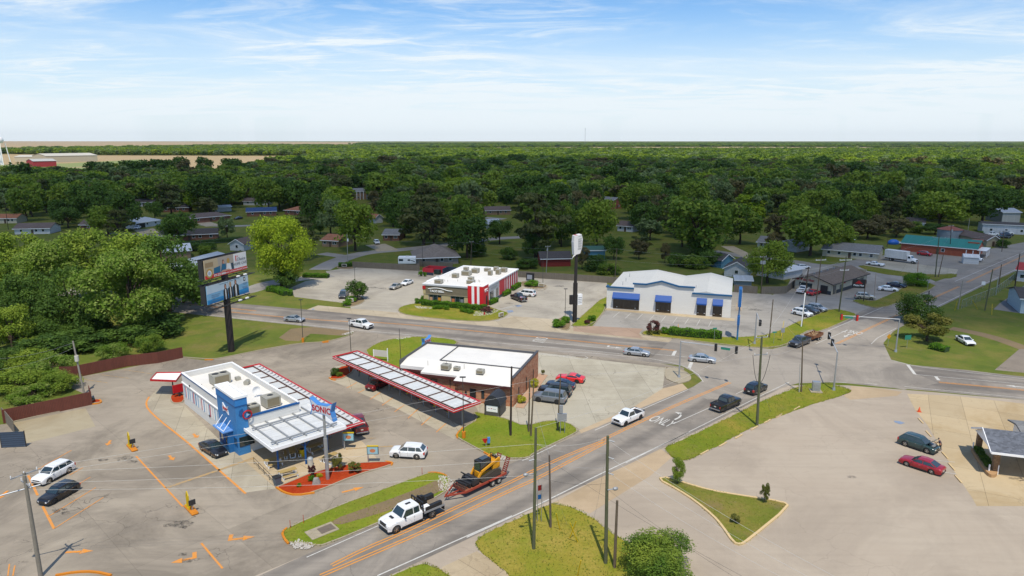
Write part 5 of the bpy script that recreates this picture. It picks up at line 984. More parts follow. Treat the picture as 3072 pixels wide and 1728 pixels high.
for i, (x, y, rz) in enumerate(((1410, 1185, ba-.12), (1560, 1300, ba-.12), (1600, 1095, ba+1.2), (1830, 1045, ba), (1985, 1150, ba+.25))):
 p = at('B', x, y)
 if pt0 is None:
  pt0 = empty('picnic_table', p, rz, None, 'picnic table', 'picnic tables on the patio'); boxp('table_top', TT, pt0, -1.0, 1.0, -.38, .38, .72, .77)
  for sg in (1, -1):
   bn = boxp('bench', TT, pt0, -.95, .95, sg*.85-.17, sg*.85+.17, .42, .46)
   for sx in (-.85, .85): part('bench_leg', WHITE, bn, lambda k: (k.bar((sx, sg*.85-.15, 0), (sx, sg*.85-.15, .42), .07), k.bar((sx, sg*.85+.15, 0), (sx, sg*.85+.15, .42), .07), k.bar((sx, sg*.85-.15, .03), (sx, sg*.85+.15, .03), .07)))
  for sx in (-.85, .85): part('leg', WHITE, pt0, lambda k: (k.bar((sx, -.3, 0), (sx, -.33, .72), .08), k.bar((sx, .3, 0), (sx, .33, .72), .08), k.bar((sx, -.3, .04), (sx, .3, .04), .08)))
  reg(pt0); o = pt0
 else: o = copy_tree(pt0); o.location = p; o.rotation_euler = (0, 0, rz)
 o.location.z = .02; o['label'] = ['picnic table at the left edge of the patio beside the black railing', 'sunlit picnic table at the front of the patio, nearest the camera', 'picnic table turned sideways in the shade of the patio canopy', 'picnic table beside the blue canopy post with the yellow barrel', 'picnic table on the right, behind the tall grey sign pole'][i]
o = empty('litter_bin', at('B', 1783, 1195), 0, 'pale domed litter bin beside the blue patio post', 'bin'); part('body', mat('bin_stone', '#cfc9bb'), o, lambda k: k.tube((0, 0, 0), (0, 0, .85), .36, n=14)); part('dome', mat('bin_dome', '#a9b2b8', .4), o, lambda k: k.ball((0, 0, .88), .37, .37, .3, 14, 8))
o = empty('litter_bin', at('B', 1450, 1395), ba, 'dark grey square bin at the corner of the patio railing', 'bin'); part('body', mat('bin_grey', '#5d6a74'), o, lambda k: k.add([(x*s, y*s, z) for z, s in ((0, .3), (1.1, .42)) for x, y in ((-1, -1), (1, -1), (1, 1), (-1, 1))], [(0, 1, 5, 4), (1, 2, 6, 5), (2, 3, 7, 6), (3, 0, 4, 7), (4, 5, 6, 7)])); boxp('lid', DARK, o, -.45, .45, -.45, .45, 1.1, 1.17)
o = empty('barrel', at('B', 1700, 1100), 0, 'yellow barrel in the shade under the patio canopy', 'barrel'); part('drum', YEL, o, lambda k: k.tube((0, 0, 0), (0, 0, .95), .3, n=12)); part('lid', DARK, o, lambda k: k.tube((0, 0, .95), (0, 0, 1.0), .31, n=12))
p0, p1 = at('B', 1215, 1185), at('B', 1425, 1400); rl = empty('railing', p0, math.atan2((p1-p0).y, (p1-p0).x), 'thin black handrail along the left edge of the patio', 'railing'); Lr = (p1-p0).length
part('handrail', DARK, rl, lambda k: (k.tube((0, 0, .95), (Lr, 0, .95), .025), k.tube((0, 0, .5), (Lr, 0, .5), .02)))
for i in range(5): part('post', DARK, rl, lambda k: k.tube((Lr*i/4, 0, 0), (Lr*i/4, 0, .95), .025))
for i, (x, y) in enumerate(((2125, 1030), (2365, 1170))):
 s_ = empty('menu_sign', at('B', x, y), ba-.75, ['food poster sign standing under the canopy corner', 'food poster sign standing in the open by the red mulch'][i], 'sign'); part('post', STEEL, s_, lambda k: k.tube((0, 0, 0), (0, 0, 1.3), .08)); bd = boxp('board', mat('board_teal', '#3f6f80'), s_, -.1, 1.35, -.09, .09, 1.2, 2.25)
 part('header', YEL, bd, lambda k: k.box(-.1, 1.35, -.09, .09, 2.25, 2.38)); part('poster', [mat('poster_sky', '#a6d3dd'), mat('poster_food', '#d98a5c' if i == 0 else '#e39aa0')], bd, lambda k: (k.box(-.02, 1.27, -.1, -.091, 1.27, 2.18), k.add([(.62+.34*math.cos(a)*1.1, -.103, 1.72+.26*math.sin(a)) for a in [j*.628 for j in range(10)]], [tuple(range(10))], 1)))
o = empty('corner_sign', at('C', 1670, 1275), .3, 'small red and blue directional sign on the front lawn', 'sign'); part('post', GREY, o, lambda k: k.tube((0, 0, 0), (0, 0, .5), .06)); part('panel', [RED, mat('sign_blue', '#4f93dd')], o, lambda k: (k.add([(-.55, -.1, 1.2), (.2, -.1, 1.15), (0, -.1, .6), (-.2, -.1, .55), (-.55, .05, 1.2), (.2, .05, 1.15), (0, .05, .6), (-.2, .05, .55)], [(0, 1, 2, 3), (7, 6, 5, 4), (0, 4, 5, 1), (1, 5, 6, 2), (2, 6, 7, 3), (3, 7, 4, 0)]), k.box(.2, .55, -.12, .12, .5, 1.3, 1)))
# ---- brick office
O_, oa = frame((.2, 98.56), (.954, -.3)); of = empty('brick_office', O_, oa, 'red brick office with a broad white flat roof', 'office building')
FP = [(0, 0), (0, 14.4), (-20, 13.2), (-20, 3.0), (-15.4, 3.0), (-15.4, 1.5), (-9.1, 1.5), (-9.1, 0)]; BR = bricks('office_brick', '#c47850', '#dea680', '#b89a80', .7, .24)
part('wall', BR, of, lambda k: (k.prism(FP, 0, 3.25), k.box(-.3, 0, .2, 14.38, 3.25, 4.62)))
RP = [(-.3, -.5), (-.3, 14.2), (-20.3, 13.0), (-20.3, 2.5), (-15.9, 2.5), (-15.9, 1.0), (-9.6, 1.0), (-9.6, -.5)]
rz_ = lambda y: 3.4+min(1, max(0, (y+.5)/5.7))*1.0
def rf(k):
 ys = [-.5, 1.0, 2.5, 5.2, 14.2]; n = 0
 for (x0, x1, y0, y1) in ((-9.6, -.3, -.5, 5.2), (-15.9, -9.6, 1.0, 5.2), (-20.3, -15.9, 2.5, 5.2), (-20.3, -.3, 5.2, 13.3)):
  k.add([(x0, y0, rz_(y0)), (x1, y0, rz_(y0)), (x1, y1, rz_(y1)), (x0, y1, rz_(y1)), (x0, y0, 3.2), (x1, y0, 3.2), (x1, y1, 3.2), (x0, y1, 3.2)], [(0, 1, 2, 3), (0, 4, 5, 1), (3, 2, 6, 7), (1, 5, 6, 2), (0, 3, 7, 4)])
part('roof', ROOFW, of, rf)
part('fascia', mat('fascia_maroon', '#5a2b26'), of, lambda k: (k.box(-9.65, -.02, -.6, -.5, 3.0, 3.38), k.box(-15.95, -9.65, .9, 1.0, 3.0, 3.38), k.box(-20.4, -15.95, 2.4, 2.5, 3.0, 3.38), k.box(-9.7, -9.6, -.5, .9, 3.0, 3.38), k.box(-16.0, -15.9, 1.0, 2.4, 3.0, 3.38)))
GC = mat('coping_grey', '#55565a'); part('coping', GC, of, lambda k: (k.box(-.36, .06, -.1, 14.5, 4.62, 4.72), k.box(-20.4, -20.25, 2.5, 13.3, 3.4, 4.75), k.box(-20.4, -.4, 13.3, 13.5, 3.4, 4.75), k.box(-14.4, -14.25, 5.2, 13.3, 4.4, 4.55), k.box(-14.25, -.4, 5.12, 5.27, 4.4, 4.55)))
boxp('door', BLACK, of, -7.1, -6.1, -.06, .05, 0, 2.2); window(of, -5.2, -4.7, .8, 2.1, 0, BLACK); window(of, -2.3, -1.8, .8, 2.1, 0, BLACK); boxp('electric_meter', DARK, of, -7.9, -7.6, -.2, -.002, 1.0, 1.7); window(of, -14.4, -13.3, 1.4, 2.5, 1.5, BLACK)
for x, y in ((-9.5, -.1), (-15.8, 1.4), (-19.9, 2.9), (-11, 1.4)): part('downpipe', BLACK, of, lambda k: k.tube((x, y, 0), (x, y, 3.1), .05))
window(of, 2.6, 3.0, .3, 2.2, 0, BLACK, 'y', 1); window(of, 6.9, 7.2, .3, 2.4, 0, BLACK, 'y', 1); window(of, 11.0, 11.3, .3, 2.4, 0, BLACK, 'y', 1)
for c, s_ in (((1270, 488), 1.2), ((1378, 497), .8), ((1615, 530), 1.0)): q = loc(of, at('C', *c, 4.1)); hvac(of, q.x, q.y, rz_(q.y), s_*1.2, s_, s_*.75, 1, 'condenser_unit')
part('roof_vent', DARK, of, lambda k: k.box(-.9, -.5, 1.8, 2.2, 3.8, 4.2)); part('conduit', METAL_U, of, lambda k: [k.tube((x, y, 3.9), (x, y, 4.9), .04) for x, y in ((-12.5, 3.6), (-9.3, 3.3), (-6.0, 2.2), (-15.6, 3.2))])
P = pts('C', [(1965, 880), (2050, 890), (2290, 560), (2205, 540)]); mb = MB(); mb.prism(P, .01, .1); tag(mb.build('gravel_bed', mat('gravel_pink', '#c9a486', .9, var=.3, scale=9)), kind='structure')
s0 = at('C', 1660, 962); s1_ = at('C', 1810, 982); sh = empty('garden_shed', s0, math.atan2((s1_-s0).y, (s1_-s0).x), 'dark grey barn-roofed shed with a white notice board', 'shed'); w = (s1_-s0).length; d = 2.75
SW = rows('shed_siding', '#6b6760', '#3c3935', .16, .14, 2, .7); part('wall', SW, sh, lambda k: k.box(0, w, 0, d, .15, 1.95)); part('skid', BLACK, sh, lambda k: (k.box(.1, w-.1, .1, d-.1, 0, .15)))
def barn(k):
 P = [(-.12, 1.85), (.18, 2.75), (w*.3, 3.2), (w/2, 3.4), (w*.7, 3.2), (w-.18, 2.75), (w+.12, 1.85)]; n = len(P); v = [(x, -.15, z) for x, z in P]+[(x, d+.15, z) for x, z in P]; k.add(v, [tuple(range(n)), tuple(range(2*n-1, n-1, -1))]+[(i, i+1, n+i+1, n+i) for i in range(n-1)]+[(0, n, 2*n-1, n-1)])
part('roof', mat('shed_roof', '#33363c'), sh, barn); nb = boxp('notice_board', WHITE, sh, .25, w-.35, -.04, -.002, .75, 1.7); part('heart', RED, nb, lambda k: k.add([(1.05, -.045, 1.15), (1.17, -.045, 1.27), (1.11, -.045, 1.33), (1.05, -.045, 1.29), (.99, -.045, 1.33), (.93, -.045, 1.27)], [tuple(range(6))])); part('script_line', mat('script_grey', '#9a9a9a'), nb, lambda k: (k.box(.5, .85, -.046, -.04, 1.18, 1.24), k.box(1.25, 1.75, -.046, -.04, 1.18, 1.24)))
for x in (0, w): part('corner_trim', BLACK, sh, lambda k: k.box(x-.05, x+.05, -.05, .05, .1, 1.95))
# ---- striped restaurant
K0, ka = frame((-6.36, 163.4), (.947, -.32)); kf = empty('striped_restaurant', K0, ka, 'fried chicken restaurant with red and white stripes and a white roof', 'restaurant')
part('wall', WALLW, kf, lambda k: k.box(-16.2, 0, -1.3, 25, 0, 4.7)); 
SL = rows('brown_slats', '#8b8068', '#5f5644', .28, .12, 2, .8); CRM = mat('cream_wall', '#cdbb8a', .8)
boxp('front_slats', SL, kf, -15.6, -4.1, -1.52, -1.302, 2.55, 4.55); boxp('front_fascia', mat('fascia_pale', '#c9ccd0'), kf, -16.4, -4.1, -1.7, -1.302, 4.6, 4.95); boxp('front_ledge', mat('ledge', '#a89c80'), kf, -15.6, -4.1, -1.62, -1.302, 2.4, 2.53)
for x0, x1 in ((-16.2, -14.9), (-11.3, -8.9), (-5.2, -4.1)): boxp('pier', CRM, kf, x0, x1, -1.5, -1.302, 0, 2.39)
boxp('end_pier', CRM, kf, -16.3, -15.62, -1.6, -1.302, 2.4, 4.1); boxp('bell_badge', RED, kf, -16.4, -15.55, -1.75, -1.61, 3.6, 4.5, bevel=.06)
for x0, x1 in ((-14.8, -11.4), (-8.8, -5.3)):
 f = window(kf, x0, x1, .25, 2.3, -1.3, GREY, div=2)
 for j, cc in ((0, '#c9a27a' if x0 < -10 else '#d07a4a'), (2, '#d9902a' if x0 < -10 else '#8a8f96')): xx = x0+(x1-x0)*(j+.5)/3; part('poster', mat('poster_'+cc[1:], cc), f, lambda k: (k.box(xx-.38, xx+.38, -1.37, -1.345, .5, 1.65)))
text_obj('lettering', 'TACO BELL', .72, WHITE, kf, facing((-12.5, -1.6, 3.25), (1, 0, 0)), .1, 1.05, True)
part('sign_wave', WHITE, kf, lambda k: k.path([(-14.9+6.6*i/12, -1.6, 3.75+.42*math.sin(min(1, i/12*1.25)*3.1)*(1-.0*i)-.2*(i/12)) for i in range(13)], .09))
kt = part('tower', WHITE, kf, lambda k: k.box(-4.05, .02, -1.9, 1.6, 0, 5.45)); KR = mat('stripe_red', '#e2202c', .5, var=.04)
for x0, x1 in ((-4.08, -3.05), (-2.35, -1.65), (-1.0, .03)): boxp('stripe', KR, kt, x0, x1, -1.94, -1.902, .0, 5.3)
boxp('side_panel', KR, kt, .022, .06, -1.94, 1.62, 0, 5.3); boxp('doorway', BLACK, kt, .05, .075, -.3, .8, 0, 2.3); part('arch', BLACK, kt, lambda k: k.add([(.075, .25+.55*math.cos(a), 2.3+.5*math.sin(a)) for a in [math.pi*i/8 for i in range(9)]], [tuple(range(9))]))
text_obj('lettering', 'KFC', 1.15, WHITE, kt, facing((.1, -.1, 4.1), (0, 1, 0)), .08, .95, True)
boxp('awning_frame', WHITE, kt, -3.2, -1.0, -1.6, -.4, 5.45, 5.75)
boxp('grey_base', mat('base_slate', '#4d5a68'), kf, .002, .06, 1.65, 25, 0, .8); boxp('name_band', mat('band_grey', '#c4c6c8'), kf, .002, .05, 1.65, 9.6, 3.3, 4.3); text_obj('lettering', "WORLD'S BEST CHICKEN", .42, GREY, kf, facing((.08, 5.6, 3.8), (0, 1, 0)), .02, .95)
for y0, y1 in ((2.4, 5.2), (7.0, 8.9)): window(kf, y0, y1, .85, 3.1, 0, GREY, 'y', 1, div=2)
boxp('red_panel', mat('panel_red_wall', '#d9434a'), kf, .002, .09, 9.6, 13.6, .8, 4.6)
for i in range(6): boxp('stripe', mat('stripe_red2', '#c23442'), kf, .002, .07, 14.3+i*1.85, 15.2+i*1.85, .8, 4.6)
part('parapet', WHITE, kf, lambda k: (k.box(-16.5, -16.1, -1.5, 25.3, 4.7, 5.0), k.box(-.3, .15, 1.6, 25.3, 4.7, 5.0), k.box(-16.1, -.3, 24.9, 25.3, 4.7, 5.0), k.box(-16.1, -4.05, -1.6, -1.25, 4.96, 5.1))); boxp('roof', ROOFW, kf, -16.1, -.3, -1.25, 24.9, 4.65, 4.78)
boxp('roof_canopy', WHITE, kf, -17.6, -16.55, 3, 10.5, 4.4, 4.7)
rs_ = random.Random(4)
for x, y, w, d, h in ((-13, .8, 1.9, 1.5, 1.0), (-12, 9, 1.6, 1.4, 1.1), (-5.3, 3.2, 1.9, 1.5, .9), (-7, 7.5, 1.4, 1.2, .8), (-10.5, 13, 2.4, 1.8, 1.2), (-9.5, 17, 1.8, 1.8, 1.2), (-4.5, 15, 1.1, 1.0, 1.3), (-2.9, 17, 1.2, 1.4, 1.4), (-2.5, 20.5, 1.5, 1.5, 1.2), (-7.2, 20, 1.6, 1.2, .9), (-5.2, 21.5, 1.2, 1.2, 1.1), (-13.5, 20, 1.3, 1.1, .8)): hvac(kf, x, y, 4.78, w, d, h, 1)
pq = [(rs_.uniform(-15, -1), rs_.uniform(1, 24)) for _ in range(12)]; part('roof_pipe', METAL_U, kf, lambda k: [k.tube((x, y, 4.78), (x, y, 5.3), .06) for x, y in pq])
part('satellite_dish', WHITE, kf, lambda k: (k.lathe([(0, .1), (.4, .04), (.65, -.1)], 14, (-14.6, 3.6, 5.6), 'y'), k.tube((-14.6, 3.7, 4.78), (-14.6, 3.7, 5.6), .04)))
de = empty('bin_enclosure', at('K', 505, 492), ka, 'red and navy walled bin enclosure behind the striped restaurant', 'enclosure'); RDW = mat('enclosure_red', '#c22a3a', .7)
part('wall', [RDW, mat('enclosure_navy', '#2b3d4e')], de, lambda k: (k.box(-3.6, -.1, 0, .2, .9, 2.1), k.box(-3.6, -.1, 0, .2, 0, .9, 1), k.box(-3.6, -3.4, .2, 4.8, 0, 2.1), k.box(-3.4, 2.8, 4.6, 4.8, 0, 2.1), k.box(2.6, 2.8, .8, 4.6, 0, 2.1, 1), k.box(2.8, 5.6, 4.3, 4.5, 0, 2.1, 1)))
sk_ = empty('skip_bin', at('K', 545, 478), ka, 'dark green refuse skip in front of the red enclosure', 'bin'); part('body', mat('skip_green', '#28423c'), sk_, lambda k: k.box(-.9, .9, -.7, .7, .15, 1.3)); part('lid', BLACK, sk_, lambda k: k.box(-.95, .95, -.75, .75, 1.3, 1.36))
# ---- white building with blue awnings
L0, la = frame((22.99, 161.46), (.9495, -.3138)); wbld = empty('awning_building', L0, la, 'white shop building with four blue awnings and blue parapet trim', 'shop building')
lx = lambda px, py=790: loc(wbld, at('L', px, py)).x
PF = [(0, 0), (28.8, 0), (28.8, 5.2), (20.3, 5.2), (20.3, 6.6), (16.9, 6.6), (12.9, 7.6), (9.3, 6.6), (6.5, 6.6), (6.5, 5.4), (0, 5.4)]; n = len(PF)
part('front_wall', WALLW, wbld, lambda k: k.add([(x, 0, z) for x, z in PF]+[(x, .35, z) for x, z in PF], [tuple(range(n)), tuple(range(2*n-1, n-1, -1))]+[(i, (i+1) % n, n+(i+1) % n, n+i) for i in range(n)]))
part('wall', WALLW, wbld, lambda k: (k.box(0, .3, .35, 24.5, 0, 4.5), k.box(28.5, 28.8, .35, 24.5, 0, 4.5), k.box(.3, 28.5, 24.2, 24.5, 0, 4.5)))
def tr(k):
 for a, b_ in (((0, 5.4), (6.5, 5.4)), ((6.2, 6.6), (9.4, 6.6)), ((9.3, 6.6), (12.95, 7.6)), ((12.85, 7.6), (16.95, 6.6)), ((16.8, 6.6), (20.6, 6.6)), ((20.0, 5.2), (28.9, 5.2))): k.bar((a[0], -.05, a[1]), (b_[0], -.05, b_[1]), .62, .3)
 k.bar((0, -.1, 5.4), (0, 1.6, 5.4), .5, .3)
part('parapet_trim', mat('trim_blue', '#155c8c', .5), wbld, tr)
RFM = rows('sheet_roof', '#dedcd4', '#c2c0b8', .9, .03, 1, .5, var=.08)
def rr_(k):
 for xr, xe0, xe1 in ((9.2, 0, 16.8), (23.2, 16.8, 28.8)):
  k.add([(xe0, .36, 4.55), (xr, .36, 5.75), (xe1, .36, 4.55), (xe0, 24.6, 4.55), (xr, 24.6, 5.75), (xe1, 24.6, 4.55)], [(0, 1, 4, 3), (1, 2, 5, 4), (0, 2, 1), (3, 4, 5)])
part('roof', RFM, wbld, rr_)
part('roof_vent', GREY, wbld, lambda k: [k.tube((x, y, 4.8), (x, y, 5.9), .06) for x, y in ((3, 16), (3, 10), (3, 5), (20.5, 6))])
for (a, b_), ylo in (((290, 565), 770), ((722, 882), 795), ((1137, 1232), 825), ((1297, 1393), 838)):
 x0, x1 = lx(a, ylo), lx(b_, ylo); wn = window(wbld, x0, x1, .2 if a < 700 else 0., 3.0, 0, mat('bronze_frame', '#3a2c22'), div=2 if a < 900 else 0, glass=mat('bronze_glass', (.02, .014, .01), .05, var=0, coat=.6))
 part('decal', WHITE, wn, lambda k: [k.box(x0+(x1-x0)*t-.15, x0+(x1-x0)*t+.15, -.075, -.065, .55, .65) for t in (.15, .85)])
 part('awning', mat('awning_royal', '#0b50a2', .6, var=.08), wbld, lambda k: k.add([(x0-.1, -.002, 4.2), (x1+.1, -.002, 4.2), (x1+.1, -1.15, 3.1), (x0-.1, -1.15, 3.1), (x1+.1, -1.15, 2.8), (x0-.1, -1.15, 2.8), (x0-.1, -.002, 2.8), (x1+.1, -.002, 2.8)], [(0, 1, 2, 3), (3, 2, 4, 5), (0, 3, 5, 6), (1, 7, 4, 2)]))
text_ghost = None
o = empty('folded_rack', at('L', 1530, 780), la, 'wooden rack leaning by the right end of the white building', 'rack'); part('frame', mat('raw_pine', '#c9a878'), o, lambda k: [k.bar((.2, i*.25, .3+i*.15), (1.3, i*.25, .3+i*.15), .06) for i in range(8)]+[k.bar((.2, -.1, .1), (.2, 2.0, 1.6), .06), k.bar((1.3, -.1, .1), (1.3, 2.0, 1.6), .06)])
# ---- pizza restaurant
Z0, za = frame((84.3, 176.0), (.75, .66)); pz = empty('pizza_restaurant', Z0, za, 'cream pizza restaurant with a brown gable roof and navy base', 'restaurant'); PW = rows('cream_boards', '#d8ccb2', '#a99e88', .3, .06, 1, .8); PWx = rows('cream_boards_x', '#d8ccb2', '#a99e88', .3, .06, 0, .8); NV = mat('navy_base', '#27323f')
part('wall', PW, pz, lambda k: (k.add([(0, 0, 0), (0, 10, 0), (0, 10, 3), (0, 5, 4.5), (0, 0, 3), (.3, 0, 0), (.3, 10, 0), (.3, 10, 3), (.3, 5, 4.5), (.3, 0, 3)], [(0, 1, 2, 3, 4), (9, 8, 7, 6, 5), (0, 4, 9, 5), (1, 6, 7, 2)]), k.box(.3, 22.5, 9.7, 10, 0, 3))); part('side_wall', PWx, pz, lambda k: (k.box(.3, 22.5, 0, .3, 0, 3), k.box(22.2, 22.5, .3, 9.7, 0, 4)))
part('base_band', NV, pz, lambda k: (k.box(3, 22.6, -.05, -.002, 0, 1.0), k.box(-.05, -.002, 0, 2.2, 0, 1.0)))
RB = shingle('brown_shingle', '#7a6b5e'); 
def gab(k, L, w, e, r, ov=.5, t=.15, ax='x'):
 for s_ in (0, 1):
  y0, y1 = (-ov, w/2) if s_ == 0 else (w+ov, w/2); ze = e-ov*(r-e)/(w/2); v = [(-ov, y0, ze), (L+ov, y0, ze), (L+ov, y1, r), (-ov, y1, r)]; v += [(a, b_, c+t) for a, b_, c in v]
  if ax == 'y': v = [(b_, a, c) for a, b_, c in v]
  k.add(v, [(0, 1, 2, 3), (4, 5, 6, 7), (0, 1, 5, 4), (1, 2, 6, 5), (3, 0, 4, 7)])
part('roof', RB, pz, lambda k: gab(k, 22.5, 10, 3, 4.5, .6)); part('roof_edge', BLACK, pz, lambda k: (k.bar((-.62, -.6, 2.85), (-.62, 5, 4.55), .08, .2), k.bar((-.62, 10.6, 2.85), (-.62, 5, 4.55), .08, .2), k.box(-.6, 23.1, -.68, -.61, 2.75, 2.95)))
window(pz, 5.2, 8.8, 1.0, 2.3, 0, DARK, 'y', -1, 1); boxp('door', BLACK, pz, -.08, -.002, 1.0, 2.9, 0, 2.3); window(pz, 1.0, 2.6, .1, 2.3, 0, DARK); window(pz, 5, 7, 1.0, 2.1, 0, DARK); boxp('service_door', DARK, pz, 13.3, 15.6, -.1, -.004, 0, 2.7); window(pz, 18, 20, 1.5, 2.2, 0, DARK)
text_obj('lettering', 'Pizza Hut', .95, mat('sign_red', '#b8343c'), pz, facing((-.12, 6.6, 3.1), (0, -1, 0)), .08, 1, True); text_obj('lettering', 'Hut', .8, mat('sign_red', '#b8343c'), pz, facing((7.5, -.12, 2.45), (1, 0, 0)), .08, 1, True)
def hatp(k, cx, z, s, y, d=.05):
 P = [(-1, 0), (-.75, .12), (-.35, .5), (-.25, .72), (.25, .72), (.35, .5), (.75, .12), (1, 0), (.3, -.08), (-.3, -.08)]; k.add([(cx+a*s, y, z+b_*s) for a, b_ in P]+[(cx+a*s, y+d, z+b_*s) for a, b_ in P], [tuple(range(10)), tuple(range(19, 9, -1))]+[(i, (i+1) % 10, 10+(i+1) % 10, 10+i) for i in range(10)])
part('roof_emblem', mat('sign_red', '#b8343c'), pz, lambda k: k.add([(-.1, 9.3+a, 2.95+b_) for a, b_ in ((-.6, 0), (0, .5), (.6, 0), (0, -.15))], [(0, 1, 2, 3)]))
part('roof_vent', GREY, pz, lambda k: [k.box(x, x+.4, 6.6, 7.0, 3.9, 4.6) for x in (4, 8, 12, 16)])
pp = at('M', 960, 1022); ps = empty('pole_sign', pp, math.atan2(-.35, .94), 'black PIZZA sign board on a rust-brown pole by the car park', 'sign'); hp = hgt(pp, 'M', 972, 800); hb_ = hgt(pp, 'M', 850, 885)
part('pole', [DARK, mat('rust_pole', '#6b4a38')], ps, lambda k: (k.tube((0, 0, 0), (0, 0, 1.6), .11), k.tube((0, 0, 1.6), (0, 0, hp), .09, mi=1))); bd = boxp('board', BLACK, ps, -3.0, -.1, -.12, .12, hp-2.3, hp); part('roof_emblem', RED, bd, lambda k: hatp(k, -1.5, hp-1.1, .95, -.17)); text_obj('lettering', 'Pizza Hut', .62, WHITE, bd, facing((-1.5, -.14, hp-1.6), (1, 0, 0)), .02, 1, True)
# ---- generic houses
def house(name, label, cat, a, b, d, wall, roof, h=2.6, rh=1.6, ax='x', hip=False, door=True, nwin=3, chim=False, ov=.5, ang=None, w=None, garage=False):
 xd = (b-a); w = w or xd.xy.length; r = empty(name, (a.x, a.y, 0), math.atan2(xd.y, xd.x) if ang is None else ang, label, cat)
 if hip: part('wall', wall, r, lambda k: k.box(0, w, 0, d, 0, h))
 else:
  def wl_(k):
   P = [(0, 0), (0, h), (d/2, h+rh) if ax == 'x' else (0, h), (d, h), (d, 0)]
   if ax == 'x': P = [(0, 0), (0, h), (d/2, h+rh), (d, h), (d, 0)]; v = [(0, y, z) for y, z in P]+[(w, y, z) for y, z in P]
   else: P = [(0, 0), (0, h), (w/2, h+rh), (w, h), (w, 0)]; v = [(x, 0, z) for x, z in P]+[(x, d, z) for x, z in P]
   k.add(v, [(0, 1, 2, 3, 4), (9, 8, 7, 6, 5), (0, 5, 6, 1), (4, 3, 8, 9)])
  part('wall', wall, r, wl_)
 def rf_(k):
  if hip:
   i = min(w, d)/2; e = ov; ze = h-e*rh/i
   if w >= d: v = [(-e, -e, ze), (w+e, -e, ze), (w+e, d+e, ze), (-e, d+e, ze), (i, d/2, h+rh), (w-i, d/2, h+rh)]; F_ = [(0, 1, 5, 4), (1, 2, 5), (2, 3, 4, 5), (3, 0, 4)]
   else: v = [(-e, -e, ze), (w+e, -e, ze), (w+e, d+e, ze), (-e, d+e, ze), (w/2, i, h+rh), (w/2, d-i, h+rh)]; F_ = [(0, 1, 4), (1, 2, 5, 4), (2, 3, 5), (3, 0, 4, 5)]
   k.add([(x, y, z+.12) for x, y, z in v], F_); k.add([(x, y, z-.08) for x, y, z in v[:4]]+[(x, y, z+.12) for x, y, z in v[:4]], [(0, 1, 5, 4), (1, 2, 6, 5), (2, 3, 7, 6), (3, 0, 4, 7), (3, 2, 1, 0)])
  elif ax == 'x': gab(k, w, d, h, h+rh, ov, .14)
  else: gab(k, d, w, h, h+rh, ov, .14, 'y')
 ro = part('roof', roof, r, rf_)
 if chim: part('chimney', bricks('house_brick', '#8d5a44', '#a06a50', '#8a7568', .5, .18), ro, lambda k: k.box(w*.3, w*.3+.9, d*.4, d*.4+.7, h+.3, h+rh+.9))
 if garage: boxp('garage_door', BLACK, r, w*.12, w*.42, -.06, .03, 0, 2.2)  # black panel painted in for the shaded inside of the open garage
 if door: boxp('door', mat('door_brown', '#5a4636'), r, w*.5-.45, w*.5+.45, -.06, .03, 0, 2.05)
 for i in range(nwin):
  t = (i+.6)/(nwin+.2); x = w*t
  if abs(x-w*.5) < .9 and door: x += 1.6
  if garage and x < w*.5: continue
  window(r, x-.55, x+.55, 1.0, 2.15, 0, WHITE)
 if hip or ax == 'x': part('fascia', WHITE, r, lambda k: k.box(-ov, w+ov, -ov-.08, -ov-.01, h-ov*rh/(min(w, d)/2 if hip else d/2)-.1, h-ov*rh/(min(w, d)/2 if hip else d/2)+.12))
 else: part('gable_trim', WHITE, r, lambda k: (k.bar((-ov, -ov-.03, h-ov*rh/(w/2)+.05), (w/2, -ov-.03, h+rh+.08), .06, .2), k.bar((w+ov, -ov-.03, h-ov*rh/(w/2)+.05), (w/2, -ov-.03, h+rh+.08), .06, .2)))
 return r
SIDE = rows('white_siding', '#e9ebea', '#bfc3c4', .2, .1, 2, .7); CREAM = rows('cream_siding', '#ddd3b8', '#b3a98f', .25, .08, 2, .7); HB = bricks('house_brick', '#8d5a44', '#a06a50', '#8a7568', .5, .18); TANB = bricks('tan_brick', '#a98a6c', '#b89a7a', '#8f7c68', .5, .18)
SB = shingle('shingle_brown', '#6f6059'); SG = shingle('shingle_grey', '#868686'); SD = shingle('shingle_dark', '#4f4a48'); SO = shingle('shingle_orange', '#a86f50'); SBL = shingle('shingle_blue', '#34507c'); SP = rows('metal_pale', '#c3cbd2', '#a2aab2', .45, .06, 0, .5); SWM = rows('metal_white', '#f0f2f3', '#cfd3d6', .5, .06, 0, .5)
RBN = mat('barn_red', '#8e2b22', .8); TEAL = rows('roof_teal', '#2f8f82', '#226e63', .45, .08, 0, .5); BLW = rows('blue_sheet', '#6fa8bf', '#4d8094', .3, .12, 0, .6)
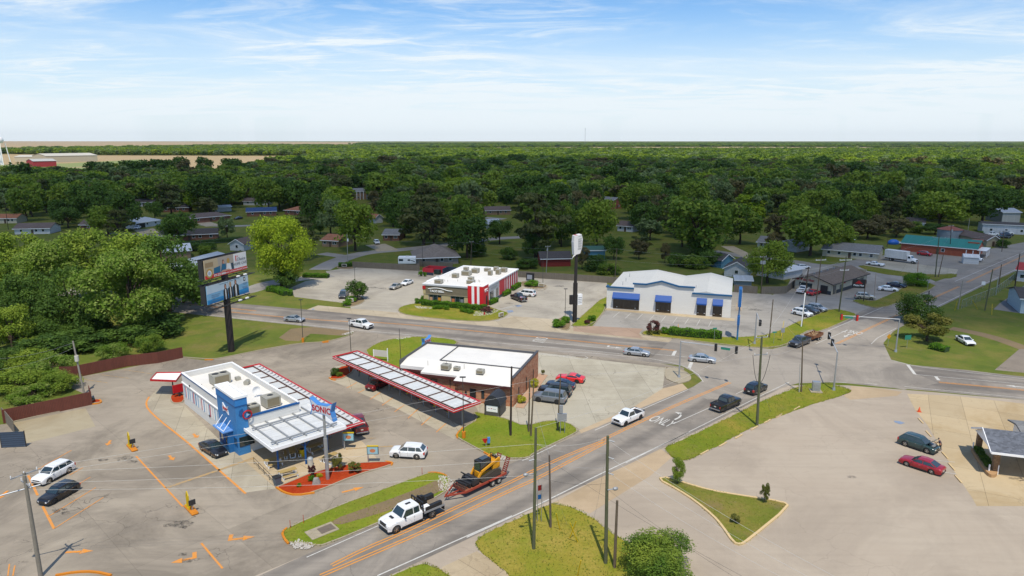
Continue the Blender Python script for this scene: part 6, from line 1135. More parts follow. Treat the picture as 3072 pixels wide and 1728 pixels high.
HL = [('house', 'white house with a brown roof and front gable at the left edge of the town', 'house', ('N', 150, 1085), ('N', 505, 1078), 10, SIDE, SB, dict(rh=1.7, ov=.6)),
 ('house', 'cream house behind the white gabled one at the far left', 'house', ('N', -60, 975), ('N', 170, 972), 9, CREAM, SO, {}),
 ('house', 'small brown-roofed house showing between two round trees', 'house', ('N', 810, 1042), ('N', 905, 1042), 8, HB, SB, dict(nwin=1)),
 ('house', 'white house with a dark roof below the utility pole', 'house', ('N', 1330, 806), ('N', 1560, 798), 9, SIDE, SD, {}),
 ('house', 'low brick house with a dark roof and a white door frame', 'house', ('N', 1620, 862), ('N', 1900, 856), 9, HB, SD, dict(chim=True)),
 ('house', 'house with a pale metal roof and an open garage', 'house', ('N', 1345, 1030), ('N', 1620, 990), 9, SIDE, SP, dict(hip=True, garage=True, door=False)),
 ('house', 'long brick house with a hipped brown roof', 'house', ('N', 1920, 975), ('N', 2320, 940), 10, HB, SB, dict(hip=True)),
 ('house', 'long low brick house with a dark brown roof behind the hedge', 'house', ('N', 1620, 1160), ('N', 2190, 1135), 9, HB, SD, dict(nwin=5)),
 ('garage', 'small white garage with one square window', 'garage', ('J', 640, 172), ('J', 778, 177), 8, SIDE, SB, dict(ax='y', door=False, nwin=1)),
 ('barn', 'white metal-roofed barn partly hidden by the left trees', 'barn', ('I', 1660, 450), ('I', 1925, 430), 12, TANB, SWM, dict(h=3, door=False, nwin=0)),
 ('long_building', 'long brick building with a grey metal roof behind the billboard', 'building', ('I', 1830, 640), ('I', 2330, 480), 10, HB, SP, dict(chim=True, rh=1.2)),
 ('house', 'brick house with a dark blue roof', 'house', ('O', -90, 905), ('O', 205, 895), 9, HB, SBL, {}),
 ('house', 'white house with a brown roof beside the dark blue roof', 'house', ('N', 2450, 790), ('N', 2700, 790), 8, SIDE, SB, dict(ax='x')),
 ('carport', 'white carport roof beside the dark blue roofed house', 'carport', ('N', 2190, 858), ('N', 2330, 850), 7, SIDE, SWM, dict(door=False, nwin=0, rh=.8)),
 ('house', 'brick house with an orange-brown hipped roof', 'house', ('O', 290, 885), ('O', 500, 895), 10, HB, SO, dict(hip=True)),
 ('house', 'tan house with an orange-brown roof by the corner street', 'house', ('O', 665, 1205), ('O', 830, 1215), 10, TANB, SO, {}),
 ('house', 'house with a blue-grey roof and white gable between two trees', 'house', ('O', 1280, 1148), ('O', 1440, 1150), 10, HB, SG, {}),
 ('house', 'pale gabled house with a tan roof behind the round tree', 'house', ('O', 1200, 972), ('O', 1275, 965), 10, SIDE, SO, dict(ax='y', nwin=0, door=False)),
 ('house', 'tall grey-roofed house with white columns', 'house', ('O', 1000, 735), ('O', 1110, 730), 11, TANB, SG, dict(h=5.6, rh=1.8, nwin=2)),
 ('house', 'big hip-roofed house in grey brick behind the board fence', 'house', ('K', 325, 388), ('K', 755, 372), 14, mat('grey_brick', '#9a9086', .9), shingle('shingle_taupe', '#857a70'), dict(hip=True, rh=3.2, ov=.7)),
 ('house', 'white house with blue windows at the edge of the green tree', 'house', ('O', 2340, 1035), ('O', 2460, 1030), 9, SIDE, SP, {}),
 ('house', 'brown-roofed house behind the round green tree in the middle of town', 'house', ('O', 2310, 890), ('O', 2560, 885), 9, TANB, SB, {}),
 ('house', 'white house with a black door on the lawn behind the sign pole', 'house', ('Q', 1060, 1050), ('Q', 1215, 1062), 9, SIDE, SB, {}),
 ('house', 'tall pink brick house with a white gable among the trees', 'house', ('Q', 1010, 830), ('Q', 1105, 820), 10, mat('pink_brick', '#b86f5c', .9), SG, dict(ax='y', h=5, nwin=1)),
 ('barn', 'dark red shed with a black roof behind the board fence', 'shed', ('K', 1590, 405), ('K', 1885, 398), 7, RBN, SD, dict(h=2.8, nwin=0, door=False)),
 ('workshop', 'blue sheet-metal shed with a green roof', 'shed', ('Q', 730, 1330), ('Q', 935, 1328), 8, BLW, mat('roof_green', '#3f6b5a'), dict(h=3, rh=.8, nwin=0, door=False)),
 ('shed', 'small blue garage with a white gable edge', 'garage', ('L', 1385, 352), ('L', 1500, 330), 7, BLW, SD, dict(ax='y', nwin=0, door=False)),
 ('garage', 'white gabled garage behind the blue awning building', 'garage', ('L', 1415, 432), ('L', 1660, 452), 9, SIDE, SD, dict(ax='y', nwin=1, door=False, rh=2.0)),
 ('shed', 'low grey shed by the board fence', 'shed', ('L', 1530, 532), ('L', 1690, 538), 5, mat('shed_grey', '#9ba0a0', .8), SP, dict(h=1.9, rh=.7, nwin=0, door=False)),
 ('house', 'white house with a grey roof behind the leafy tree', 'house', ('M', 120, 505), ('M', 285, 528), 9, SIDE, SG, dict(ax='y', nwin=0, door=False)),
 ('house', 'grey-roofed house with a white gable behind the antenna mast', 'house', ('L', 1750, 150), ('L', 1960, 170), 9, SIDE, SG, {}),
 ('house', 'cream ranch house with a grey roof and a dark porch', 'house', ('M', 545, 562), ('M', 1100, 612), 11, CREAM, SG, dict(nwin=5, rh=1.9)),
 ('house', 'small grey-roofed outbuilding behind the cream ranch house', 'outbuilding', ('M', 770, 470), ('M', 850, 470), 8, SIDE, SG, dict(nwin=1, door=False, h=3)),
 ('brick_building', 'long red brick building with a teal metal roof', 'building', None, None, 14, bricks('red_brick', '#b0553a', '#bd6747', '#94604c', .6, .2), TEAL, dict(h=3, rh=2.2, nwin=1, ov=.3)),
 ('house', 'brown-roofed building beside the teal-roofed one', 'building', ('M', 2195, 470), ('M', 2330, 470), 22, mat('tan_wall', '#b8a98c', .9), SB, dict(ax='y', nwin=0)),
 ('warehouse', 'long white warehouse wall with a flat grey roof at the top right', 'warehouse', ('M', 2150, 330), ('M', 2800, 360), 10, rows('warehouse_white', '#e4e6e8', '#b9bdc0', .5, .06, 0, .7), SD, dict(h=4, rh=.6, nwin=4, door=False)),
 ('barn', 'white sheet-metal barn behind the warehouse', 'barn', ('M', 2350, 225), ('M', 2530, 225), 12, rows('warehouse_white2', '#d5d6d4', '#a5a6a4', .5, .1, 0, .7), SP, dict(h=5, rh=1.5, nwin=0, door=False)),
 ('house', 'dark-roofed house under the big trees behind the teal roof', 'house', ('M', 1390, 275), ('M', 1570, 285), 9, SIDE, SD, {}),
 ('garden_shed', 'white garden shed standing by the road in front of a pickup truck', 'shed', ('M', 1962, 640), ('M', 2118, 650), 3.6, SIDE, SWM, dict(h=2.3, rh=.7, nwin=0, door=False, ov=.15)),
 ('store', 'white shop with a red roof at the right edge beyond the fence', 'shop', ('M', 2492, 815), ('M', 2800, 850), 10, SIDE, mat('roof_red', '#b8342e', .6), dict(h=3.4, rh=1.4, nwin=3)),
 ('barn', 'pale blue sheet-metal barn cut by the right edge', 'barn', ('M', 2532, 1138), ('M', 2800, 1160), 12, rows('barn_pale', '#d5e6ef', '#a9c3d0', .35, .1, 0, .6), SD, dict(h=3.6, rh=1.5, nwin=0, door=False)),
 ('canopy_shop', 'white-roofed open shed behind the board fence of the corner lot', 'shed', ('L', 2010, 470), ('L', 2200, 430), 9, SIDE, SWM, dict(h=2.4, rh=.8, nwin=0, door=False)),
 ('barn', 'distant long red barn by the fields', 'barn', ('N', 340, 408), ('N', 572, 402), 30, mat('far_red', '#b33a3f', .8), mat('far_roof', '#c3c3bd', .7), dict(h=9, rh=3, nwin=0, door=False)),
 ('warehouse', 'distant pale warehouse beyond the red barn', 'warehouse', ('N', 470, 362), ('N', 985, 350), 60, mat('far_beige', '#cfc4aa', .8), mat('far_roof2', '#d6d0bf', .7), dict(h=12, rh=4, nwin=0, door=False)),
 ('warehouse', 'distant low pale warehouse left of the larger one', 'warehouse', ('N', 150, 352), ('N', 470, 350), 50, MAT['far_beige'] if 'far_beige' in MAT else None, MAT['far_roof2'] if 'far_roof2' in MAT else None, dict(h=9, rh=3, nwin=0, door=False))]
HPOS = []
for nm, lb, ct, a, b, d, wm_, rm_, kw in HL:
 if a is None: a, b = Vector((144, 250.2, 0)), Vector((161.6, 234.6, 0))
 else: a, b = at(*a), at(*b)
 wm_ = wm_ or MAT['far_beige']; rm_ = rm_ or MAT['far_roof2']
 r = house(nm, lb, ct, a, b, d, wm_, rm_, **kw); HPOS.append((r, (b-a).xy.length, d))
 if 'columns' in lb: part('porch_column', WHITE, r, lambda k: [k.tube((x, -1.6, 0), (x, -1.6, 5.6), .22) for x in (.6, 3, 5.4, 7.8)])
 if 'teal metal' in lb:
  part('porch', [WHITE, RFM], r, lambda k: [k.tube((x, y, 0), (x, y, 2.6), .12) for x, y in ((20.6, -1.5), (22.6, -1.5), (24.4, 0), (26, 3), (26, 6), (26, 9))]+[k.box(23.6, 26.3, -.2, 9.5, 2.6, 2.75)]); part('annex', wm_, r, lambda k: k.box(23.5, 25, 0, 14, 0, 4.2) if 0 else k.box(20, 23.4, 4, 14.5, 3, 4.8))
# ---- filling-station canopy and kiosk
gy = Vector((.31, .95)).normalized(); ge = at('E', 2245, 935, 3.2); gfar = at('E', 2050, 688, 3.2); gy = (gfar-ge).xy; gw_ = gy.length; gy.normalize(); gst = empty('station_canopy', (ge.x, ge.y, 0), math.atan2(-gy.x, gy.y), 'grey shingled gable canopy on stone pillars at the filling station', 'canopy')
STN = bricks('stone_pillar', '#8c6b4c', '#a98a68', '#5b4433', .45, .25); part('roof', shingle('shingle_slate', '#6c7079', .5), gst, lambda k: gab(k, 18, gw_, 3.25, 4.75, .0, .12)); part('gable', WHITE, gst, lambda k: k.add([(.3, .2, 3.15), (.3, gw_-.2, 3.15), (.3, gw_/2, 4.7), (.5, .2, 3.15), (.5, gw_-.2, 3.15), (.5, gw_/2, 4.7)], [(0, 1, 2), (5, 4, 3), (0, 3, 4, 1)]))
part('fascia', WHITE, gst, lambda k: (k.box(0, 18, -.1, 0, 3.1, 3.36), k.bar((-.05, -.05, 3.25), (-.05, gw_/2, 4.82), .08, .22), k.bar((-.05, gw_+.05, 3.25), (-.05, gw_/2, 4.82), .08, .22))); boxp('ceiling', WHITE, gst, .5, 18, .1, gw_-.1, 3.05, 3.15)
for q in (('E', 2110, 920), ('E', 2275, 1140)):
 l_ = loc(gst, at(*q))
 for dx in (0, 9): boxp('pillar', STN, gst, l_.x-.3+dx, l_.x+.3+dx, l_.y-.3, l_.y+.3, 0, 3.05)
kerb2 = MB(); Pp = smooth(pts('E', [(2035, 915), (2180, 1140), (2230, 1185), (2290, 1185), (2312, 1150), (2280, 1090), (2120, 890), (2060, 890)]), 1, True); kerb2.prism(Pp, .01, .42); tag(kerb2.build('planter_island', [mat('planter_tan', '#c39a6c', .9)]), 'tan raised planter running between the stone pillars', 'planter')
for i, q in enumerate((('E', 2058, 915), ('E', 2218, 1145), ('E', 2307, 1152))): p = at(*q); tag(part('bollard', WHITE, None, lambda k: (k.tube((p.x, p.y, 0), (p.x, p.y, 1.2), .09), k.ball((p.x, p.y, 1.2), .09, .09, .06))), ['white bollard at the far end of the station planter', 'white bollard left of the nearest stone pillar', 'white bollard right of the nearest stone pillar'][i], 'bollard', 'bollards around the station planter')
ke = at('E', 2430, 612, 3.0); kio = empty('station_building', (ke.x+.6-gy.x*4.6, ke.y-gy.y*4.6, 0), gst.rotation_euler.z, 'white filling-station building with a pale overhanging roof', 'building'); boxp('wall', WHITE, kio, 0, 16, 0, 4.4, 0, 2.8); part('roof', SG, kio, lambda k: gab(k, 16, 4.4, 2.9, 3.3, .6, .2)); part('pillar', STN, kio, lambda k: k.bar((.2, -1.2, 0), (-.6, -.7, 2.8), .3)); window(kio, 2, 5, 1, 2.2, 0, DARK)
# ---- fences
def fence(P, h, m, label, cat='fence', post=3.2, mesh=False, top=None):
 P = [Vector((p[0], p[1])) for p in P]; r = empty('board_fence' if not mesh else 'wire_fence', (P[0].x, P[0].y, 0), 0, label, cat)
 for i in range(len(P)-1):
  a, b_ = P[i]-P[0], P[i+1]-P[0]; d = (b_-a).normalized(); n_ = Vector((-d.y, d.x))*.04
  if not mesh: part('panel', m, r, lambda k: k.obox((*((a+b_)/2), h/2), (*(d*((b_-a).length/2)), 0), (*n_, 0), (0, 0, h/2)))
  else:
   part('mesh_panel', m, r, lambda k: k.quad((*a, .05), (*b_, .05), (*b_, h), (*a, h))); part('top_rail', STEEL, r, lambda k: k.tube((*a, h), (*b_, h), .025))
   for j in range(int((b_-a).length/post)+1): p = a+d*j*post; part('post', GREY, r, lambda k: k.tube((*p, 0), (*p, h+.05), .028, n=6))
 return r
FB = rows('fence_brown', '#7d4434', '#4f281e', .15, .12, 0, .85, var=.2); FG = rows('fence_grey', '#8d8373', '#5a5246', .18, .12, 0, .9, var=.2)
fence(pts('A', [(35, 640), (930, 448), (905, 380)]), 2.1, FB, 'dark brown board fence beside the pale slab, nearer stretch')
fence(pts('A', [(610, 185), (740, 182)])+pts('B', [(-60, 200), (250, 165), (500, 112)]), 2.1, FB, 'dark brown board fence below the flowering tree, farther stretch')
fence(pts('J', [(1870, 342), (2545, 378)])+pts('K', [(360, 400), (700, 425)]), 1.9, FG, 'grey board fence behind the restaurant car park')
fence(pts('K', [(1360, 508), (1800, 535), (2240, 565), (2360, 575)]), 1.9, FG, 'grey board fence behind the striped restaurant and sign pole')
fence(pts('L', [(1510, 590), (1750, 608)]), 2.0, FG, 'brown board fence by the small grey shed'); fence(pts('L', [(1790, 610), (1990, 608), (2040, 602), (2170, 500), (2200, 470)]), 2.0, FG, 'grey board fence round the yard behind the corner lot')
MESH = None
m_, nt, b = newmat('chain_link'); g_ = NG(nt); tr_ = nt.nodes.new('ShaderNodeBsdfTransparent'); ms = nt.nodes.new('ShaderNodeMixShader'); ms.inputs[0].default_value = .22; g_.L.new(tr_.outputs[0], ms.inputs[1]); g_.L.new(b.outputs[0], ms.inputs[2]); b.inputs['Base Color'].default_value = (.2, .23, .22, 1); g_.L.new(ms.outputs[0], nt.nodes['Material Output'].inputs[0]); MESH = m_
fence(pts('M', [(1945, 1095), (2290, 955), (2430, 850), (2520, 760)]), 2.2, MESH, 'chain-link fence along the far side of the cross road', mesh=True)
cg = at('A', 20, 885); cage = empty('corrugated_gate', cg, .12, 'dark blue corrugated steel gate at the left edge', 'gate'); part('sheet', rows('corrugated_blue', '#54657c', '#33404f', .3, .2, 2, .5, .3), cage, lambda k: k.box(0, 3.0, -.04, .04, .1, 2.2)); part('frame', DARK, cage, lambda k: (k.box(-.05, .03, -.06, .06, 0, 2.3), k.box(2.97, 3.05, -.06, .06, 0, 2.3)))
fence([at('A', 150, 740).xy, at('A', 70, 640).xy, at('A', 30, 600).xy], 1.9, FG, 'short weathered side fence next to the corrugated gate')
sp_ = at('M', 1820, 395); o = empty('silo', sp_, 0, 'squat grain silo with a rusty conical roof', 'silo'); part('wall', rows('silo_sheet', '#9fa9b2', '#7d868e', .3, .1, 2, .5), o, lambda k: k.tube((0, 0, 0), (0, 0, 4.2), 4.5, n=24)); part('roof', mat('rust_roof', '#9a5a48', .8, var=.4), o, lambda k: k.lathe([(4.8, 4.2), (.4, 5.6), (0, 5.7)], 24))
o = empty('tarpaulin', at('M', 1260, 445), 0, 'bright blue tarpaulin over a heap beside the small white car', 'tarpaulin'); part('cover', mat('tarp_blue', '#1f6fd0', .5), o, lambda k: k.ball((0, 0, .6), 2.2, 1.5, 1.4, 12, 6))
# ---- wheel stops
ws = MB(); ws.box(-.95, .95, -.09, .09, 0, .13); w0 = ws.build('wheel_stop', mat('stop_tan', '#e6c894', .8), None, bevel=.03); C.collection.objects.unlink(w0)
e1 = (at('D', 1765, 1308)-at('D', 1680, 1355)).normalized(); e2 = (at('E', 1565, 645)-at('E', 1505, 580)).normalized()
for grp, L_, e_ in (('wheel stops along the grass strip', [('D', 1722, 1335), ('D', 1906, 1255), ('D', 2065, 1176), ('D', 2226, 1090), ('D', 2355, 1022), ('D', 2470, 967), ('E', 110, 566), ('E', 290, 488)], e1), ('wheel stops along the station slab', [('E', 1535, 614), ('E', 1614, 745), ('E', 1703, 850), ('E', 1778, 962), ('E', 1846, 1078), ('E', 1914, 1202)], e2)):
 for i, q in enumerate(L_): o = w0.copy(); C.collection.objects.link(o); o.location = at(*q); o.location.z = .012; o.rotation_euler = (0, 0, math.atan2(e_.y, e_.x)); tag(o, f"tan concrete wheel stop, {['first', 'second', 'third', 'fourth', 'fifth', 'sixth', 'seventh', 'eighth'][i]} from the {'near' if 'strip' in grp else 'far'} end of the row by the {'grass strip' if 'strip' in grp else 'station slab'}", 'wheel stop', grp)
# ------------------------------------------------------------------ poles, lamps, signals, signs, wires
PL = {}
def pole(key, base, top, r, m, label, cat='utility pole', name='utility_pole', arms=(), H=None, extra=None, group=None):
 B = at(*base) if not isinstance(base, Vector) else base; h = H or hgt(B, *((top[0], top[1], top[2])))
 T = at(*top, h); T.z = h; d = T-B
 if d.xy.length > h*.16: d = Vector((d.x*h*.16/d.xy.length, d.y*h*.16/d.xy.length, h))
 rt = empty(name, (B.x, B.y, 0), 0, label, cat, group); part('shaft', m, rt, lambda k: k.tube((0, 0, 0), d, r, r*.68, n=10)); PL[key] = (B, d, rt)
 for (frac, half, ang, am, ins) in arms:
  c = d*frac; dv_ = Vector((math.cos(ang), math.sin(ang), 0)); part('crossarm', am, rt, lambda k: k.bar(c-dv_*half, c+dv_*half, .1, .12))
  for j in range(ins): p = c+dv_*half*(-.95+1.9*j/max(1, ins-1)); part('insulator', PORC, rt, lambda k: k.tube(p+Vector((0, 0, .05)), p+Vector((0, 0, .28)), .05, n=6))
 return rt
def on(key, frac, off=(0, 0, 0)): B, d, _ = PL[key]; return Vector((B.x, B.y, 0))+d*frac+Vector(off)
def rowfrac(key, c, x, y): B, d, _ = PL[key]; return max(.05, min(1, hgt(B, c, x, y)/d.z))
NW = [0]
def wire(a, b, sag=.6, r=.022, m=None, label=None, n=14):
 P = [a.lerp(b, i/n)-Vector((0, 0, 4*sag*(i/n)*(1-i/n))) for i in range(n+1)]; mb = MB(); mb.path(P, r, 4); NW[0] += 1
 return tag(mb.build('power_line', m or WIRE, fix=False), label, 'wire', 'overhead wires')
def transformer(rt, p, r=.3, h=.9, m=None): part('transformer', m or mat('transformer_grey', '#a9adb0', .5), rt, lambda k: (k.tube((p[0], p[1], p[2]-h/2), (p[0], p[1], p[2]+h/2), r, n=12), k.tube((p[0]+.1, p[1], p[2]+h/2), (p[0]+.1, p[1], p[2]+h/2+.2), .06, n=6)))
aB = math.atan2(.72, .69); aA = math.atan2(-.335, .94)
b1 = at('S', 71.5, 1418, 10.6); b1 = Vector((b1.x, b1.y, 0)); pole('p1', b1, ('F', 240, 410), .2, mat('pole_pale', '#8f887b', .9, var=.3), 'weathered utility pole at the left edge with crossed arms and a lamp arm', H=10.6, arms=[(.985, 1.1, 1.0, GREY, 3), (.9, .9, -.6, GREY, 2)])
part('lamp_arm', STEEL, PL['p1'][2], lambda k: (k.tube((.9, .6, 9.1), (-2.2, -.9, 8.7), .07), k.box(-2.7, -2.1, -1.15, -.85, 8.55, 8.75)))
pole('p2', ('h', 675, 1178), ('C', 2172, 1085), .18, POLEG, 'tall greenish pole nearest the road on the south lawn')
pole('p3', ('h', 845, 962), ('h', 832, 232), .13, mat('pole_grey_brown', '#6a5d52', .9, var=.3), 'slim brown pole just right of the greenish pole on the south lawn')
pole('p4', ('h', 1398, 1322), ('h', 1420, 40), .19, POLEG, 'tall dark greenish pole with stacked insulators on the south lawn')
pole('p5', ('h', 1487, 1367), ('h', 1515, 690), .16, POLE, 'short brown pole beside the tall pole on the south lawn')
pole('p6', ('C', 1918, 1167), ('C', 1928, 468), .17, POLED, 'dark brown pole standing in front of the brick office corner')
pole('p7', ('C', 2100, 1128), ('C', 2110, 598), .13, POLE, 'left one of two grey-brown poles on the front lawn')
pole('p8', ('C', 2122, 1172), ('C', 2152, 605), .13, POLE, 'right one of two grey-brown poles on the front lawn')
pole('p9', ('C', 2392, 1110), ('C', 2422, 545), .12, POLE, 'thin pole with a grey meter box in front of the parked cars')
pole('p10', ('D', 2250, 1062), ('D', 2300, 165), .2, POLEG, 'tall green pole with hanging cable loops on the middle grass strip', arms=[(.99, .9, .2, GREY, 2), (.8, 1.0, .2, GREY, 2)])
pole('p11', ('E', 335, 322), ('L', 2207, 1092), .13, POLE, 'brown pole beside the grey cabinet at the junction'); pole('p12', ('E', 313, 325), ('L', 2182, 1310), .09, mat('conduit_pale', '#c0bdb5'), 'pale conduit pole touching the brown pole at the junction')
pole('p18', ('L', 1788, 602), ('L', 1812, 225), .14, POLE, 'pole with three transformers in front of the leafy tree', arms=[(.97, 1.0, .3, GREY, 3)]); B_, d_, r_ = PL['p18']
for dx in (-.45, .45, 0): transformer(r_, (d_.x*.8+dx, -.3 if dx == 0 else 0, d_.z*.82), .25, .8)
pole('p19', ('L', 2195, 940), ('M', 408, 680), .16, POLED, 'dark pole with a white lower sleeve in the corner lot verge'); part('sleeve', WHITE, PL['p19'][2], lambda k: k.tube((-.12, -.12, 0), Vector((-.12, -.12, 0))+PL['p19'][1]*.58, .13))
pole('p20', ('L', 1872, 1052), ('L', 1910, 665), .13, POLE, 'bare brown pole behind the hanging signal in the corner verge')
pole('p21', ('M', 482, 1045), ('M', 537, 570), .14, POLE, 'brown pole with a white crossarm in front of the pizza restaurant', arms=[(.93, 1.4, .2, WHITE, 3)])
pole('p22', ('M', 714, 1127), ('M', 787, 570), .17, POLEG, 'thick green pole with two white crossarms by the pizza restaurant', arms=[(.94, 1.5, .1, WHITE, 3), (.76, 1.1, .1, WHITE, 2)])
pole('p23', ('M', 1065, 1010), ('M', 1088, 728), .1, mat('pole_pink', '#b9a79a'), 'pale concrete lamp pole beside the gold sport utility', name='lamp_post', cat='lamp post')
pole('p24', ('M', 1682, 777), ('M', 1722, 368), .17, POLEG, 'tall pole with a crossarm on the verge before the teal-roofed building', arms=[(.97, 1.6, -.6, GREY, 3)]); pole('p25', ('M', 1712, 777), ('M', 1765, 548), .14, POLE, 'leaning prop pole beside the tall pole on the far verge')
pole('p26', ('M', 1828, 548), ('M', 1845, 245), .14, POLED, 'dark pole with a transformer in front of the teal roof', arms=[(.95, 1.2, .3, GREY, 3)]); transformer(PL['p26'][2], (PL['p26'][1].x*.8+.35, 0, PL['p26'][1].z*.78))
pole('p27', ('M', 1505, 722), ('M', 1512, 615), .09, mat('rust_post', '#a0603a'), 'short rust-coloured post on the old concrete slab', name='post', cat='post')
pole('p28', ('M', 1605, 1108), ('M', 1622, 915), .15, POLED, 'stubby dark pole on the near side of the cross road behind the olive tree'); pole('p29', ('M', 1912, 1098), ('M', 1962, 808), .13, mat('pole_concrete', '#a19b8e'), 'grey pole with a white foot at the end of the chain-link fence')
pole('p30', ('M', 2182, 1112), ('M', 2262, 698), .16, POLEG, 'green pole standing inside the fenced grass'); pole('p31', ('M', 2320, 882), ('M', 2350, 648), .16, POLE, 'brown pole by the road beyond the fenced grass'); pole('p32', ('M', 2480, 897), ('M', 2536, 538), .16, POLED, 'dark pole near the red-roofed shop')
pole('p33', ('M', 2292, 957), ('M', 2320, 772), .1, STEEL, 'pale steel pole in the fenced grass', name='lamp_post', cat='lamp post'); pole('p34', ('M', 2352, 520), ('M', 2376, 315), .13, POLE, 'brown pole by the road near the brown-roofed building'); pole('p35', ('M', 2008, 332), ('M', 2030, 185), .12, mat('pole_silver', '#a9a69c'), 'pale lamp pole behind the rusty silo')
pole('p36', ('L', 318, 445), ('L', 338, 148), .15, POLE, 'pole rising behind the fence left of the white awning building'); pole('p37', ('K', 880, 390), ('K', 888, 148), .14, POLE, 'pole with a short crossarm behind the striped restaurant', arms=[(.98, .6, .2, GREY, 2)])
pole('p38', ('K', 1638, 468), ('K', 1656, 190), .12, mat('pole_silver', '#a9a69c'), 'pale twin pole with transformers behind the fence', arms=[(.96, .8, .3, GREY, 2)]); transformer(PL['p38'][2], (.3, 0, PL['p38'][1].z*.85), .22, .7)
pole('p39', ('K', 1606, 590), ('K', 1606, 320), .08, DARK, 'slim dark lamp pole beside the menu planter', name='lamp_post', cat='lamp post'); pole('p41', ('O', 924, 1362), ('O', 915, 1078), .14, mat('pole_silver', '#a9a69c'), 'pale pole with a white transformer by the side street'); transformer(PL['p41'][2], (.35, 0, PL['p41'][1].z*.78), .25, .8, WHITE)
pole('p42', ('A', 848, 345), ('I', 733, 1258), .17, mat('pole_ash', '#a39c90', .9, var=.3), 'ash-grey pole with a transformer between the two brown fences'); transformer(PL['p42'][2], (-.35, -.1, PL['p42'][1].z*.68), .3, .9, OFFW)
for k_, b_, t_, l_ in (('p43', ('N', 1478, 722), ('N', 1470, 572), 'dark pole with a lamp above the white house'), ('p44', ('N', 1770, 778), ('N', 1762, 640), 'brown pole with a lamp above the low brick house'), ('p45', ('N', 2137, 850), ('N', 2130, 690), 'pole beside the bare branches in the middle of town'), ('p46', ('N', 85, 1035), ('N', 40, 725), 'tall thin pole at the far left in front of the cream house'), ('p47', ('M', 1198, 472), ('M', 1206, 385), 'short pole near the blue tarpaulin'), ('p48', ('I', 1925, 560), ('I', 1915, 370), 'pole beside the white barn'), ('p49', ('I', 2028, 345), ('I', 2018, 255), 'short pole with a satellite dish behind the grey metal roof')):
 pole(k_, b_, t_, .13, POLED if k_ in ('p43', 'p46') else POLE, l_)
part('satellite_dish', WHITE, PL['p49'][2], lambda k: k.lathe([(0, .1), (.5, .04), (.8, -.12)], 14, (0, -.3, PL['p49'][1].z*.2), 'y'))
def lamp(key, base, top, label, foot=None, r=.07, head=True):
 rt = pole(key, base, top, r, mat('lamp_bronze', '#4a4640', .6), label, 'lamp post', 'lamp_post', group='car park lamp posts'); B, d, _ = PL[key]
 if head: part('lamp_head', DARK, rt, lambda k: k.obox(d+Vector((0, 0, .05)), (.4, 0, 0), (0, .14, 0), (0, 0, .06)))
 if foot: part('foot', ORG, rt, lambda k: k.tube((0, 0, 0), (0, 0, 1.0), .26, n=12))
 return rt
lamp('l1', ('J', 1373, 1100), ('J', 1348, 670), 'lamp post with an orange foot on the lawn beside the main road', True); lamp('l2', ('C', 1447, 1190), ('C', 1436, 578), 'lamp post with an orange foot at the near end of the long canopy', True)
lamp('l3', ('C', 316, 390), ('J', 1836, 860), 'lamp post rising behind the far end of the long canopy'); lamp('l4', ('C', 818, 500), ('C', 797, 85), 'tall slender pale post behind the long canopy', r=.06, head=False)
lamp('l5', ('K', 1828, 968), ('K', 1835, 628), 'lamp post with a double head beside the tall black sign pole'); lamp('l6', ('J', 1895, 500), ('J', 1890, 345), 'brown lamp post in the restaurant car park'); lamp('l7', ('K', 398, 420), ('K', 392, 180), 'dark lamp post in front of the hip-roofed house')
o = empty('meter_box', at('C', 2440, 1145), 0, 'grey utility meter box on two legs on the front lawn', 'meter box'); part('legs', STEEL, o, lambda k: (k.tube((-.3, 0, 0), (-.3, 0, 1.9), .05), k.tube((.3, 0, 0), (.3, 0, 1.9), .05))); boxp('box', STEEL, o, -.75, .55, -.15, .15, 1.9, 3.0); boxp('upper_box', GREY, o, -.5, .0, -.15, .15, 3.1, 4.2)
o = empty('signal_cabinet', at('E', 480, 318), -.2, 'grey steel signal cabinet on a concrete pad', 'cabinet'); boxp('pad', CONC, o, -.9, .9, -.8, .8, 0, .18); boxp('cabinet', STEEL, o, -.6, .6, -.4, .4, .18, 1.75, bevel=.03); boxp('door', GREY, o, -.35, .35, -.43, -.402, .5, 1.4)
def signal(label, base, topz, end, heads, lit=False, sign=None, H=6.4):
 B = at(*base); h = hgt(B, *topz); E = at(*end, h+.15); rt = empty('traffic_signal', B, 0, label, 'traffic signal', 'mast-arm traffic signals'); e = E-B; e.z = h+.1
 part('mast', STEEL, rt, lambda k: (k.tube((0, 0, .5), (0, 0, h), .15, .1, n=12), k.tube((0, 0, 0), (0, 0, .5), .3, .22, n=12))); part('arm', mat('arm_silver', '#c9ccd0', .4, .2), rt, lambda k: k.tube((0, 0, h-.1), e, .09, .05))
 d = e.xy.normalized()
 for t, two in heads:
  p = Vector((e.x*t, e.y*t, (h-.1)+(.2)*t)); n_ = Vector((-d.y, d.x, 0)); hd = part('signal_head', BLACK, rt, lambda k: k.obox(p+Vector((0, 0, -.25)), Vector((*d*.2, 0)), n_*.15, (0, 0, .62)))
  rm = mat('signal_red_face', (.5, .02, .01), .4, var=0) if lit else BLACK
  part('visor', rm, hd, lambda k: [k.obox(p+Vector((0, 0, .15-j*.4))-n_*.22*(1 if n_.y > 0 else -1), Vector((*d*.17, 0)), n_*.1, (0, 0, .16)) for j in range(3)])
 if sign: p = Vector((e.x*sign, e.y*sign, h-.2)); part('street_sign', mat('sign_green', '#2f8f7a', .5), rt, lambda k: k.obox(p, Vector((*d*.75, 0)), Vector((-d.y, d.x, 0))*.02, (0, 0, .2)))
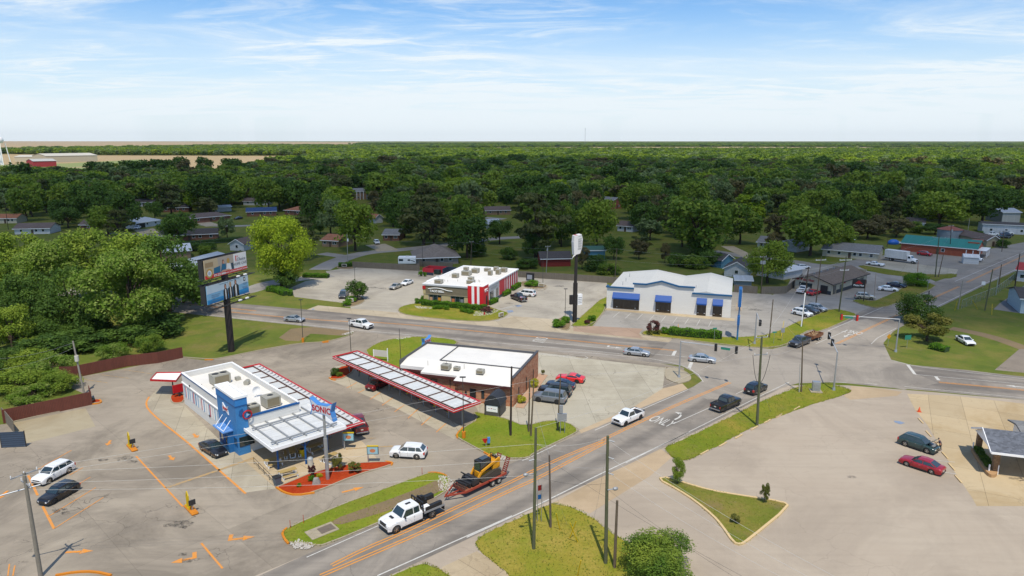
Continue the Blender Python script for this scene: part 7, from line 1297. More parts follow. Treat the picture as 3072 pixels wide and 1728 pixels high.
signal('traffic signal whose arm reaches over the main road from the small corner island', ('D', 1465, 580), ('D', 1488, 212), ('D', 2045, 285), ((.64, 0), (1.0, 0)), False, .81)
signal('traffic signal on the far right corner with red-faced heads, arm reaching left', ('M', 1284, 1527), ('M', 1325, 1195), ('M', 735, 1160), ((.72, 0), (.99, 0)), True, .86)
signal('traffic signal on the middle grass strip, arm reaching away from the camera', ('E', 660, 305), ('L', 2550, 1195), ('L', 2470, 1010), ((.6, 0), (.98, 0)))
signal('traffic signal on the corner verge in front of the white awning building', ('L', 1722, 1115), ('L', 1745, 800), ('L', 1778, 890), ((.95, 0),))
bb = at('I', 2355, 1365); bbd = empty('billboard', (bb.x, bb.y, 0), math.atan2(.955, .295), 'double-deck billboard on a thick dark pole beside the road', 'billboard'); zf_ = lambda x, y: hgt(bb, 'I', x, y)
u1, u0, v1, v0 = zf_(2300, 402), zf_(2300, 585), zf_(2320, 650), zf_(2320, 828); part('pole', mat('billboard_pole', '#2e2624', .7, var=.3), bbd, lambda k: k.tube((0, .6, 0), (0, .6, u0), .62, n=16)); WB = 5.75
part('ladder', DARK, bbd, lambda k: (k.tube((-.9, .5, 2), (-.9, .5, v0), .03, n=4), k.tube((-.6, .5, 2), (-.6, .5, v0), .03, n=4)))
SKY1, SKY2, SKY3 = mat('ad_pale', '#cfe3f0', var=.03), mat('ad_sky', '#8cc3e6', var=.03), mat('ad_blue', '#2f9bd8', var=.03)
for nm, z0, z1, k_ in (('upper', u0, u1, 0), ('lower', v0, v1, 1)):
 part('truss', DARK, bbd, lambda k: [k.bar((-WB-.4, y, z), (WB+.4, y, z), .12) for y in (.15, 1.4) for z in (z0-.35, z1+.05)]+[k.bar((x, -1.1, z0-.75), (x, 1.4, z0-.3), .08) for x in (-5.5, -2.8, 0, 2.8, 5.5)]+[k.bar((-WB-1.2, -1.2, z0-.8), (WB+.6, -1.2, z0-.8), .14)]+[k.bar((-WB-1.2, -.7, z0-.8), (WB+.6, -.7, z0-.8), .1)]+[k.bar((x, .2, z0-.3), (x+1.2, .2, z0-.75), .06) for x in (-5.5, -3.5, -1.5, .5, 2.5, 4.5)])
 part('rear_panel', DARK, bbd, lambda k: (k.add([(-WB, .35, z0), (-WB-.1, 1.3, z0), (-WB-.1, 1.3, z1), (-WB, .35, z1), (WB, 1.9, z0), (WB, 1.9, z1)], [(0, 1, 2, 3), (1, 4, 5, 2)]), k.box(-WB, WB, .3, .38, z0, z1)))
 pn = part('poster_panel', [mat('ad_beige', '#cdb996', var=.1), SKY2][k_], bbd, lambda k: k.box(-WB, WB, 0, .1, z0, z1)); [boxp('floodlight', WHITE, bbd, x-.35, x+.35, -1.35, -1.0, z0-.72, z0-.5) for x in (1.6, 3.6)]
 h_ = z1-z0; q = lambda a, b: (a*WB*2-WB, z0+b*h_)
 def fl(k, P, y, mi): k.add([(q(a, b)[0], y, q(a, b)[1]) for a, b in P], [tuple(range(len(P)))], mi)
 if k_ == 0:
  def art(k):
   fl(k, [(0, 0), (1, 0), (1, .19), (0, .19)], -.012, 0); fl(k, [(.68, .19), (1, .19), (1, 1), (.68, 1)], -.012, 1); fl(k, [(.34, .19), (.68, .19), (.68, 1), (.3, 1)], -.012, 2); fl(k, [(.2, .19), (.35, .19), (.36, .55), (.21, .5)], -.014, 3)
   fl(k, [(.36, .2), (.5, .22), (.49, .6), (.4, .62)], -.016, 3); fl(k, [(.48, .2), (.62, .2), (.6, .55), (.52, .6)], -.018, 1)
   for cx, cz, rx, rz, mi in ((.43, .72, .025, .13, 4), (.435, .7, .016, .09, 5), (.55, .72, .035, .15, 6), (.54, .68, .018, .09, 5)): fl(k, [(cx+rx*math.cos(a), cz+rz*math.sin(a)) for a in [i*.628 for i in range(10)]], -.02-.002*mi, mi)
   fl(k, [(.1+.075*math.cos(a), .28+.25*math.sin(a)) for a in [i*.449 for i in range(14)]], -.03, 6); fl(k, [(.1+.048*math.cos(a), .28+.16*math.sin(a)) for a in [i*.449 for i in range(14)]], -.034, 1); fl(k, [(.1+.03*math.cos(a), .28+.1*math.sin(a)) for a in [i*.449 for i in range(14)]], -.038, 7)
   fl(k, [(.62, .2), (.68, .2), (.67, .55), (.61, .55)], -.02, 8); fl(k, [(.02, .6), (.2, .6), (.2, .85), (.02, .85)], -.015, 9); fl(k, [(.36, .2), (.6, .2), (.55, .28), (.4, .28)], -.04, 5)
  part('artwork', [mat('ad_red', '#e0242a', var=.02), mat('ad_white', '#f2f1ee', var=.02), mat('ad_grey', '#b9aea0'), mat('ad_teal', '#1f6f94'), mat('ad_brown', '#6a3f2c'), mat('ad_skin', '#d9a184'), mat('ad_gold', '#caa04e'), mat('ad_mist', '#b9cbd8'), mat('ad_slate', '#2f4c5c'), mat('ad_tan', '#a98f68')], pn, art)
  T_ = lambda s, a, b, sz, m_, **kw: text_obj('lettering', s, sz, m_, pn, facing((q(a, b)[0], -.05, q(a, b)[1]), (1, 0, 0)), .01, **kw)
  T_('1', .735, .72, 1.5, MAT['ad_red'], bold=True); T_('st', .775, .85, .5, MAT['ad_red']); T_('Choice', .86, .66, .85, mat('ad_text_grey', '#6a6f78'), shear=.3); T_('HOME CARE', .84, .42, .75, MAT['ad_text_grey']); T_('870-222-8888', .33, .095, .55, MAT['ad_white'], bold=True); T_('www.1stChoiceHomeCare.net', .73, .1, .52, MAT['ad_white'])
 else:
  def art(k):
   fl(k, [(0, .55), (1, .62), (1, 1), (0, 1)], -.012, 0); fl(k, [(0, 0), (1, 0), (1, .3), (0, .22)], -.012, 1)
   for cx, ww, top_, hair, mi in ((.43, .055, .62, 3, 2), (.55, .05, .66, 4, 2), (.68, .075, .7, 3, 2)):
    fl(k, [(cx-ww, 0), (cx+ww, 0), (cx+ww*.95, top_-.12), (cx+ww*.4, top_), (cx-ww*.4, top_), (cx-ww*.95, top_-.12)], -.016, mi); fl(k, [(cx-ww*.22, .0), (cx+ww*.25, .0), (cx+ww*.2, top_-.03), (cx-ww*.2, top_-.03)], -.019, 5)
    fl(k, [(cx+.026*math.cos(a), top_+.1+.15*math.sin(a)) for a in [i*.628 for i in range(10)]], -.022, hair); fl(k, [(cx+.016*math.cos(a), top_+.09+.1*math.sin(a)) for a in [i*.628 for i in range(10)]], -.026, 6)
   fl(k, [(.88, .72), (.93, .72), (.93, .95), (.88, .95)], -.02, 2); fl(k, [(.895, .77), (.915, .77), (.92, .9), (.89, .9)], -.024, 5)
  part('artwork', [SKY1, SKY3, mat('ad_black', '#2a2622', var=.02), mat('ad_brown', '#6a3f2c'), mat('ad_gold', '#caa04e'), mat('ad_white', '#f2f1ee', var=.02), mat('ad_skin', '#d9a184')], pn, art)
  part('text_line', mat('ad_line', '#7fa3bd'), pn, lambda k: [k.box(*sorted((q(a, 0)[0], q(b, 0)[0])), -.03, -.02, q(0, c)[1], q(0, c+.035)[1]) for a, b, c in ((.1, .3, .42), (.1, .27, .32), (.12, .18, .22), (.1, .3, .12), (.3, .5, .9), (.52, .62, .93), (.64, .78, .95), (.86, .97, .6), (.87, .95, .52), (.84, .97, .38), (.86, .96, .3))])
kp = at('K', 1925, 962); ky = empty('pylon_sign', kp, .35, 'very tall black pole with a torn white sign on top', 'sign'); H1 = hgt(kp, 'K', 1940, 565); H2 = hgt(kp, 'K', 1940, 262); H3 = hgt(kp, 'K', 1965, 88); PB = mat('pylon_black', '#2b2523', .6, var=.2)
part('pole', PB, ky, lambda k: (k.tube((0, 0, 0), (0, 0, H1), .5, n=16), k.tube((0, 0, H1), (.15, 0, H3-.8), .36, n=14)))
def torn(k):
 P = [(-.9, H2-1.0, -.4), (-.3, H2-.3, .3), (.4, H2+.4, .5)]; rows_ = [(H2-.4, -.7, .7), (H2+.8, -.8, 1.15), (H2+2.5, -.9, 1.25), (H3-1.2, -.85, 1.3), (H3, -.75, 1.0)]
 v = []
 for z, a, b_ in rows_: v += [(a, -.6, z), (b_, -.6, z+.25), (b_*.9, .6, z+.3), (a*.95, .6, z)]
 k.add(v, [(i*4+j, i*4+(j+1) % 4, i*4+4+(j+1) % 4, i*4+4+j) for i in range(4) for j in range(4)]+[(16, 17, 18, 19), (3, 2, 1, 0)]); k.add([(-.9, -.61, H2-.4), (-.2, -.61, H2-.3), (-1.3, -.7, H2-1.1)], [(0, 1, 2)])
part('torn_face', mat('torn_white', '#f0eeec', .6, var=.12), ky, torn); part('grid', GREY, ky, lambda k: [k.bar((.2+i*.25, -.64, H2+.7), (.25+i*.2, -.64, H3-.7), .05) for i in range(4)]+[k.bar((.2, -.64, H2+.9+i*.55), (1.05, -.64, H2+1.1+i*.55), .05) for i in range(6)]); part('red_cap', RED, ky, lambda k: k.box(-.4, .9, -.5, .5, H3+.02, H3+.14))
hs = hgt(kp, 'K', 1940, 730); boxp('reader_board', WHITE, ky, .5, 1.6, -.35, .35, hs-1.3, hs+1.1); boxp('side_board', PB, ky, -1.3, -.5, -.3, .3, hs-1.1, hs+1.0); part('reader_text', GREY, ky, lambda k: [k.box(.6, 1.5, -.37, -.352, hs-.9+i*.4, hs-.75+i*.4) for i in range(4)])
bp_ = at('L', 1547, 1076); bs = empty('pole_sign', bp_, 1.25, 'blue pole sign seen edge-on at the right end of the white building', 'sign'); h0, h1, h2, h3, h4 = [hgt(bp_, 'L', 1560, y) for y in (915, 830, 725, 590, 550)]; SBm = mat('sign_royal', '#1a67ae', .5)
part('pole', mat('pole_azure', '#2f7db8', .5, var=.15), bs, lambda k: (k.tube((0, 0, 0), (0, 0, h0), .17), k.tube((0, 0, h0), (0, .0, h2), .14))); boxp('lower_box', SBm, bs, -.8, .8, -.25, .25, h0, h1); boxp('upper_cabinet', SBm, bs, -1.5, 1.5, -.3, .3, h2, h4); boxp('face', WHITE, bs, -1.35, 1.35, -.33, -.302, h2+.2, h4-.3); boxp('face', WHITE, bs, -1.35, 1.35, .302, .33, h2+.2, h4-.3)
def sgn(c, x, y, z, w, h, m, label, ang=0., shape='box', pm=None, text=None):
 p = at(c, x, y); r = empty('road_sign', (p.x, p.y, 0), ang, label, 'sign'); part('post', pm or STEEL, r, lambda k: k.tube((0, 0, 0), (0, 0, z+h/2), .035, n=6))
 b = part('plate', m, r, (lambda k: k.box(-w/2, w/2, -.05, -.02, z-h/2, z+h/2)) if shape == 'box' else (lambda k: k.add([(0, -.05, z-h/2), (w/2, -.05, z), (0, -.05, z+h/2), (-w/2, -.05, z), (0, -.02, z-h/2), (w/2, -.02, z), (0, -.02, z+h/2), (-w/2, -.02, z)], [(0, 1, 2, 3), (7, 6, 5, 4)]+[(i, (i+1) % 4, 4+(i+1) % 4, 4+i) for i in range(4)])))
 return r
SGN = mat('sign_green', '#2f8f7a', .5)
sgn('L', 1315, 1080, 2.6, .9, .3, SGN, 'green street-name sign beside the clipped hedge', .2); sgn('L', 1913, 1115, 2.5, .9, .3, SGN, 'green street-name sign on the corner verge', .2); sgn('L', 1998, 1090, 2.4, .75, .95, GREY, 'back of a grey square sign on the corner verge', .1); sgn('M', 1205, 1470, 2.0, 1.1, 1.1, mat('sign_amber', '#e0a020'), 'yellow diamond warning sign at the right corner of the junction', .3, 'd')
sgn('M', 1395, 1490, 2.2, 1.4, .9, SGN, 'green and white directional sign in front of the olive trees', .2); sgn('M', 1603, 915, 2.6, .5, .7, GREY, 'thin grey sign at the side street by the round bush', .3); sgn('M', 2160, 895, 1.6, .9, 1.0, WHITE, 'white square sign by the fence on the cross road', -.3); sgn('h', 752, 905, 4.4, .02, .02, STEEL, 'grey post carrying a red flag sign at the road edge', .3)
r_ = empty('flag_sign', at('h', 712, 900), .4, 'small red sign above a blue one on a post by the greenish pole', 'sign'); part('post', STEEL, r_, lambda k: k.tube((0, 0, 0), (0, 0, 4.2), .04, n=6)); boxp('red_plate', DRED, r_, .02, .5, -.04, 0, 3.6, 4.2); boxp('blue_plate', DBLUE, r_, .02, .4, -.04, 0, 2.6, 3.1)
for i, (c, x, y, hh_) in enumerate((('g', 1672, 435, .9), ('g', 480, 925, .95), ('g', 347, 975, .95))): p = at(c, x, y); tag(part('marker_stake', mat('stake_orange', '#d0521e'), None, lambda k: k.tube((p.x, p.y, .1), (p.x, p.y, hh_+.1), .03, n=5)), ['orange marker stake at the far end of the roadside strip', 'orange marker stake near the near end of the roadside strip', 'orange marker stake beside the painted kerb nose'][i], 'stake', 'marker stakes')
for i, (c, x0, y0, x1, y1, H_) in enumerate((('h', 940, 985, 900, 820, 2.3), ('h', 1118, 1110, 1040, 915, 2.6), ('h', 1115, 1449, 1150, 1290, 2.3), ('h', 1035, 1070, 1100, 900, 2.3), ('M', 1878, 1112, 1903, 1015, 2.5), ('M', 2108, 1100, 2058, 1010, 2.6), ('M', 2252, 1155, 2256, 1045, 2.5), ('L', 1990, 1040, 2020, 880, 3.0))):
 a_, b_ = at(c, x0, y0), at(c, x1, y1, H_); tag(part('guy_guard', YEL, None, lambda k: k.tube(a_, b_, .05, n=6)), 'yellow guy-wire guard, ' + ['left one by the slim brown pole', 'middle one on the south lawn, leaning left', 'lowest one on the south lawn', 'middle one on the south lawn, leaning right', 'at the foot of the pole by the chain-link fence', 'leaning left inside the fenced grass', 'upright in front of the gravel pad', 'on the corner verge by the white-sleeved pole'][i], 'guard', 'yellow guy-wire guards')
for i, (c, x, y) in enumerate((('E', 1520, 520),)): o = empty('traffic_cone', at(c, x, y), 0, 'orange traffic cone on the station slab', 'cone'); part('cone', mat('cone_orange', '#e8561c'), o, lambda k: (k.lathe([(.22, .04), (.04, .75), (0, .76)], 12), k.box(-.28, .28, -.28, .28, 0, .04)))
p = at('L', 952, 985); tag(part('traffic_cone', mat('cone_amber', '#e09a2a'), None, lambda k: (k.lathe([(.45, .05), (.1, .7), (.04, 1.6), (0, 1.62)], 12, (p.x, p.y, 0)))), 'amber cone standing behind the clipped hedge', 'cone')
p = at('C', 625, 415); o = empty('notice_sign', p, -.3, 'grey-white notice board on posts behind the long canopy', 'sign'); boxp('board', OFFW, o, -1.6, 1.1, -.04, .04, .9, 2.1); part('post', WHITE, o, lambda k: (k.box(1.1, 1.25, -.07, .07, 0, 2.6), k.box(-1.75, -1.6, -.07, .07, 0, 2.1)))
for c, x, y, lb, ang in (('J', 1852, 700, 'cream monument sign in front of the clipped round bushes', -.35), ('J', 1788, 345, 'small dark monument sign in the entry planter', -.1), ('K', 1590, 612, 'cream directional sign on the white gravel by the menu planter', -.1), ('K', 1185, 915, 'white and red directional sign at the tip of the front lawn', .9)):
 o = empty('monument_sign', at(c, x, y), ang, lb, 'sign'); boxp('panel', OFFW, o, -.8, .8, -.12, .12, .35, 1.2); boxp('face', DARK if 'dark' in lb else mat('face_tan', '#9c8f70'), o, -.65, .65, -.14, -.122, .48, 1.07); boxp('foot', DARK, o, -.5, .5, -.08, .08, 0, .35)
mb_ = empty('menu_screen', at('K', 1478, 545), -.3, 'black menu screen at the back of the striped restaurant drive-through', 'sign'); boxp('frame', BLACK, mb_, -1.2, 1.2, -.15, .15, .3, 2.3); boxp('screen', mat('screen_pale', '#a8adb8'), mb_, -.9, .6, -.17, -.152, .5, 1.8)
hy = empty('fire_hydrant', at('K', 1018, 893), 0, 'small red fire hydrant on the white gravel bed', 'hydrant'); part('body', RED, hy, lambda k: (k.tube((0, 0, 0), (0, 0, .7), .14), k.ball((0, 0, .72), .14, .14, .14), k.tube((-.25, 0, .5), (.25, 0, .5), .07)))
rk = empty('boulder', at('B', 1843, 1385), .3, 'grey boulder on the red mulch beside the sign pole', 'boulder'); part('stone', mat('boulder_grey', '#a39f98', .9, var=.3, scale=5), rk, lambda k: k.add([(x+random.uniform(-.05, .05), y, z) for x, y, z in ((-.5, -.3, 0), (.5, -.35, 0), (.55, .3, 0), (-.45, .35, 0), (-.38, -.2, .7), (.2, -.25, .95), (.35, .2, .8), (-.25, .25, .85))], [(0, 1, 5, 4), (1, 2, 6, 5), (2, 3, 7, 6), (3, 0, 4, 7), (4, 5, 6, 7)]), bevel=.08)
dr = empty('drain_cover', at('g', 700, 990), math.atan2(.66, .75), 'square concrete drain with a dark grate in the roadside strip', 'drain'); boxp('slab', CONC, dr, -1.9, 1.1, -.95, .95, .1, .16); boxp('grate', mat('grate', '#7d6f60'), dr, -.7, .9, -.6, .6, .16, .18)
def stones(c, P, n, seed):
 r = random.Random(seed); mb = MB(); Q = pts(c, P); x0, x1 = min(p.x for p in Q), max(p.x for p in Q); y0, y1 = min(p.y for p in Q), max(p.y for p in Q)
 def ins(x, y):
  k = False; j = len(Q)-1
  for i in range(len(Q)):
   if (Q[i].y > y) != (Q[j].y > y) and x < (Q[j].x-Q[i].x)*(y-Q[i].y)/(Q[j].y-Q[i].y)+Q[i].x: k = not k
   j = i
  return k
 for _ in range(n):
  x, y = r.uniform(x0, x1), r.uniform(y0, y1)
  if ins(x, y): s = r.uniform(.03, .1); mb.add([(x+s*a*r.uniform(.6, 1.2), y+s*b*r.uniform(.6, 1.2), .1+s*cc*r.uniform(.4, 1.1)) for a, b, cc in ((-1, -1, 0), (1, -1, 0), (1, 1, 0), (-1, 1, 0), (-.5, -.5, 1), (.5, -.5, 1), (.5, .5, 1), (-.5, .5, 1))], [(0, 1, 5, 4), (1, 2, 6, 5), (2, 3, 7, 6), (3, 0, 4, 7), (4, 5, 6, 7)])
 return tag(mb.build('white_stones', mat('stone_white', '#cfc8be', .9, var=.2), fix=False), 'loose white stones', 'stones', kind='stuff')
stones('g', [(1840, 450), (1930, 450), (1990, 520), (1990, 590), (1850, 600), (1830, 540)], 420, 1); stones('g', [(340, 1130), (430, 1090), (600, 1140), (520, 1190), (400, 1185)], 380, 2); stones('C', [(1740, 1370), (1790, 1350), (1900, 1390), (1890, 1420), (1750, 1400)], 260, 3); stones('K', [(900, 900), (930, 855), (1090, 830), (1170, 850), (1080, 890), (980, 900)], 900, 4); stones('K', [(310, 800), (490, 815), (480, 832), (340, 825)], 400, 5); stones('K', [(1460, 620), (1600, 625), (1640, 600), (1650, 625), (1600, 645), (1500, 640)], 500, 6); stones('J', [(1760, 1020), (1870, 985), (1890, 1000), (1800, 1030)], 300, 7); stones('C', [(760, 190), (900, 165), (920, 180), (790, 200)], 300, 8)
fr_ = lambda k, y, c='h', x=0: on(k, rowfrac(k, c, x, y))
W_ = [(on('p1', .985, (.6, .9, .15)), fr_('p8', 605, 'C'), WIREW, .3), (on('p1', .985, (.1, .1, .15)), fr_('p2', 120), WIREW, .3), (on('p1', .9), fr_('p2', 270), WIREW, .3), (on('p1', .84), fr_('p2', 435), WIREW, .35), (on('p1', .985, (-.5, -.8, .1)), on('p8', .8), WIREW, .3),
  (fr_('p2', 120), fr_('p4', 50), WIREW, .5), (fr_('p2', 120), fr_('p4', 210), WIRE, .5), (fr_('p2', 270), fr_('p4', 355), WIRE, .4), (fr_('p2', 435), fr_('p4', 515), WIRED, .5), (fr_('p3', 285), at('S', 2500, 1870, 8), WIRED, .6), (fr_('p4', 80), at('S', 2700, 1830, 10.5), WIREW, .6), (fr_('p4', 240), at('S', 2660, 1850, 9.5), WIREW, .6), (fr_('p4', 400), at('S', 2600, 1860, 8.5), WIREW, .6), (fr_('p4', 570), at('S', 2480, 1890, 6.5), WIRED, .6),
  (fr_('p2', 20), fr_('p3', 240), WIRE, .3), (on('p2', 1), on('p10', .99), WIREW, 1.2), (fr_('p3', 240), on('p7', .98), WIRE, .5), (on('p8', .98), on('p9', .98), WIRE, .3), (on('p9', .98), on('p10', .8), WIRE, .6), (on('p10', .98), on('p19', .98), WIREW, 1.0), (on('p10', .8), on('p11', .95), WIRE, .6), (on('p11', .97), on('p20', .97), WIRE, .8),
  (on('p19', .97), on('p22', .97), WIREW, .6), (on('p19', .85), on('p22', .8), WIRE, .5), (on('p22', .97), on('p24', .97), WIREW, 1), (on('p21', .93), on('p22', .9), WIRE, .4), (on('p24', .97), on('p34', .97), WIREW, 1), (on('p25', .9), on('p24', .6), WIRED, .2), (on('p24', .6), on('p26', .7), WIRE, .5), (on('p18', .97), on('p36', .97), WIRE, .8), (on('p18', .8), on('p36', .6), WIRE, .9), (on('p36', .97), on('p37', .95), WIRE, 1.0), (on('p36', .6), on('p37', .6), WIRE, 1.0), (on('p37', .95), on('p41', .95), WIRE, .9), (on('p18', .97), on('p21', .93), WIRE, .7), (on('p42', .97), at('I', -60, 1440, 9), WIRE, .5), (on('p42', .88), at('A', -40, 100, 8), WIRE, .5), (on('p41', .95), on('p49', .9), WIRE, .8), (on('p28', .97), on('p29', .9), WIRE, .3), (on('p32', .97), on('p30', .97), WIRE, .5),
  (on('p4', .93), at('h', 1320, 700, .2), WIRE, 0), (on('p2', .9), at('h', 1010, 930, .1), WIRE, 0), (on('p10', .5), at('D', 2390, 920, .1), WIRE, 0)]
def wl_name(p):
 best = min(PL.values(), key=lambda v: (Vector((v[0].x, v[0].y))-p.xy).length); return best[2]['label'] if (best[0].xy-p.xy).length < 3 else None
labs = []
for a_, b_, m_, sg_ in W_:
 na, nb_ = wl_name(a_), wl_name(b_); cut = lambda s, n: ' '.join(s.split()[:n]).rstrip(',')
 labs.append(' '.join((('wire from the ' + cut(na, 6) if na else 'overhead wire') + (' to the ' + cut(nb_, 4) if nb_ else ' leaving the frame')).split()[:13]))
for i, (a_, b_, m_, sg_) in enumerate(W_):
 same = sorted([j for j in range(len(labs)) if labs[j] == labs[i]], key=lambda j: -(W_[j][0].z+W_[j][1].z)); lab = labs[i]+(', '+['highest', 'second', 'third', 'fourth', 'fifth', 'sixth'][same.index(i)]+(' down' if same.index(i) else '') if len(same) > 1 else '')
 wire(a_, b_, sg_, .011 if m_ is not WIREW else .012, m_, lab)
for nm_, key, fr0, off in (('insulator_string', 'p4', .97, .25), ('insulator_string', 'p4', .84, .25), ('insulator_string', 'p4', .72, .25), ('insulator_string', 'p2', .75, -.25)): part(nm_, GREY, PL[key][2], lambda k: k.tube(PL[key][1]*fr0, PL[key][1]*fr0+Vector((off*2.4, -.1, -.15)), .07, n=8))
B_, d_, r_ = PL['p10']; part('cable_loop', BLACK, r_, lambda k: [k.path([Vector((d_.x*.75+sx*(1.1-.9*t), -.2, d_.z*(.8-.3*t)-.8*math.sin(t*3.1))) for t in [i/9 for i in range(10)]], .035, 5) for sx in (-1.1, 1.1)])
o = empty('street_lamp', on('p2', rowfrac('p2', 'h', 0, 430))+Vector((-.9, 0, 0)), .3, 'small cobra-head lamp hung on the greenish pole over the road', 'lamp'); part('lamp_head', GREY, o, lambda k: k.ball((0, 0, 0), .3, .18, .18)); part('bracket', STEEL, o, lambda k: k.tube((.2, 0, 0), (.9, 0, 0), .05))
o = empty('street_lamp', on('p4', rowfrac('p4', 'h', 0, 570))+Vector((.8, 0, 0)), .3, 'small cobra-head lamp hung on the pole with stacked insulators', 'lamp'); part('lamp_head', GREY, o, lambda k: k.ball((0, 0, 0), .3, .18, .18)); part('bracket', STEEL, o, lambda k: k.tube((-.2, 0, 0), (-.8, 0, 0), .05))
wt = at('N', 20, 385); wt = Vector((wt.x, wt.y, 0)); sc_ = wt.y/2048; o = empty('water_tower', wt, 0, 'white lattice legs of a water tower at the far left edge', 'water tower'); hz_ = hgt(wt, 'N', 20, 165)
part('legs', WHITE, o, lambda k: [k.bar((a*9, b_*9, 0), (a*6, b_*6, hz_), 1.2) for a in (-1, 1) for b_ in (-1, 1)]+[k.bar((a*(9-3*t), -(9-3*t), hz_*t), (-a*(9-3*(t+.33)), -(9-3*(t+.33)), hz_*(t+.33)), .4) for a in (-1, 1) for t in (0, .33, .66)]+[k.tube((0, 0, 0), (0, 0, hz_), 1.2)]); part('tank', WHITE, o, lambda k: k.lathe([(0, hz_-1), (6, hz_), (7.5, hz_+4), (6.5, hz_+9), (0, hz_+12)], 20))
rm_ = Vector((-.28*4000+240, 4200, 0)); mx_ = at('Q', 735, 139).xy.normalized(); rm_ = Vector((mx_.x*5000, mx_.y*5000, 0)); o = empty('radio_mast', rm_, 0, 'very thin radio mast on the horizon', 'mast'); part('mast', STEEL, o, lambda k: (k.tube((0, 0, 0), (0, 0, 125), .9, n=4), k.box(-5, 5, -.5, .5, 118, 120)))
# ---- the man at the open bonnet
def skin(name, J, E_, m, parent, sub=1):
 me = bpy.data.meshes.new(name); me.from_pydata([j[0] for j in J], E_, []); o = bpy.data.objects.new(name, me); link(o, parent); md = o.modifiers.new('skin', 'SKIN'); md.use_smooth_shade = True
 for i, j in enumerate(J): v = me.skin_vertices[0].data[i] if me.skin_vertices else None
 if not me.skin_vertices: bm = bmesh.new(); bm.from_mesh(me); bm.verts.layers.skin.verify(); bm.to_mesh(me); bm.free()
 for i, j in enumerate(J): me.skin_vertices[0].data[i].radius = (j[1], j[1] if len(j) < 3 else j[2])
 me.skin_vertices[0].data[0].use_root = True; s_ = o.modifiers.new('sub', 'SUBSURF'); s_.levels = s_.render_levels = sub; me.materials.append(m); return o
SKN = mat('skin', '#c08a6a', .6, var=.05); pm = at('E', 1727, 915); man = empty('person', (pm.x, pm.y, .01), math.pi+gw.rotation_euler.z+.15, 'person in a navy shirt and dark trousers leaning over the open bonnet', 'person')
J = [((0, 0, .92), .13, .15), ((.05, 0, 1.1), .12, .16), ((.14, 0, 1.3), .12, .17), ((.2, 0, 1.42), .07, .1), ((.25, 0, 1.5), .055), ((.29, 0, 1.58), .085), ((.32, 0, 1.68), .085), ((.15, .19, 1.38), .06), ((.28, .26, 1.12), .045), ((.48, .2, 1.0), .035), ((.58, .17, .98), .04), ((.15, -.19, 1.38), .06), ((.28, -.26, 1.12), .045), ((.48, -.2, 1.0), .035), ((.58, -.17, .98), .04), ((0, .1, .85), .1), ((.03, .12, .5), .065), ((0, .13, .1), .045), ((.13, .14, .05), .04), ((0, -.1, .85), .1), ((-.05, -.12, .5), .065), ((-.12, -.13, .1), .045), ((.02, -.14, .05), .04)]
skin('body', J, [(0, 1), (1, 2), (2, 3), (3, 4), (4, 5), (5, 6), (2, 7), (7, 8), (8, 9), (9, 10), (2, 11), (11, 12), (12, 13), (13, 14), (0, 15), (15, 16), (16, 17), (17, 18), (0, 19), (19, 20), (20, 21), (21, 22)], SKN, man)
skin('shirt', [((0, 0, .95), .15, .18), ((.05, 0, 1.1), .14, .18), ((.14, 0, 1.3), .14, .19), ((.2, 0, 1.4), .08, .11), ((.15, .19, 1.38), .075), ((.23, .24, 1.22), .06), ((.15, -.19, 1.38), .075), ((.23, -.24, 1.22), .06)], [(0, 1), (1, 2), (2, 3), (2, 4), (4, 5), (2, 6), (6, 7)], mat('shirt_navy', '#2c3550', .9), man)
skin('trousers', [((0, 0, .93), .14, .16), ((0, .1, .83), .115), ((.03, .12, .5), .08), ((0, .13, .12), .06), ((0, -.1, .83), .115), ((-.05, -.12, .5), .08), ((-.12, -.13, .12), .06)], [(0, 1), (1, 2), (2, 3), (0, 4), (4, 5), (5, 6)], mat('trousers_dark', '#2a2c33', .9), man)
part('hair', mat('hair_brown', '#5a4030', .9), man, lambda k: k.ball((.29, 0, 1.68), .1, .09, .085, 12, 8))
for sy in (1, -1):
 for f_ in range(5): part('finger', SKN, man, lambda k: k.tube((.6, sy*(.17+(f_-2)*.02), .98-.01*f_), (.67-.012*abs(f_-2), sy*(.17+(f_-2)*.022), .94), .009, n=5))
# ------------------------------------------------------------------ trees, shrubs, woods
LF = dict(g=leaf('leaf_green', '#93aa38', '#5a7c2c', '#a9ba48', .3), d=leaf('leaf_dark', '#5c7a2e', '#3a5826', '#74923a', .25), bright=leaf('leaf_bright', '#a0b82c', '#92ab2a', '#bccc3a', .35), brown=leaf('leaf_brown', '#7a6f46', '#6b6140', '#8d8250', .2),
   pale=leaf('leaf_pale', '#83955c', '#748a56', '#9cab6c', .25), pine=leaf('leaf_pine', '#5f6638', '#4c5b34', '#7d7c46', .2), flower=leaf('leaf_flower', '#7d9c30', '#6d902a', '#b7c46c', .35, .9), olive=leaf('leaf_olive', '#77762f', '#6a7033', '#959048', .25), purple=leaf('leaf_purple', '#6a3a40', '#5a3038', '#8a5a50', .2),
   hedge=leaf('leaf_hedge', '#5f8f1e', '#548421', '#84b32c', .3, 1.2), yel=leaf('leaf_yellow', '#c8c428', '#b9b82a', '#dede50', .3, 2), far=leaf('leaf_far', '#93ae38', '#587c30', '#a8bb44', .35, .1))
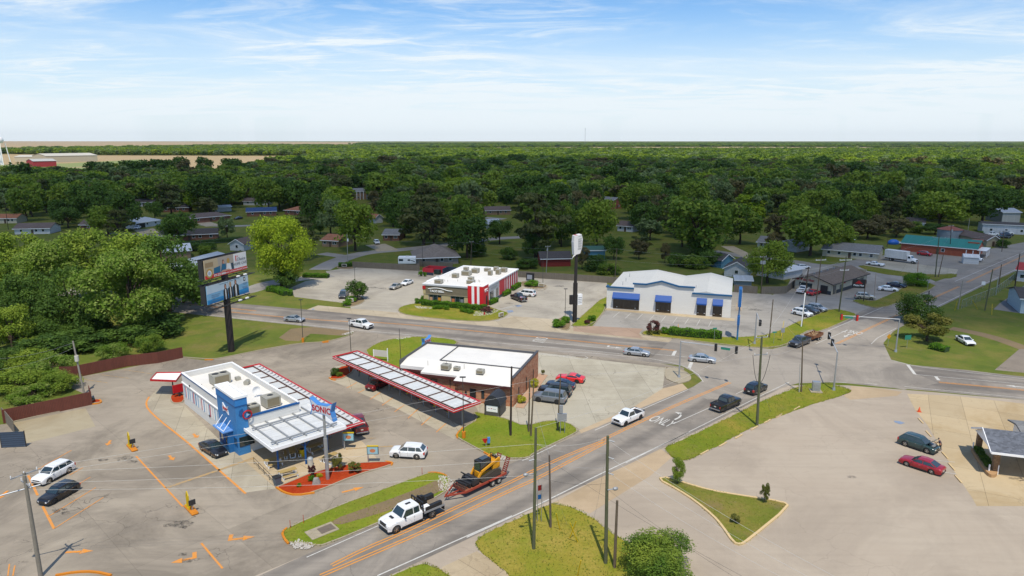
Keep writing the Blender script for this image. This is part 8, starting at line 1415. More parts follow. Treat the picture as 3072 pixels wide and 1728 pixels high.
def leaves(P, D, s, rng, asp=.6):
 n = len(P); R = rng.normal(size=(n, 3)); N_ = D*.7+R*.55+np.array([0, 0, .25]); N_ /= np.linalg.norm(N_, axis=1)[:, None]; A = np.cross(N_, rng.normal(size=(n, 3))); A /= np.linalg.norm(A, axis=1)[:, None]+1e-9; B = np.cross(N_, A)
 sz = (s*rng.uniform(.6, 1.35, n))[:, None]; A = A*sz; B = B*sz*asp; return np.stack([P-A*.9-B*.3, P-A*.1-B, P+A-B*.1, P+A*.1+B], 1).reshape(-1, 3)
def mesh_of(V, name, m):
 n = len(V)//4; me = bpy.data.meshes.new(name); me.vertices.add(4*n); me.vertices.foreach_set('co', V.astype(np.float32).ravel()); me.loops.add(4*n); me.loops.foreach_set('vertex_index', np.arange(4*n, dtype=np.int32)); me.polygons.add(n)
 me.polygons.foreach_set('loop_start', np.arange(0, 4*n, 4, dtype=np.int32)); me.update(calc_edges=True); me.materials.append(m); return me
def crown(seed, n, s, kind='round', m=None):
 rng = np.random.default_rng(seed); nb = dict(round=34, cedar=38, pine=26, open=24, tall=30, bush=22)[kind]; C_ = []
 for i in range(nb):
  d = rng.normal(size=3); d /= np.linalg.norm(d); d[2] = rng.uniform(-.95, 1); d[:2] *= math.sqrt(max(.05, 1-d[2]**2*.8))/max(.1, np.linalg.norm(d[:2]))
  r = rng.uniform(.55, 1)**.6
  if kind == 'cedar': z = rng.uniform(.06, .95); w = .5*(1-z)**.5+.04; a = rng.uniform(0, 6.28); c = (w*.75*math.cos(a), w*.75*math.sin(a), z); rb = .1+.1*(1-z)
  elif kind == 'pine': z = rng.uniform(.25, .95); a = rng.uniform(0, 6.28); w = .42*(1-abs(z-.5)*1.1)*rng.uniform(.3, 1); c = (w*math.cos(a), w*math.sin(a), z); rb = rng.uniform(.08, .15)
  elif kind == 'bush': c = (d[0]*r*.36, d[1]*r*.36, .42+d[2]*r*.36); rb = rng.uniform(.15, .22)
  else: c = (d[0]*r*.37, d[1]*r*.37, .57+d[2]*r*.36); rb = rng.uniform(.11, .19) if kind != 'open' else rng.uniform(.09, .15)
  C_.append((*c, rb))
 C_ = np.array(C_); C_[:, 2] = np.clip(C_[:, 2], .1 if kind == 'bush' else .22 if kind not in ('cedar',) else .08, 1-C_[:, 3]*.8); wt_ = C_[:, 3]**2; idx = rng.choice(nb, n, p=wt_/wt_.sum()); D = rng.normal(size=(n, 3)); D[:, 2] += .25; D /= np.linalg.norm(D, axis=1)[:, None]
 rad = C_[idx, 3]*rng.uniform(.35, 1.08, n)**.5*(1+.25*np.sin(D[:, 0]*7+idx)*np.cos(D[:, 1]*6+idx)); sq = np.array([1, 1, .8 if kind not in ('pine',) else .38]); P = C_[idx, :3]+D*rad[:, None]*sq
 return mesh_of(leaves(P, D, s, rng), 'crown', m), C_
def trunk_mesh(C_, seed, m, tall=.0):
 r = random.Random(seed); mb = MB(); mb.path([Vector((0, 0, 0)), Vector((.01, 0, .15)), Vector((-.01, .01, .32)), Vector((.01, 0, .6))], [.03, .022, .016, .008], 7)
 for c in C_[:12]: b_ = Vector((0, 0, r.uniform(.2, .4))); e = Vector(c[:3]); mb.path([b_, b_.lerp(e, .5)+Vector((0, 0, .04)), e], [.014, .009, .004], 5)
 o = mb.build('trunk', m, fix=False); C.collection.objects.unlink(o); return o.data
PROTO = {}
SPK = dict(g=('round', 'g'), d=('round', 'd'), bright=('round', 'bright'), brown=('open', 'brown'), pale=('open', 'pale'), pine=('pine', 'pine'), cedar=('cedar', 'd'), flower=('round', 'flower'), olive=('open', 'olive'), bush=('bush', 'hedge'), dbush=('bush', 'd'), gbush=('bush', 'g'), fbush=('bush', 'flower'), purple=('open', 'purple'), yel=('bush', 'yel'), gtall=('tall', 'g'))
def proto(sp_, lod, v):
 k = (sp_, lod, v)
 if k not in PROTO:
  kind, lf = SPK[sp_]; n, s = {0: (26000, .0125), 1: (9000, .02), 2: (3400, .034), 3: (1100, .06)}[lod]
  if sp_ in ('flower',): n, s = int(n*.8), s*1.25
  me, C_ = crown(hash((kind, lod, v)) % 9999 if 0 else 17*v+101*len(kind)+lod*7+ord(lf[0]), n, s, kind, LF[lf]); PROTO[k] = (me, trunk_mesh(C_, v, BARK))
 return PROTO[k]
TREES = []; r5 = random.Random(11)
DESC = dict(g='mid-green leafy tree', d='dark green dense tree', bright='bright yellow-green tree', brown='brownish thin-leaved tree', pale='pale grey-green tree', pine='shaggy brown-green pine', cedar='dark conical evergreen', flower='flowering tree with pale blossom', olive='olive-green bushy tree', gtall='tall mid-green tree')
NMS = dict(pine='pine_tree', cedar='evergreen_tree', flower='flowering_tree', olive='bushy_tree')
def tree(sp_, x, y, h, w, lod, label=None, name=None, cat='tree', z=0, group='trees of the town'):
 me, tm = proto(sp_, lod, r5.randrange(3 if lod else 2)); rt = empty(name or NMS.get(sp_, 'leafy_tree'), (x, y, z), r5.uniform(0, 6.28), label, cat, group); rt.scale = (w, w, h)
 a = link(bpy.data.objects.new('trunk', tm), rt); b_ = link(bpy.data.objects.new('crown', me), rt); TREES.append((rt, x, y, h, w, sp_)); return rt
def bypix(c, cx, ty, wpx, ratio=.95, sp_='g', label=None, lod=None, hmax=25, **kw):
 """tree whose top is seen at (cx, ty) and whose crown spans wpx: solve its height from its width"""
 k_ = .298137 if c not in 'WS' else 1.19255 if c == 'W' else 1; sx, sy = sp(c, cx, ty); v = (sy-864)/F; A_ = 1/(math.sin(PITCH)+v*math.cos(PITCH)); q = wpx*k_/F*A_/ratio; h = min(hmax, 40*q/(1+q)); P = at(c, cx, ty, h); w = wpx*k_/F*(40-h)*A_*(1.22 if sp_ == 'pine' else 1)
 lod = lod if lod is not None else 1 if P.y < 170 else 2 if P.y < 420 else 3
 return tree(sp_, P.x, P.y, h, w*1.08, lod, label, **kw)
NG_ = 'trees of the grove by the fence'
for a in ((('I', 1230, 330, 900, 1.0, 'flower'), 'large flowering tree with creamy blossom above the brown fence', 0), (('I', 420, 235, 640, .9, 'flower'), 'second flowering tree at the left, set back behind the grove edge', 0), (('I', 1620, 190, 800, .95, 'cedar'), 'broad dark evergreen at the right end of the grove', 1), (('I', 1300, 165, 700, .9, 'g'), 'mid-green tree rising behind the large flowering tree', 1), (('I', 840, 135, 640, .9, 'g'), 'green tree between the two flowering trees', 1), (('I', 150, 140, 560, .9, 'g'), 'green tree at the far left behind the second flowering tree', 1),
   (('I', 60, 470, 420, .9, 'g'), 'yellow-green tree touching the left frame edge', 1), (('I', 640, 520, 620, .9, 'cedar'), 'dark evergreen in the middle of the grove', 1), (('I', 250, 560, 560, .9, 'd'), 'dark tree low in the left part of the grove', 1), (('I', 60, 900, 420, .9, 'g'), 'green tree at the left frame edge above the shrubs', 1), (('I', 1800, 420, 420, .9, 'cedar'), 'evergreen with drooping boughs nearest the main road', 1)):
 bypix(*a[0], label=a[1], lod=a[2], group=NG_)
for c, x, y, h, w, sp_, lb in (('I', 300, 1380, 3.6, 5, 'gbush', 'low feathery green sapling at the grove edge'), ('I', 1500, 1370, 4.0, 6, 'gbush', 'rounded green shrub under the flowering tree'), ('I', 1150, 1440, 3.6, 6, 'fbush', 'low flowering bough shrub just behind the fence'), ('A', 200, 330, 4.5, 9, 'gbush', 'large green shrub behind the near brown fence'), ('A', 520, 150, 4.2, 8, 'fbush', 'white-flowering shrub behind the near brown fence'), ('A', 620, 300, 3.6, 6.5, 'gbush', 'dark green shrub overhanging the fence corner'), ('A', 60, 130, 4.8, 9, 'dbush', 'dark green shrub at the left frame edge'), ('A', 300, 110, 4.5, 8, 'gbush', 'green shrub in the middle of the thicket'), ('A', 330, 400, 2.6, 7, 'fbush', 'pale-tipped shrub nearest the brown fence'), ('I', 560, 1250, 6, 11, 'dbush', 'dark undergrowth tree below the grove'), ('I', 150, 1230, 7, 12, 'dbush', 'dark undergrowth tree at the left below the grove'), ('I', 900, 1180, 6, 11, 'dbush', 'dark undergrowth tree behind the flowering tree trunk')):
 p = at(c, x, y); tree(sp_, p.x, p.y, h, w, 1, lb, 'shrub', 'shrub', group=NG_)
p = at('J', 1160, 545); tree('bright', p.x, p.y, hgt(p, 'O', 350, 868), 18.5, 0, 'big bright yellow-green tree beside the billboard', group=None)
def bybase(c, bx, by, ty, w_, sp_, label, lod=None): p = at(c, bx, by); v_ = w_*.298137/F*(p.y*math.cos(PITCH)+30*math.sin(PITCH)); return tree(sp_, p.x, p.y, hgt(p, c, bx, ty), v_*(1.2 if sp_ == 'pine' else 1.04), lod or (1 if p.y < 230 else 2), label, group=None)
for a in (('O', 1000, 1250, 728, 450, 'g', 'large olive-green tree standing by the side street'), ('O', 1690, 1190, 665, 500, 'pine', 'shaggy dark pine behind the hip-roofed house'), ('O', 2125, 1320, 900, 450, 'd', 'round deep-green tree behind the striped restaurant'), ('O', 2125, 1170, 680, 440, 'g', 'lighter green tree just behind the round deep-green one'), ('Q', 250, 1310, 640, 600, 'pine', 'very large shaggy pine left of the tall sign pole'), ('Q', 850, 1220, 690, 430, 'g', 'tall green tree right of the torn white sign'), ('Q', 1390, 1140, 910, 300, 'pale', 'silvery wind-blown tree behind the white shop'), ('Q', 1860, 1290, 690, 740, 'g', 'huge spreading tree behind the white awning building'),
   ('L', 1850, 500, 60, 500, 'g', 'leafy tree in front of the white gabled garage'), ('M', 420, 560, 60, 580, 'g', 'tall green tree behind the pizza restaurant'), ('M', 700, 540, 190, 340, 'g', 'smaller green tree overlapping the tall one behind the pizza restaurant'), ('N', 1090, 1090, 790, 390, 'g', 'green tree in front of the grey metal roofs'), ('N', 690, 1020, 800, 290, 'd', 'dark round tree beside the small brown-roofed house'), ('N', 270, 950, 600, 330, 'g', 'domed light-green tree at the left of the town'), ('N', 1800, 1180, 840, 350, 'd', 'dark tree in front of the long low brick house'), ('N', 2290, 1130, 890, 190, 'pale', 'blue-grey conical tree on the lawn'), ('R', 1720, 1010, 650, 550, 'g', 'broad domed tree behind the teal roof'), ('R', 2150, 990, 560, 500, 'd', 'broad dark tree right of the domed one'), ('R', 1000, 1130, 940, 400, 'brown', 'grey-brown thin tree behind the box truck'), ('R', 1290, 1110, 920, 330, 'brown', 'grey-brown tree left of the teal roof'), ('R', 1680, 1085, 970, 260, 'd', 'low dark tree touching the teal roof'), ('Q', 480, 1180, 720, 260, 'g', 'green tree between the large pine and the torn white sign'), ('Q', 2290, 1180, 750, 420, 'g', 'rounded green tree behind the blue garage'), ('Q', 1330, 1060, 740, 340, 'd', 'dark tree behind the silvery wind-blown one'), ('O', 1380, 1010, 650, 330, 'd', 'tall dark tree behind the pale gabled house'), ('R', 1060, 960, 740, 300, 'g', 'green tree among the grey-brown ones behind the box truck'), ('R', 780, 870, 530, 420, 'd', 'dark tree behind the tall green tree of the pizza restaurant')):
 bybase(*a)
T1 = '''N 1000 340 300 d|N 1110 350 330 pale|N 1310 330 250 d|N 870 520 420 d|N 480 420 200 g|N 180 360 260 d|N 330 480 320 g|N 1500 320 250 d|N 1650 320 220 d|N 1800 300 200 d|N 2050 300 170 d|N 2330 310 230 d|N 1450 510 260 g|N 1620 460 180 pale|N 1760 500 260 g|N 1690 560 300 pine|N 2080 470 450 d|N 2260 430 250 g|N 2500 500 220 g|N 1540 740 180 d|N 1210 640 360 d|N 60 540 240 g|N 1870 330 200 brown|N 1150 365 110 bright|N 760 430 160 d|N 560 440 160 g|N 90 380 200 g|N 1000 640 300 d
O 100 490 330 g|O 210 490 320 d|O 350 420 220 g|O 540 430 200 pale|O 540 660 250 cedar|O 860 480 300 pine|O 700 380 220 d|O 440 290 200 d|O 150 280 190 brown|O 1240 450 300 g|O 1560 470 300 g|O 1430 360 250 g|O 1100 350 300 d|O 1700 340 180 d|O 1980 400 250 g|O 1800 470 220 d|O 2000 530 250 g|O 2250 350 250 d|O 2400 430 250 g|O 2400 300 220 d|O 2120 250 250 d|O 1570 250 250 d|O 1330 280 250 brown|O 900 400 180 g|O 300 520 220 d|O 1900 300 220 d|O 660 520 220 g
Q 640 360 500 d|Q 700 510 300 pale|Q 250 490 300 d|Q 1230 540 340 g|Q 1560 480 270 d|Q 1850 530 370 g|Q 2060 500 360 pale|Q 1180 430 300 d|Q 980 380 260 d|Q 850 280 350 brown|Q 1120 320 220 d|Q 1500 350 180 d|Q 1820 330 400 d|Q 2140 330 220 d|Q 2450 400 240 g|Q 1700 420 220 d|Q 1950 440 240 brown|Q 60 270 220 d|Q 350 300 240 g|Q 540 300 220 d|Q 1300 1080 200 pine|Q 1620 720 260 d|Q 420 420 240 g|Q 2250 430 240 g|Q 1400 560 260 g|Q 60 480 260 d
R 680 370 340 brown|R 570 290 220 d|R 870 350 260 d|R 1240 430 340 g|R 1430 385 260 d|R 1840 310 280 d|R 1680 500 370 g|R 1160 560 370 d|R 500 620 320 g|R 100 870 280 brown|R 360 460 200 d|R 2050 430 250 d|R 2300 420 260 g|R 2500 480 280 brown|R 1400 640 220 brown|R 120 420 300 g|R 250 640 220 d|R 900 430 260 g|R 2430 620 260 d|R 60 600 240 g|R 2000 340 240 g|R 1550 290 220 brown|R 1000 480 240 d|R 300 300 220 g|R 2250 300 260 brown|R 640 640 240 g'''
for ln in T1.replace('\n', '|').split('|'): c, x, y, w_, s_ = ln.split(); bypix(c, float(x), float(y), float(w_), r5.uniform(.85, 1.0) if s_ != 'cedar' else .7, s_, hmax=22)
for c, x, y, h, w, sp_, lb in (('L', 960, 330, 5, 9, 'dbush', 'shrub mass behind the fence, below the huge spreading tree'), ('L', 1130, 350, 5, 9, 'gbush', 'brushy green shrub behind the white awning building roof'), ('L', 1290, 330, 6, 8, 'dbush', 'dark shrub beside the small blue garage'), ('L', 1180, 230, 8, 10, 'dbush', 'dark bushy tree under the huge spreading tree'), ('L', 560, 260, 7, 7, 'brown', 'thin brown tree in the yard behind the fence'), ('L', 820, 300, 7, 4, 'brown', 'bare-branched tree behind the fence'), ('K', 1450, 420, 4, 8, 'dbush', 'low shrub behind the board fence left of the sign pole'), ('K', 1520, 330, 9, 9, 'd', 'dark tree between the red shed and the hip-roofed house'), ('K', 1260, 330, 5, 7, 'dbush', 'dark shrub behind the striped restaurant'),
 ('K', 2120, 440, 6, 9, 'dbush', 'brushy shrub behind the fence right of the sign pole'), ('K', 2260, 480, 4, 8, 'gbush', 'low green shrub against the board fence'), ('K', 2000, 430, 8, 5, 'brown', 'bare pale tree right of the sign pole'), ('K', 2320, 330, 9, 8, 'd', 'dark tree behind the blue shed'), ('K', 1790, 200, 13, 12, 'd', 'dark tree behind the red shed'), ('K', 950, 300, 6, 8, 'dbush', 'dark shrub at the foot of the round deep-green tree'), ('J', 270, 175, 3.5, 8, 'dbush', 'dark shrub cluster behind the billboard'), ('J', 430, 165, 3.5, 7, 'dbush', 'dark shrub beside the small white garage'), ('J', 380, 215, 4, 6, 'gbush', 'green shrub below the satellite dish pole'),
 ('I', 760, 1330, 4.5, 11, 'dbush', 'dark thicket under the left side of the flowering tree'), ('I', 980, 1330, 4, 10, 'dbush', 'dark thicket under the flowering tree trunk'), ('I', 1380, 1270, 4.5, 11, 'dbush', 'dark thicket right of the flowering tree trunk'), ('I', 1640, 1200, 5, 11, 'dbush', 'dark thicket at the right foot of the grove'), ('I', 480, 1400, 4.5, 11, 'dbush', 'dark thicket behind the white-flowering shrub'), ('O', 500, 1150, 8, 9, 'd', 'dark tree between the bright tree and the tan house'), ('O', 650, 1080, 8, 8, 'd', 'dark tree beside the tan house'), ('O', 1500, 1120, 9, 9, 'd', 'dark tree beside the blue-grey roofed house'), ('O', 2450, 1180, 10, 11, 'd', 'dark tree behind the red-roofed yard'), ('M', 60, 540, 8, 9, 'brown', 'grey-brown tree left of the tall green tree'), ('M', 1110, 330, 8, 11, 'brown', 'low grey tree behind the box truck'), ('M', 1480, 330, 6, 8, 'gbush', 'green shrub under the domed trees'), ('M', 900, 340, 9, 9, 'd', 'dark tree behind the cream ranch house'), ('M', 2360, 480, 4, 5, 'dbush', 'dark bush at the end of the brown-roofed building'), ('M', 2140, 370, 3, 3, 'gbush', 'small bush by the parked white pickup')):
 p = at(c, x, y); tree(sp_, p.x, p.y, h, w, 2, lb, 'shrub' if 'bush' in sp_ else None, 'shrub' if 'bush' in sp_ else 'tree', group=None)
def inpoly(x, y, Q):
 k = False; j = len(Q)-1
 for i in range(len(Q)):
  if (Q[i][1] > y) != (Q[j][1] > y) and x < (Q[j][0]-Q[i][0])*(y-Q[i][1])/(Q[j][1]-Q[i][1])+Q[i][0]: k = not k
  j = i
 return k
def prj(x, y, z): d = y*math.cos(PITCH)+(40-z)*math.sin(PITCH); return 1536+F*x/d, 864+F*(-y*math.sin(PITCH)+(40-z)*math.cos(PITCH))/d
STRP = [o for o in C.objects if o.type == 'MESH' and o.name.startswith(('street_', 'driveway_')) and not o.parent]; SPT = [(v.co.x, v.co.y) for o in STRP for v in o.data.vertices]; HB_ = []
for r_, w_, d_ in HPOS: a = r_.rotation_euler.z; c_ = Vector((r_.location.x+math.cos(a)*w_/2-math.sin(a)*d_/2, r_.location.y+math.sin(a)*w_/2+math.cos(a)*d_/2)); s0, s1_ = prj(r_.location.x, r_.location.y, 0), prj(r_.location.x+w_*math.cos(a), r_.location.y+w_*math.sin(a), 4); HB_.append((c_, max(w_, d_)/2, min(s0[0], s1_[0]), max(s0[0], s1_[0]), s1_[1]-6, s0[1]))
def blocked(x, y, h, w):
 if any((x-c.x)**2+(y-c.y)**2 < (R+w*.35)**2 for c, R, *_ in HB_): return True
 if any(abs(x-a) < 6 and abs(y-b_) < 6 for a, b_ in SPT): return True
 t, b_ = prj(x, y, h), prj(x, y, 0); pw = F*w/y*.45
 return any(y < c.y and t[0]+pw > X0 and t[0]-pw < X1 and b_[1] > Y0 and t[1] < Y1 for c, R, X0, X1, Y0, Y1 in HB_)
PX = [[(q[0], q[1]) for q in Q] for Q in (F1, F2, F3)]
def wood_ok(x, y, h=10):
 s_ = prj(x, y, 0); return not any(inpoly(*s_, Q) for Q in PX) and not (s_[1] > 486 and s_[0] < 0)
n_ind = len(TREES); tries = 0; fill_ = []
while len(fill_) < 130 and tries < 6000:
 tries += 1; y = r5.uniform(215, 420); x = r5.uniform(-.8, .8)*y; h = r5.uniform(12, 19); w = h*r5.uniform(.8, 1.05)
 if y < 236+max(0, x)*.35 and x > 40: continue
 if x > 105 and y < 290: continue
 if blocked(x, y, h, w) or not wood_ok(x, y) or any((x-t[1])**2+(y-t[2])**2 < (.36*(w+t[4]))**2 for t in TREES) or any(inpoly(x, y, Q) for Q in EXCL if len(Q) < 60): continue
 tree(r5.choice(['g', 'd', 'd', 'g', 'pale', 'pine', 'brown', 'gtall']), x, y, h, w, 2 if y < 330 else 3); fill_.append(1)
LM = [(r_['label'], c_) for (r_, w_, d_), (c_, *_) in zip(HPOS, HB_)]+[('striped restaurant', Vector((-10, 176))), ('white awning building', Vector((38, 170))), ('pizza restaurant', Vector((92, 185)))]; short = lambda s: ' '.join([t for t in s.split() if t not in ('the', 'a', 'with', 'of', 'and', 'at')][:3]).rstrip(',')
keyd = {}
for t in TREES:
 if t[0].get('label'): continue
 L_, c_ = min(LM, key=lambda q: (q[1].x-t[1])**2+(q[1].y-t[2])**2); rel = 'behind' if t[2] > c_.y+5 else 'left of' if t[1] < c_.x else 'right of'; keyd.setdefault((('tall ' if t[3] > 17 and 'tall' not in DESC[t[5]] else 'low ' if t[3] < 12 else '')+DESC[t[5]], rel, short(L_)), []).append(t)
ORD = ['nearest', 'second nearest', 'third nearest', 'fourth nearest', 'fifth nearest', 'sixth nearest', 'seventh nearest', 'eighth nearest', 'ninth nearest', 'tenth nearest', 'eleventh nearest', 'twelfth nearest']
for (a, rel, l_), ts in keyd.items():
 ts.sort(key=lambda t: t[2]); [t[0].__setitem__('label', f"{a} {rel} the {l_}"+(f", {ORD[min(i, 11)]} one" if len(ts) > 1 else '')) for i, t in enumerate(ts)]
def small(c, x, y, h, w, sp_, label, name='shrub', lod=2, z=.08): p = at(c, x, y); return tree(sp_, p.x, p.y, h, w, lod, label, name, 'tree' if 'tree' in name else 'shrub', z, None)
p = at('S', 1995, 1600, 4.8); tree('gbush', p.x, p.y, 4.9, 8.2, 0, 'feathery light-green tree cut off by the bottom of the frame', z=0, group=None)
small('J', 1210, 570, 6.2, 6.5, 'd', 'small dark round-headed tree below the big bright tree', 'small_tree'); small('J', 1922, 668, 5.2, 5.6, 'd', 'small lollipop tree on the mulch island of the restaurant lot', 'small_tree'); small('h', 2118, 525, 3.3, 1.9, 'gtall', 'narrow dark green shrub-like tree on the tip of the triangular island', 'small_tree', 1); small('W', 1922, 1266, 2.4, 1.3, 'olive', 'thin olive sapling at the right side of the triangular island', 'small_tree', 1)
small('W', 1850, 1316, .9, 1.4, 'olive', 'low tuft near the middle of the triangular island'); small('B', 2062, 1265, 2.5, 1.5, 'olive', 'thin crape myrtle right of the tall grey sign pole', lod=1); small('B', 1797, 1330, 1.9, 1.1, 'purple', 'small bronze-leaved shrub left of the tall grey sign pole'); small('B', 1790, 1355, .8, 1.0, 'bush', 'low green shrub at the foot of the bronze-leaved shrub'); small('B', 2232, 1265, 1.2, 2.2, 'olive', 'rounded tan grass tuft on the red mulch'); small('B', 1670, 1415, .5, .7, 'bush', 'tiny green plant at the front of the red mulch'); small('B', 1875, 1315, .5, .8, 'yel', 'small yellow plant in the red mulch')
small('C', 150, 560, 1.6, 1.8, 'dbush', 'dark shrub at the end of the long canopy'); small('C', 195, 570, .9, 1.3, 'gbush', 'grey-green shrub at the end of the long canopy'); small('C', 2032, 835, 1.5, 1.7, 'yel', 'round yellow shrub at the near corner of the brick office'); small('C', 2152, 680, 1.7, 1.7, 'yel', 'yellow shrub halfway along the brick office wall'); small('C', 2243, 555, 1.0, .8, 'olive', 'small spiky plant at the far end of the gravel bed'); small('L', 700, 1015, 3.0, 3.2, 'purple', 'purple-leaved shrub at the left end of the clipped hedge'); small('L', 670, 1025, 1.1, 1.6, 'olive', 'low bronze bush in front of the purple shrub'); small('L', 745, 1020, 1.2, 1.7, 'olive', 'low bronze bush beside the purple shrub')
small('L', 822, 1010, 1.7, 2.2, 'bush', 'round clipped bush at the left end of the hedge'); small('L', 82, 885, 1.7, 2.4, 'bush', 'round bush on the side strip beside the white awning building'); small('L', 40, 915, 1.0, 1.7, 'purple', 'bronze shrub on the side strip beside the white awning building'); small('M', 1487, 862, 4.2, 7.4, 'bush', 'large dark round bush at the corner of the pizza restaurant lot', lod=1)
small('K', 1770, 1010, 2.1, 3.6, 'bush', 'clipped bush below the double-headed lamp post'); small('K', 1835, 970, 1.9, 2.2, 'bush', 'smaller clipped bush right of the lamp post foot'); small('J', 1810, 728, 1.4, 2.8, 'bush', 'clipped bush behind the cream monument sign'); small('J', 1860, 690, 1.7, 3.6, 'bush', 'clipped bush between the monument sign and the lollipop tree'); small('K', 372, 498, 1.8, 1.7, 'bush', 'bush at the left foot of the red enclosure'); small('K', 420, 500, 1.7, 1.3, 'bush', 'bush in front of the red enclosure'); small('K', 1500, 600, 1.9, 5.2, 'bush', 'broad bush in the menu planter'); small('K', 355, 772, 1.6, 2.4, 'bush', 'round bush at the left corner of the striped restaurant'); small('K', 400, 755, 2.0, 1.5, 'bush', 'upright bush at the left corner of the striped restaurant')
for i, (x, y, w_) in enumerate(((522, 832, 1.8), (578, 832, 1.7), (640, 838, 1.7), (800, 860, 1.7), (840, 866, 1.8), (878, 874, 2.0))): small('K', x, y, 1.2, w_, 'bush', f"clipped ball shrub, {['first', 'second', 'third', 'fourth', 'fifth', 'sixth'][i]} from the left in front of the striped restaurant")
for i, (x, y) in enumerate(((1010, 860), (1045, 848), (1070, 872))): small('K', x, y, 1.2, 1.9, 'purple', f"dark red shrub, {['left', 'rear', 'right'][i]} one of three at the corner of the striped restaurant")
t = tree('dbush', *at('M', 1500, 1235).xy, 7.4, 9.6, 1, 'dark green tree behind the wind-swept olive tree at the right corner', z=0, group=None); tree('olive', *at('M', 1600, 1420).xy, 6.0, 11, 1, 'wind-swept olive tree at the right corner of the junction', z=0, group=None)
def hedge(P, w, h, label, m='hedge', name='hedge', n=260):
 P = smooth(P, 1); rng = np.random.default_rng(len(label)); V = []; mb = MB(); rt = empty(name, (P[0].x, P[0].y, 0), 0, label, 'hedge'); o_ = P[0]
 for i in range(len(P)-1):
  a, b_ = P[i]-o_, P[i+1]-o_; d = (b_-a).normalized(); L_ = (b_-a).length; q = int(n*L_); u = rng.uniform(0, L_, q); s_ = rng.uniform(-1, 1, q); z = rng.uniform(.05, 1, q)**.6; e = np.where(rng.random(q) < .5, np.sign(s_), s_); top_ = np.where(np.abs(e) < 1, 1., z); hh_ = h*(1+.08*np.sin(u*2.1+i)); V.append(np.stack([a.x+d.x*u-d.y*e*w/2, a.y+d.y*u+d.x*e*w/2, top_*hh_], 1)+rng.normal(0, .05, (q, 3)))
  mb.obox((*((a+b_)/2), h*.45), (*(d*L_/2), 0), (-d.y*w*.42, d.x*w*.42, 0), (0, 0, h*.45))
 V = np.concatenate(V); D = rng.normal(size=V.shape); D[:, 2] += 1; D /= np.linalg.norm(D, axis=1)[:, None]; me = mesh_of(leaves(V, D, .13, rng), 'foliage', LF[m]); link(bpy.data.objects.new('foliage', me), rt); mb.build('stems', mat('hedge_core', '#2f4a18', .9), rt)
hedge(pts('L', [(865, 1020), (1100, 1045), (1390, 1062)]), 1.8, 1.6, 'long clipped hedge in front of the white awning building'); hedge(pts('K', [(390, 790), (700, 815), (900, 840), (1040, 845)]), 1.5, 1.3, 'clipped hedge along the front of the striped restaurant'); hedge(pts('K', [(1060, 790), (1140, 755)]), 1.2, 1.0, 'short hedge near the red corner tower'); hedge(pts('K', [(1195, 705), (1270, 670)]), 1.2, 1.1, 'short hedge halfway along the striped wall'); hedge(pts('K', [(1295, 645), (1370, 600)]), 1.2, 1.2, 'short hedge near the far end of the striped wall')
hedge(pts('J', [(1030, 578), (1130, 590), (1200, 625), (1270, 620)]), 2.6, 1.3, 'curved clipped hedge below the small round-headed tree'); hedge(pts('J', [(1380, 440), (1630, 448)]), 2.0, 1.1, 'low hedge in the shade of the big bright tree'); hedge(pts('J', [(1730, 340), (1880, 335)]), 1.8, 1.3, 'hedge in the entry planter'); hedge(pts('N', [(1760, 1212), (2450, 1150)]), 2, 1.8, 'long dark hedge behind the billboard', 'd', n=90); hedge(pts('E', [(2100, 935), (2230, 1120)]), .7, .9, 'row of plants in the raised planter between the stone pillars', 'd')
hedge(pts('M', [(1640, 1490), (1800, 1530)]), 2, 1.0, 'low bright bush under the wind-swept olive tree')
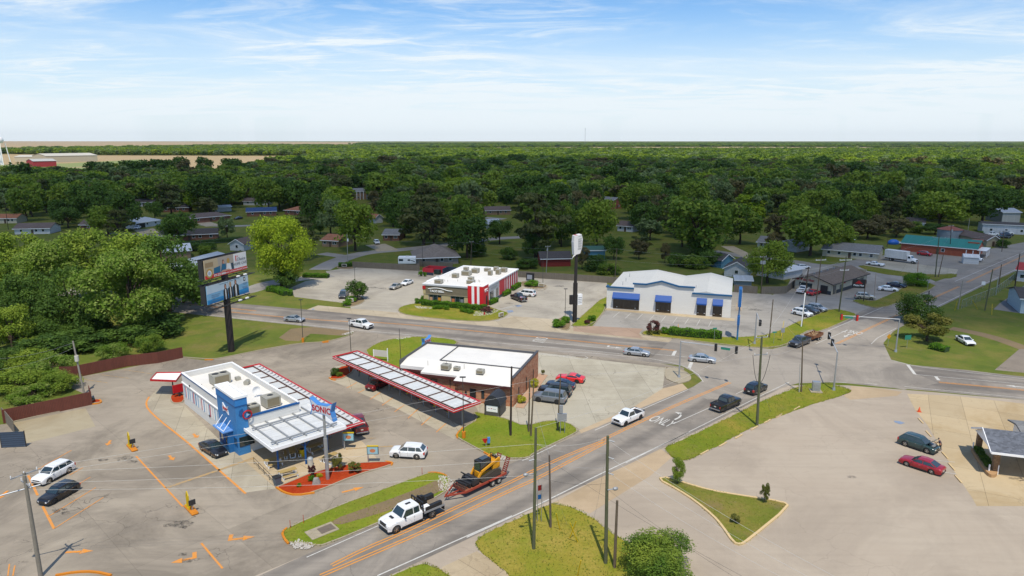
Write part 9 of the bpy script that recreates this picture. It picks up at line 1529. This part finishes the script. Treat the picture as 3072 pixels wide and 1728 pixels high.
def woods(name, label, n, y0, y1, smin, smax, lods, seed, keep=lambda x, y: True, zf=.8):
 r = random.Random(seed); pt = []; grid = {}
 for _ in range(n):
  y = math.sqrt(r.uniform(y0*y0, y1*y1)); x = r.uniform(-.82, .82)*y; s_ = r.uniform(smin, smax)
  if not wood_ok(x, y) or not keep(x, y): continue
  cell = s_*.62; g_ = (int(x/cell), int(y/cell))
  if g_ in grid: continue
  grid[g_] = 1; pt.append((x, y, s_))
 me = bpy.data.meshes.new(name); me.from_pydata([(x, y, 0) for x, y, _ in pt], [], []); o = link(bpy.data.objects.new(name, me)); tag(o, label, 'woodland', kind='stuff')
 at_ = me.attributes.new('sz', 'FLOAT', 'POINT'); at_.data.foreach_set('value', [s_ for _, _, s_ in pt])
 col = bpy.data.collections.new(name+'_kinds')
 for i, l_ in enumerate(lods):
  q = bpy.data.objects.new('crown_kind', l_); col.objects.link(q)
 ng = bpy.data.node_groups.new(name, 'GeometryNodeTree'); ng.interface.new_socket('Geometry', in_out='INPUT', socket_type='NodeSocketGeometry'); ng.interface.new_socket('Geometry', in_out='OUTPUT', socket_type='NodeSocketGeometry'); N = ng.nodes; L = ng.links
 gi, go, ip, ci, rv, na, cx_, ri, sz = [N.new(t) for t in ('NodeGroupInput', 'NodeGroupOutput', 'GeometryNodeInstanceOnPoints', 'GeometryNodeCollectionInfo', 'FunctionNodeRandomValue', 'GeometryNodeInputNamedAttribute', 'ShaderNodeCombineXYZ', 'FunctionNodeRandomValue', 'ShaderNodeVectorMath')]
 ci.inputs['Collection'].default_value = col; ci.inputs['Separate Children'].default_value = True; ci.inputs['Reset Children'].default_value = True; ip.inputs['Pick Instance'].default_value = True
 rv.data_type = 'FLOAT'; rv.inputs['Min'].default_value = 0; rv.inputs['Max'].default_value = 6.28; ri.data_type = 'FLOAT_VECTOR'; ri.inputs[0].default_value = (.9, .9, zf*.9); ri.inputs[1].default_value = (1.15, 1.15, zf*1.15); ri.inputs['Seed'].default_value = 5; na.data_type = 'FLOAT'; na.inputs['Name'].default_value = 'sz'; sz.operation = 'SCALE'
 L.new(gi.outputs[0], ip.inputs['Points']); L.new(ci.outputs[0], ip.inputs['Instance']); L.new(rv.outputs[1], cx_.inputs[2]); L.new(cx_.outputs[0], ip.inputs['Rotation']); L.new(ri.outputs[0], sz.inputs[0]); L.new(na.outputs['Attribute'], sz.inputs['Scale']); L.new(sz.outputs[0], ip.inputs['Scale']); L.new(ip.outputs[0], go.inputs[0])
 o.modifiers.new('woods', 'NODES').node_group = ng; return len(pt)
cm = lambda sp_, lod, v: proto(sp_, lod, v)[0]
near_ = [cm(s_, 3, v) for s_ in ('g', 'd', 'gtall', 'pale', 'brown', 'pine', 'bright') for v in (0, 1)]; farm = [crown(60+i, 420, .1, 'round', LF[k_])[0] for i, k_ in enumerate(('far', 'far', 'g', 'd', 'bright', 'pale'))]
cells = {(int(t[1]/9), int(t[2]/9)) for t in TREES if t[2] > 150}; free = lambda x, y: not any((int(x/9)+i, int(y/9)+j) in cells for i in (-1, 0, 1) for j in (-1, 0, 1)) and not blocked(x, y, 13, 13)
print(len(TREES), woods('town_woods', 'dense dark treetops filling the town behind the nearer trees', 30000, 330, 1000, 10, 19, near_, 1, free), woods('far_woods', 'sunlit treetops beyond the town', 26000, 1000, 2400, 15, 22, farm, 2, zf=.75), woods('horizon_woods', 'hazy woods along the horizon', 42000, 2400, 9500, 24, 40, farm[:4], 3, zf=.4, keep= lambda x, y: math.sin(x/700)+math.sin(y/500+x/1500) > -.6 if y > 4200 else True))
V = []; rg = np.random.default_rng(9)
for Q in ISL:
 A_ = np.array([(p[0], p[1]) for p in Q]); lo, hi = A_.min(0), A_.max(0); n_ = int(min(9000, np.prod(hi-lo)*9)); R_ = rg.uniform(lo, hi, (n_, 2)); R_ = [q for q in R_ if inpoly(q[0], q[1], A_)]; B_ = np.roll(A_, -1, 0); t_ = rg.random((int(np.linalg.norm(A_-B_, axis=1).sum()*9), 1)); i_ = rg.integers(0, len(A_), len(t_)); E_ = A_[i_]*t_+B_[i_]*(1-t_)+rg.normal(0, .1, (len(t_), 2)); R_ = np.concatenate([R_, E_]); V.append(np.c_[R_, rg.uniform(.1, .17, len(R_))])
V = np.concatenate(V); D = rg.normal(0, .5, V.shape); D[:, 2] += .9; me = mesh_of(leaves(V, D, .085, rg), 'grass_tufts', leaf('leaf_grass', '#8f9a34', '#8f9a34', '#b8a654', .3, .8)); tag(link(bpy.data.objects.new('grass_tufts', me)), 'rough grass tufts on the verges', 'grass', kind='stuff')
# ------------------------------------------------------------------ the cloud whose shade lies over the town
sh_ = [(-1500, 212), (-160, 212), (-50, 207), (0, 202), (46, 194), (64, 172), (74, 152), (100, 140), (141, 131), (400, 100), (900, 60), (1300, 420), (700, 640), (450, 800), (300, 1040), (0, 1150), (-220, 960), (-520, 880), (-1300, 760)]
ch = 2500.; off = Vector((-SUN.x, -SUN.y))/SUN.z*ch; cp = smooth([Vector(p)-off for p in sh_], 2, True); mb = MB(); mb.prism(cp, ch, ch+90); rc = random.Random(2)
for _ in range(0):
 x, y = rc.uniform(-1250, 1050), rc.uniform(-1240, -150)
 if inpoly(x, y, cp) and all((Vector((x, y))-q).length > 90 for q in cp): r_ = rc.uniform(90, 170); mb.ball((x, y, ch+90), r_, r_, r_*.9, 14, 8)
cmt, nt, b = newmat('cloud_white'); b.inputs['Base Color'].default_value = (.9, .9, .9, 1); b.inputs['Alpha'].default_value = .5; tag(mb.build('cloud', cmt), kind='structure')
# ------------------------------------------------------------------ air
hz = MB(); hz.box(-12000, 12000, -400, 11000, -1, 160); hzm = bpy.data.materials.new('haze_air'); hzm.use_nodes = True; nt = hzm.node_tree; nt.nodes.clear(); vo = nt.nodes.new('ShaderNodeVolumePrincipled'); vo.inputs['Color'].default_value = (.86, .93, 1, 1); vo.inputs['Density'].default_value = 2e-5; vo.inputs['Anisotropy'].default_value = .3
ou = nt.nodes.new('ShaderNodeOutputMaterial'); nt.links.new(vo.outputs[0], ou.inputs['Volume']); tag(hz.build('haze', hzm), 'thin pale haze over the plain', 'haze', kind='stuff')
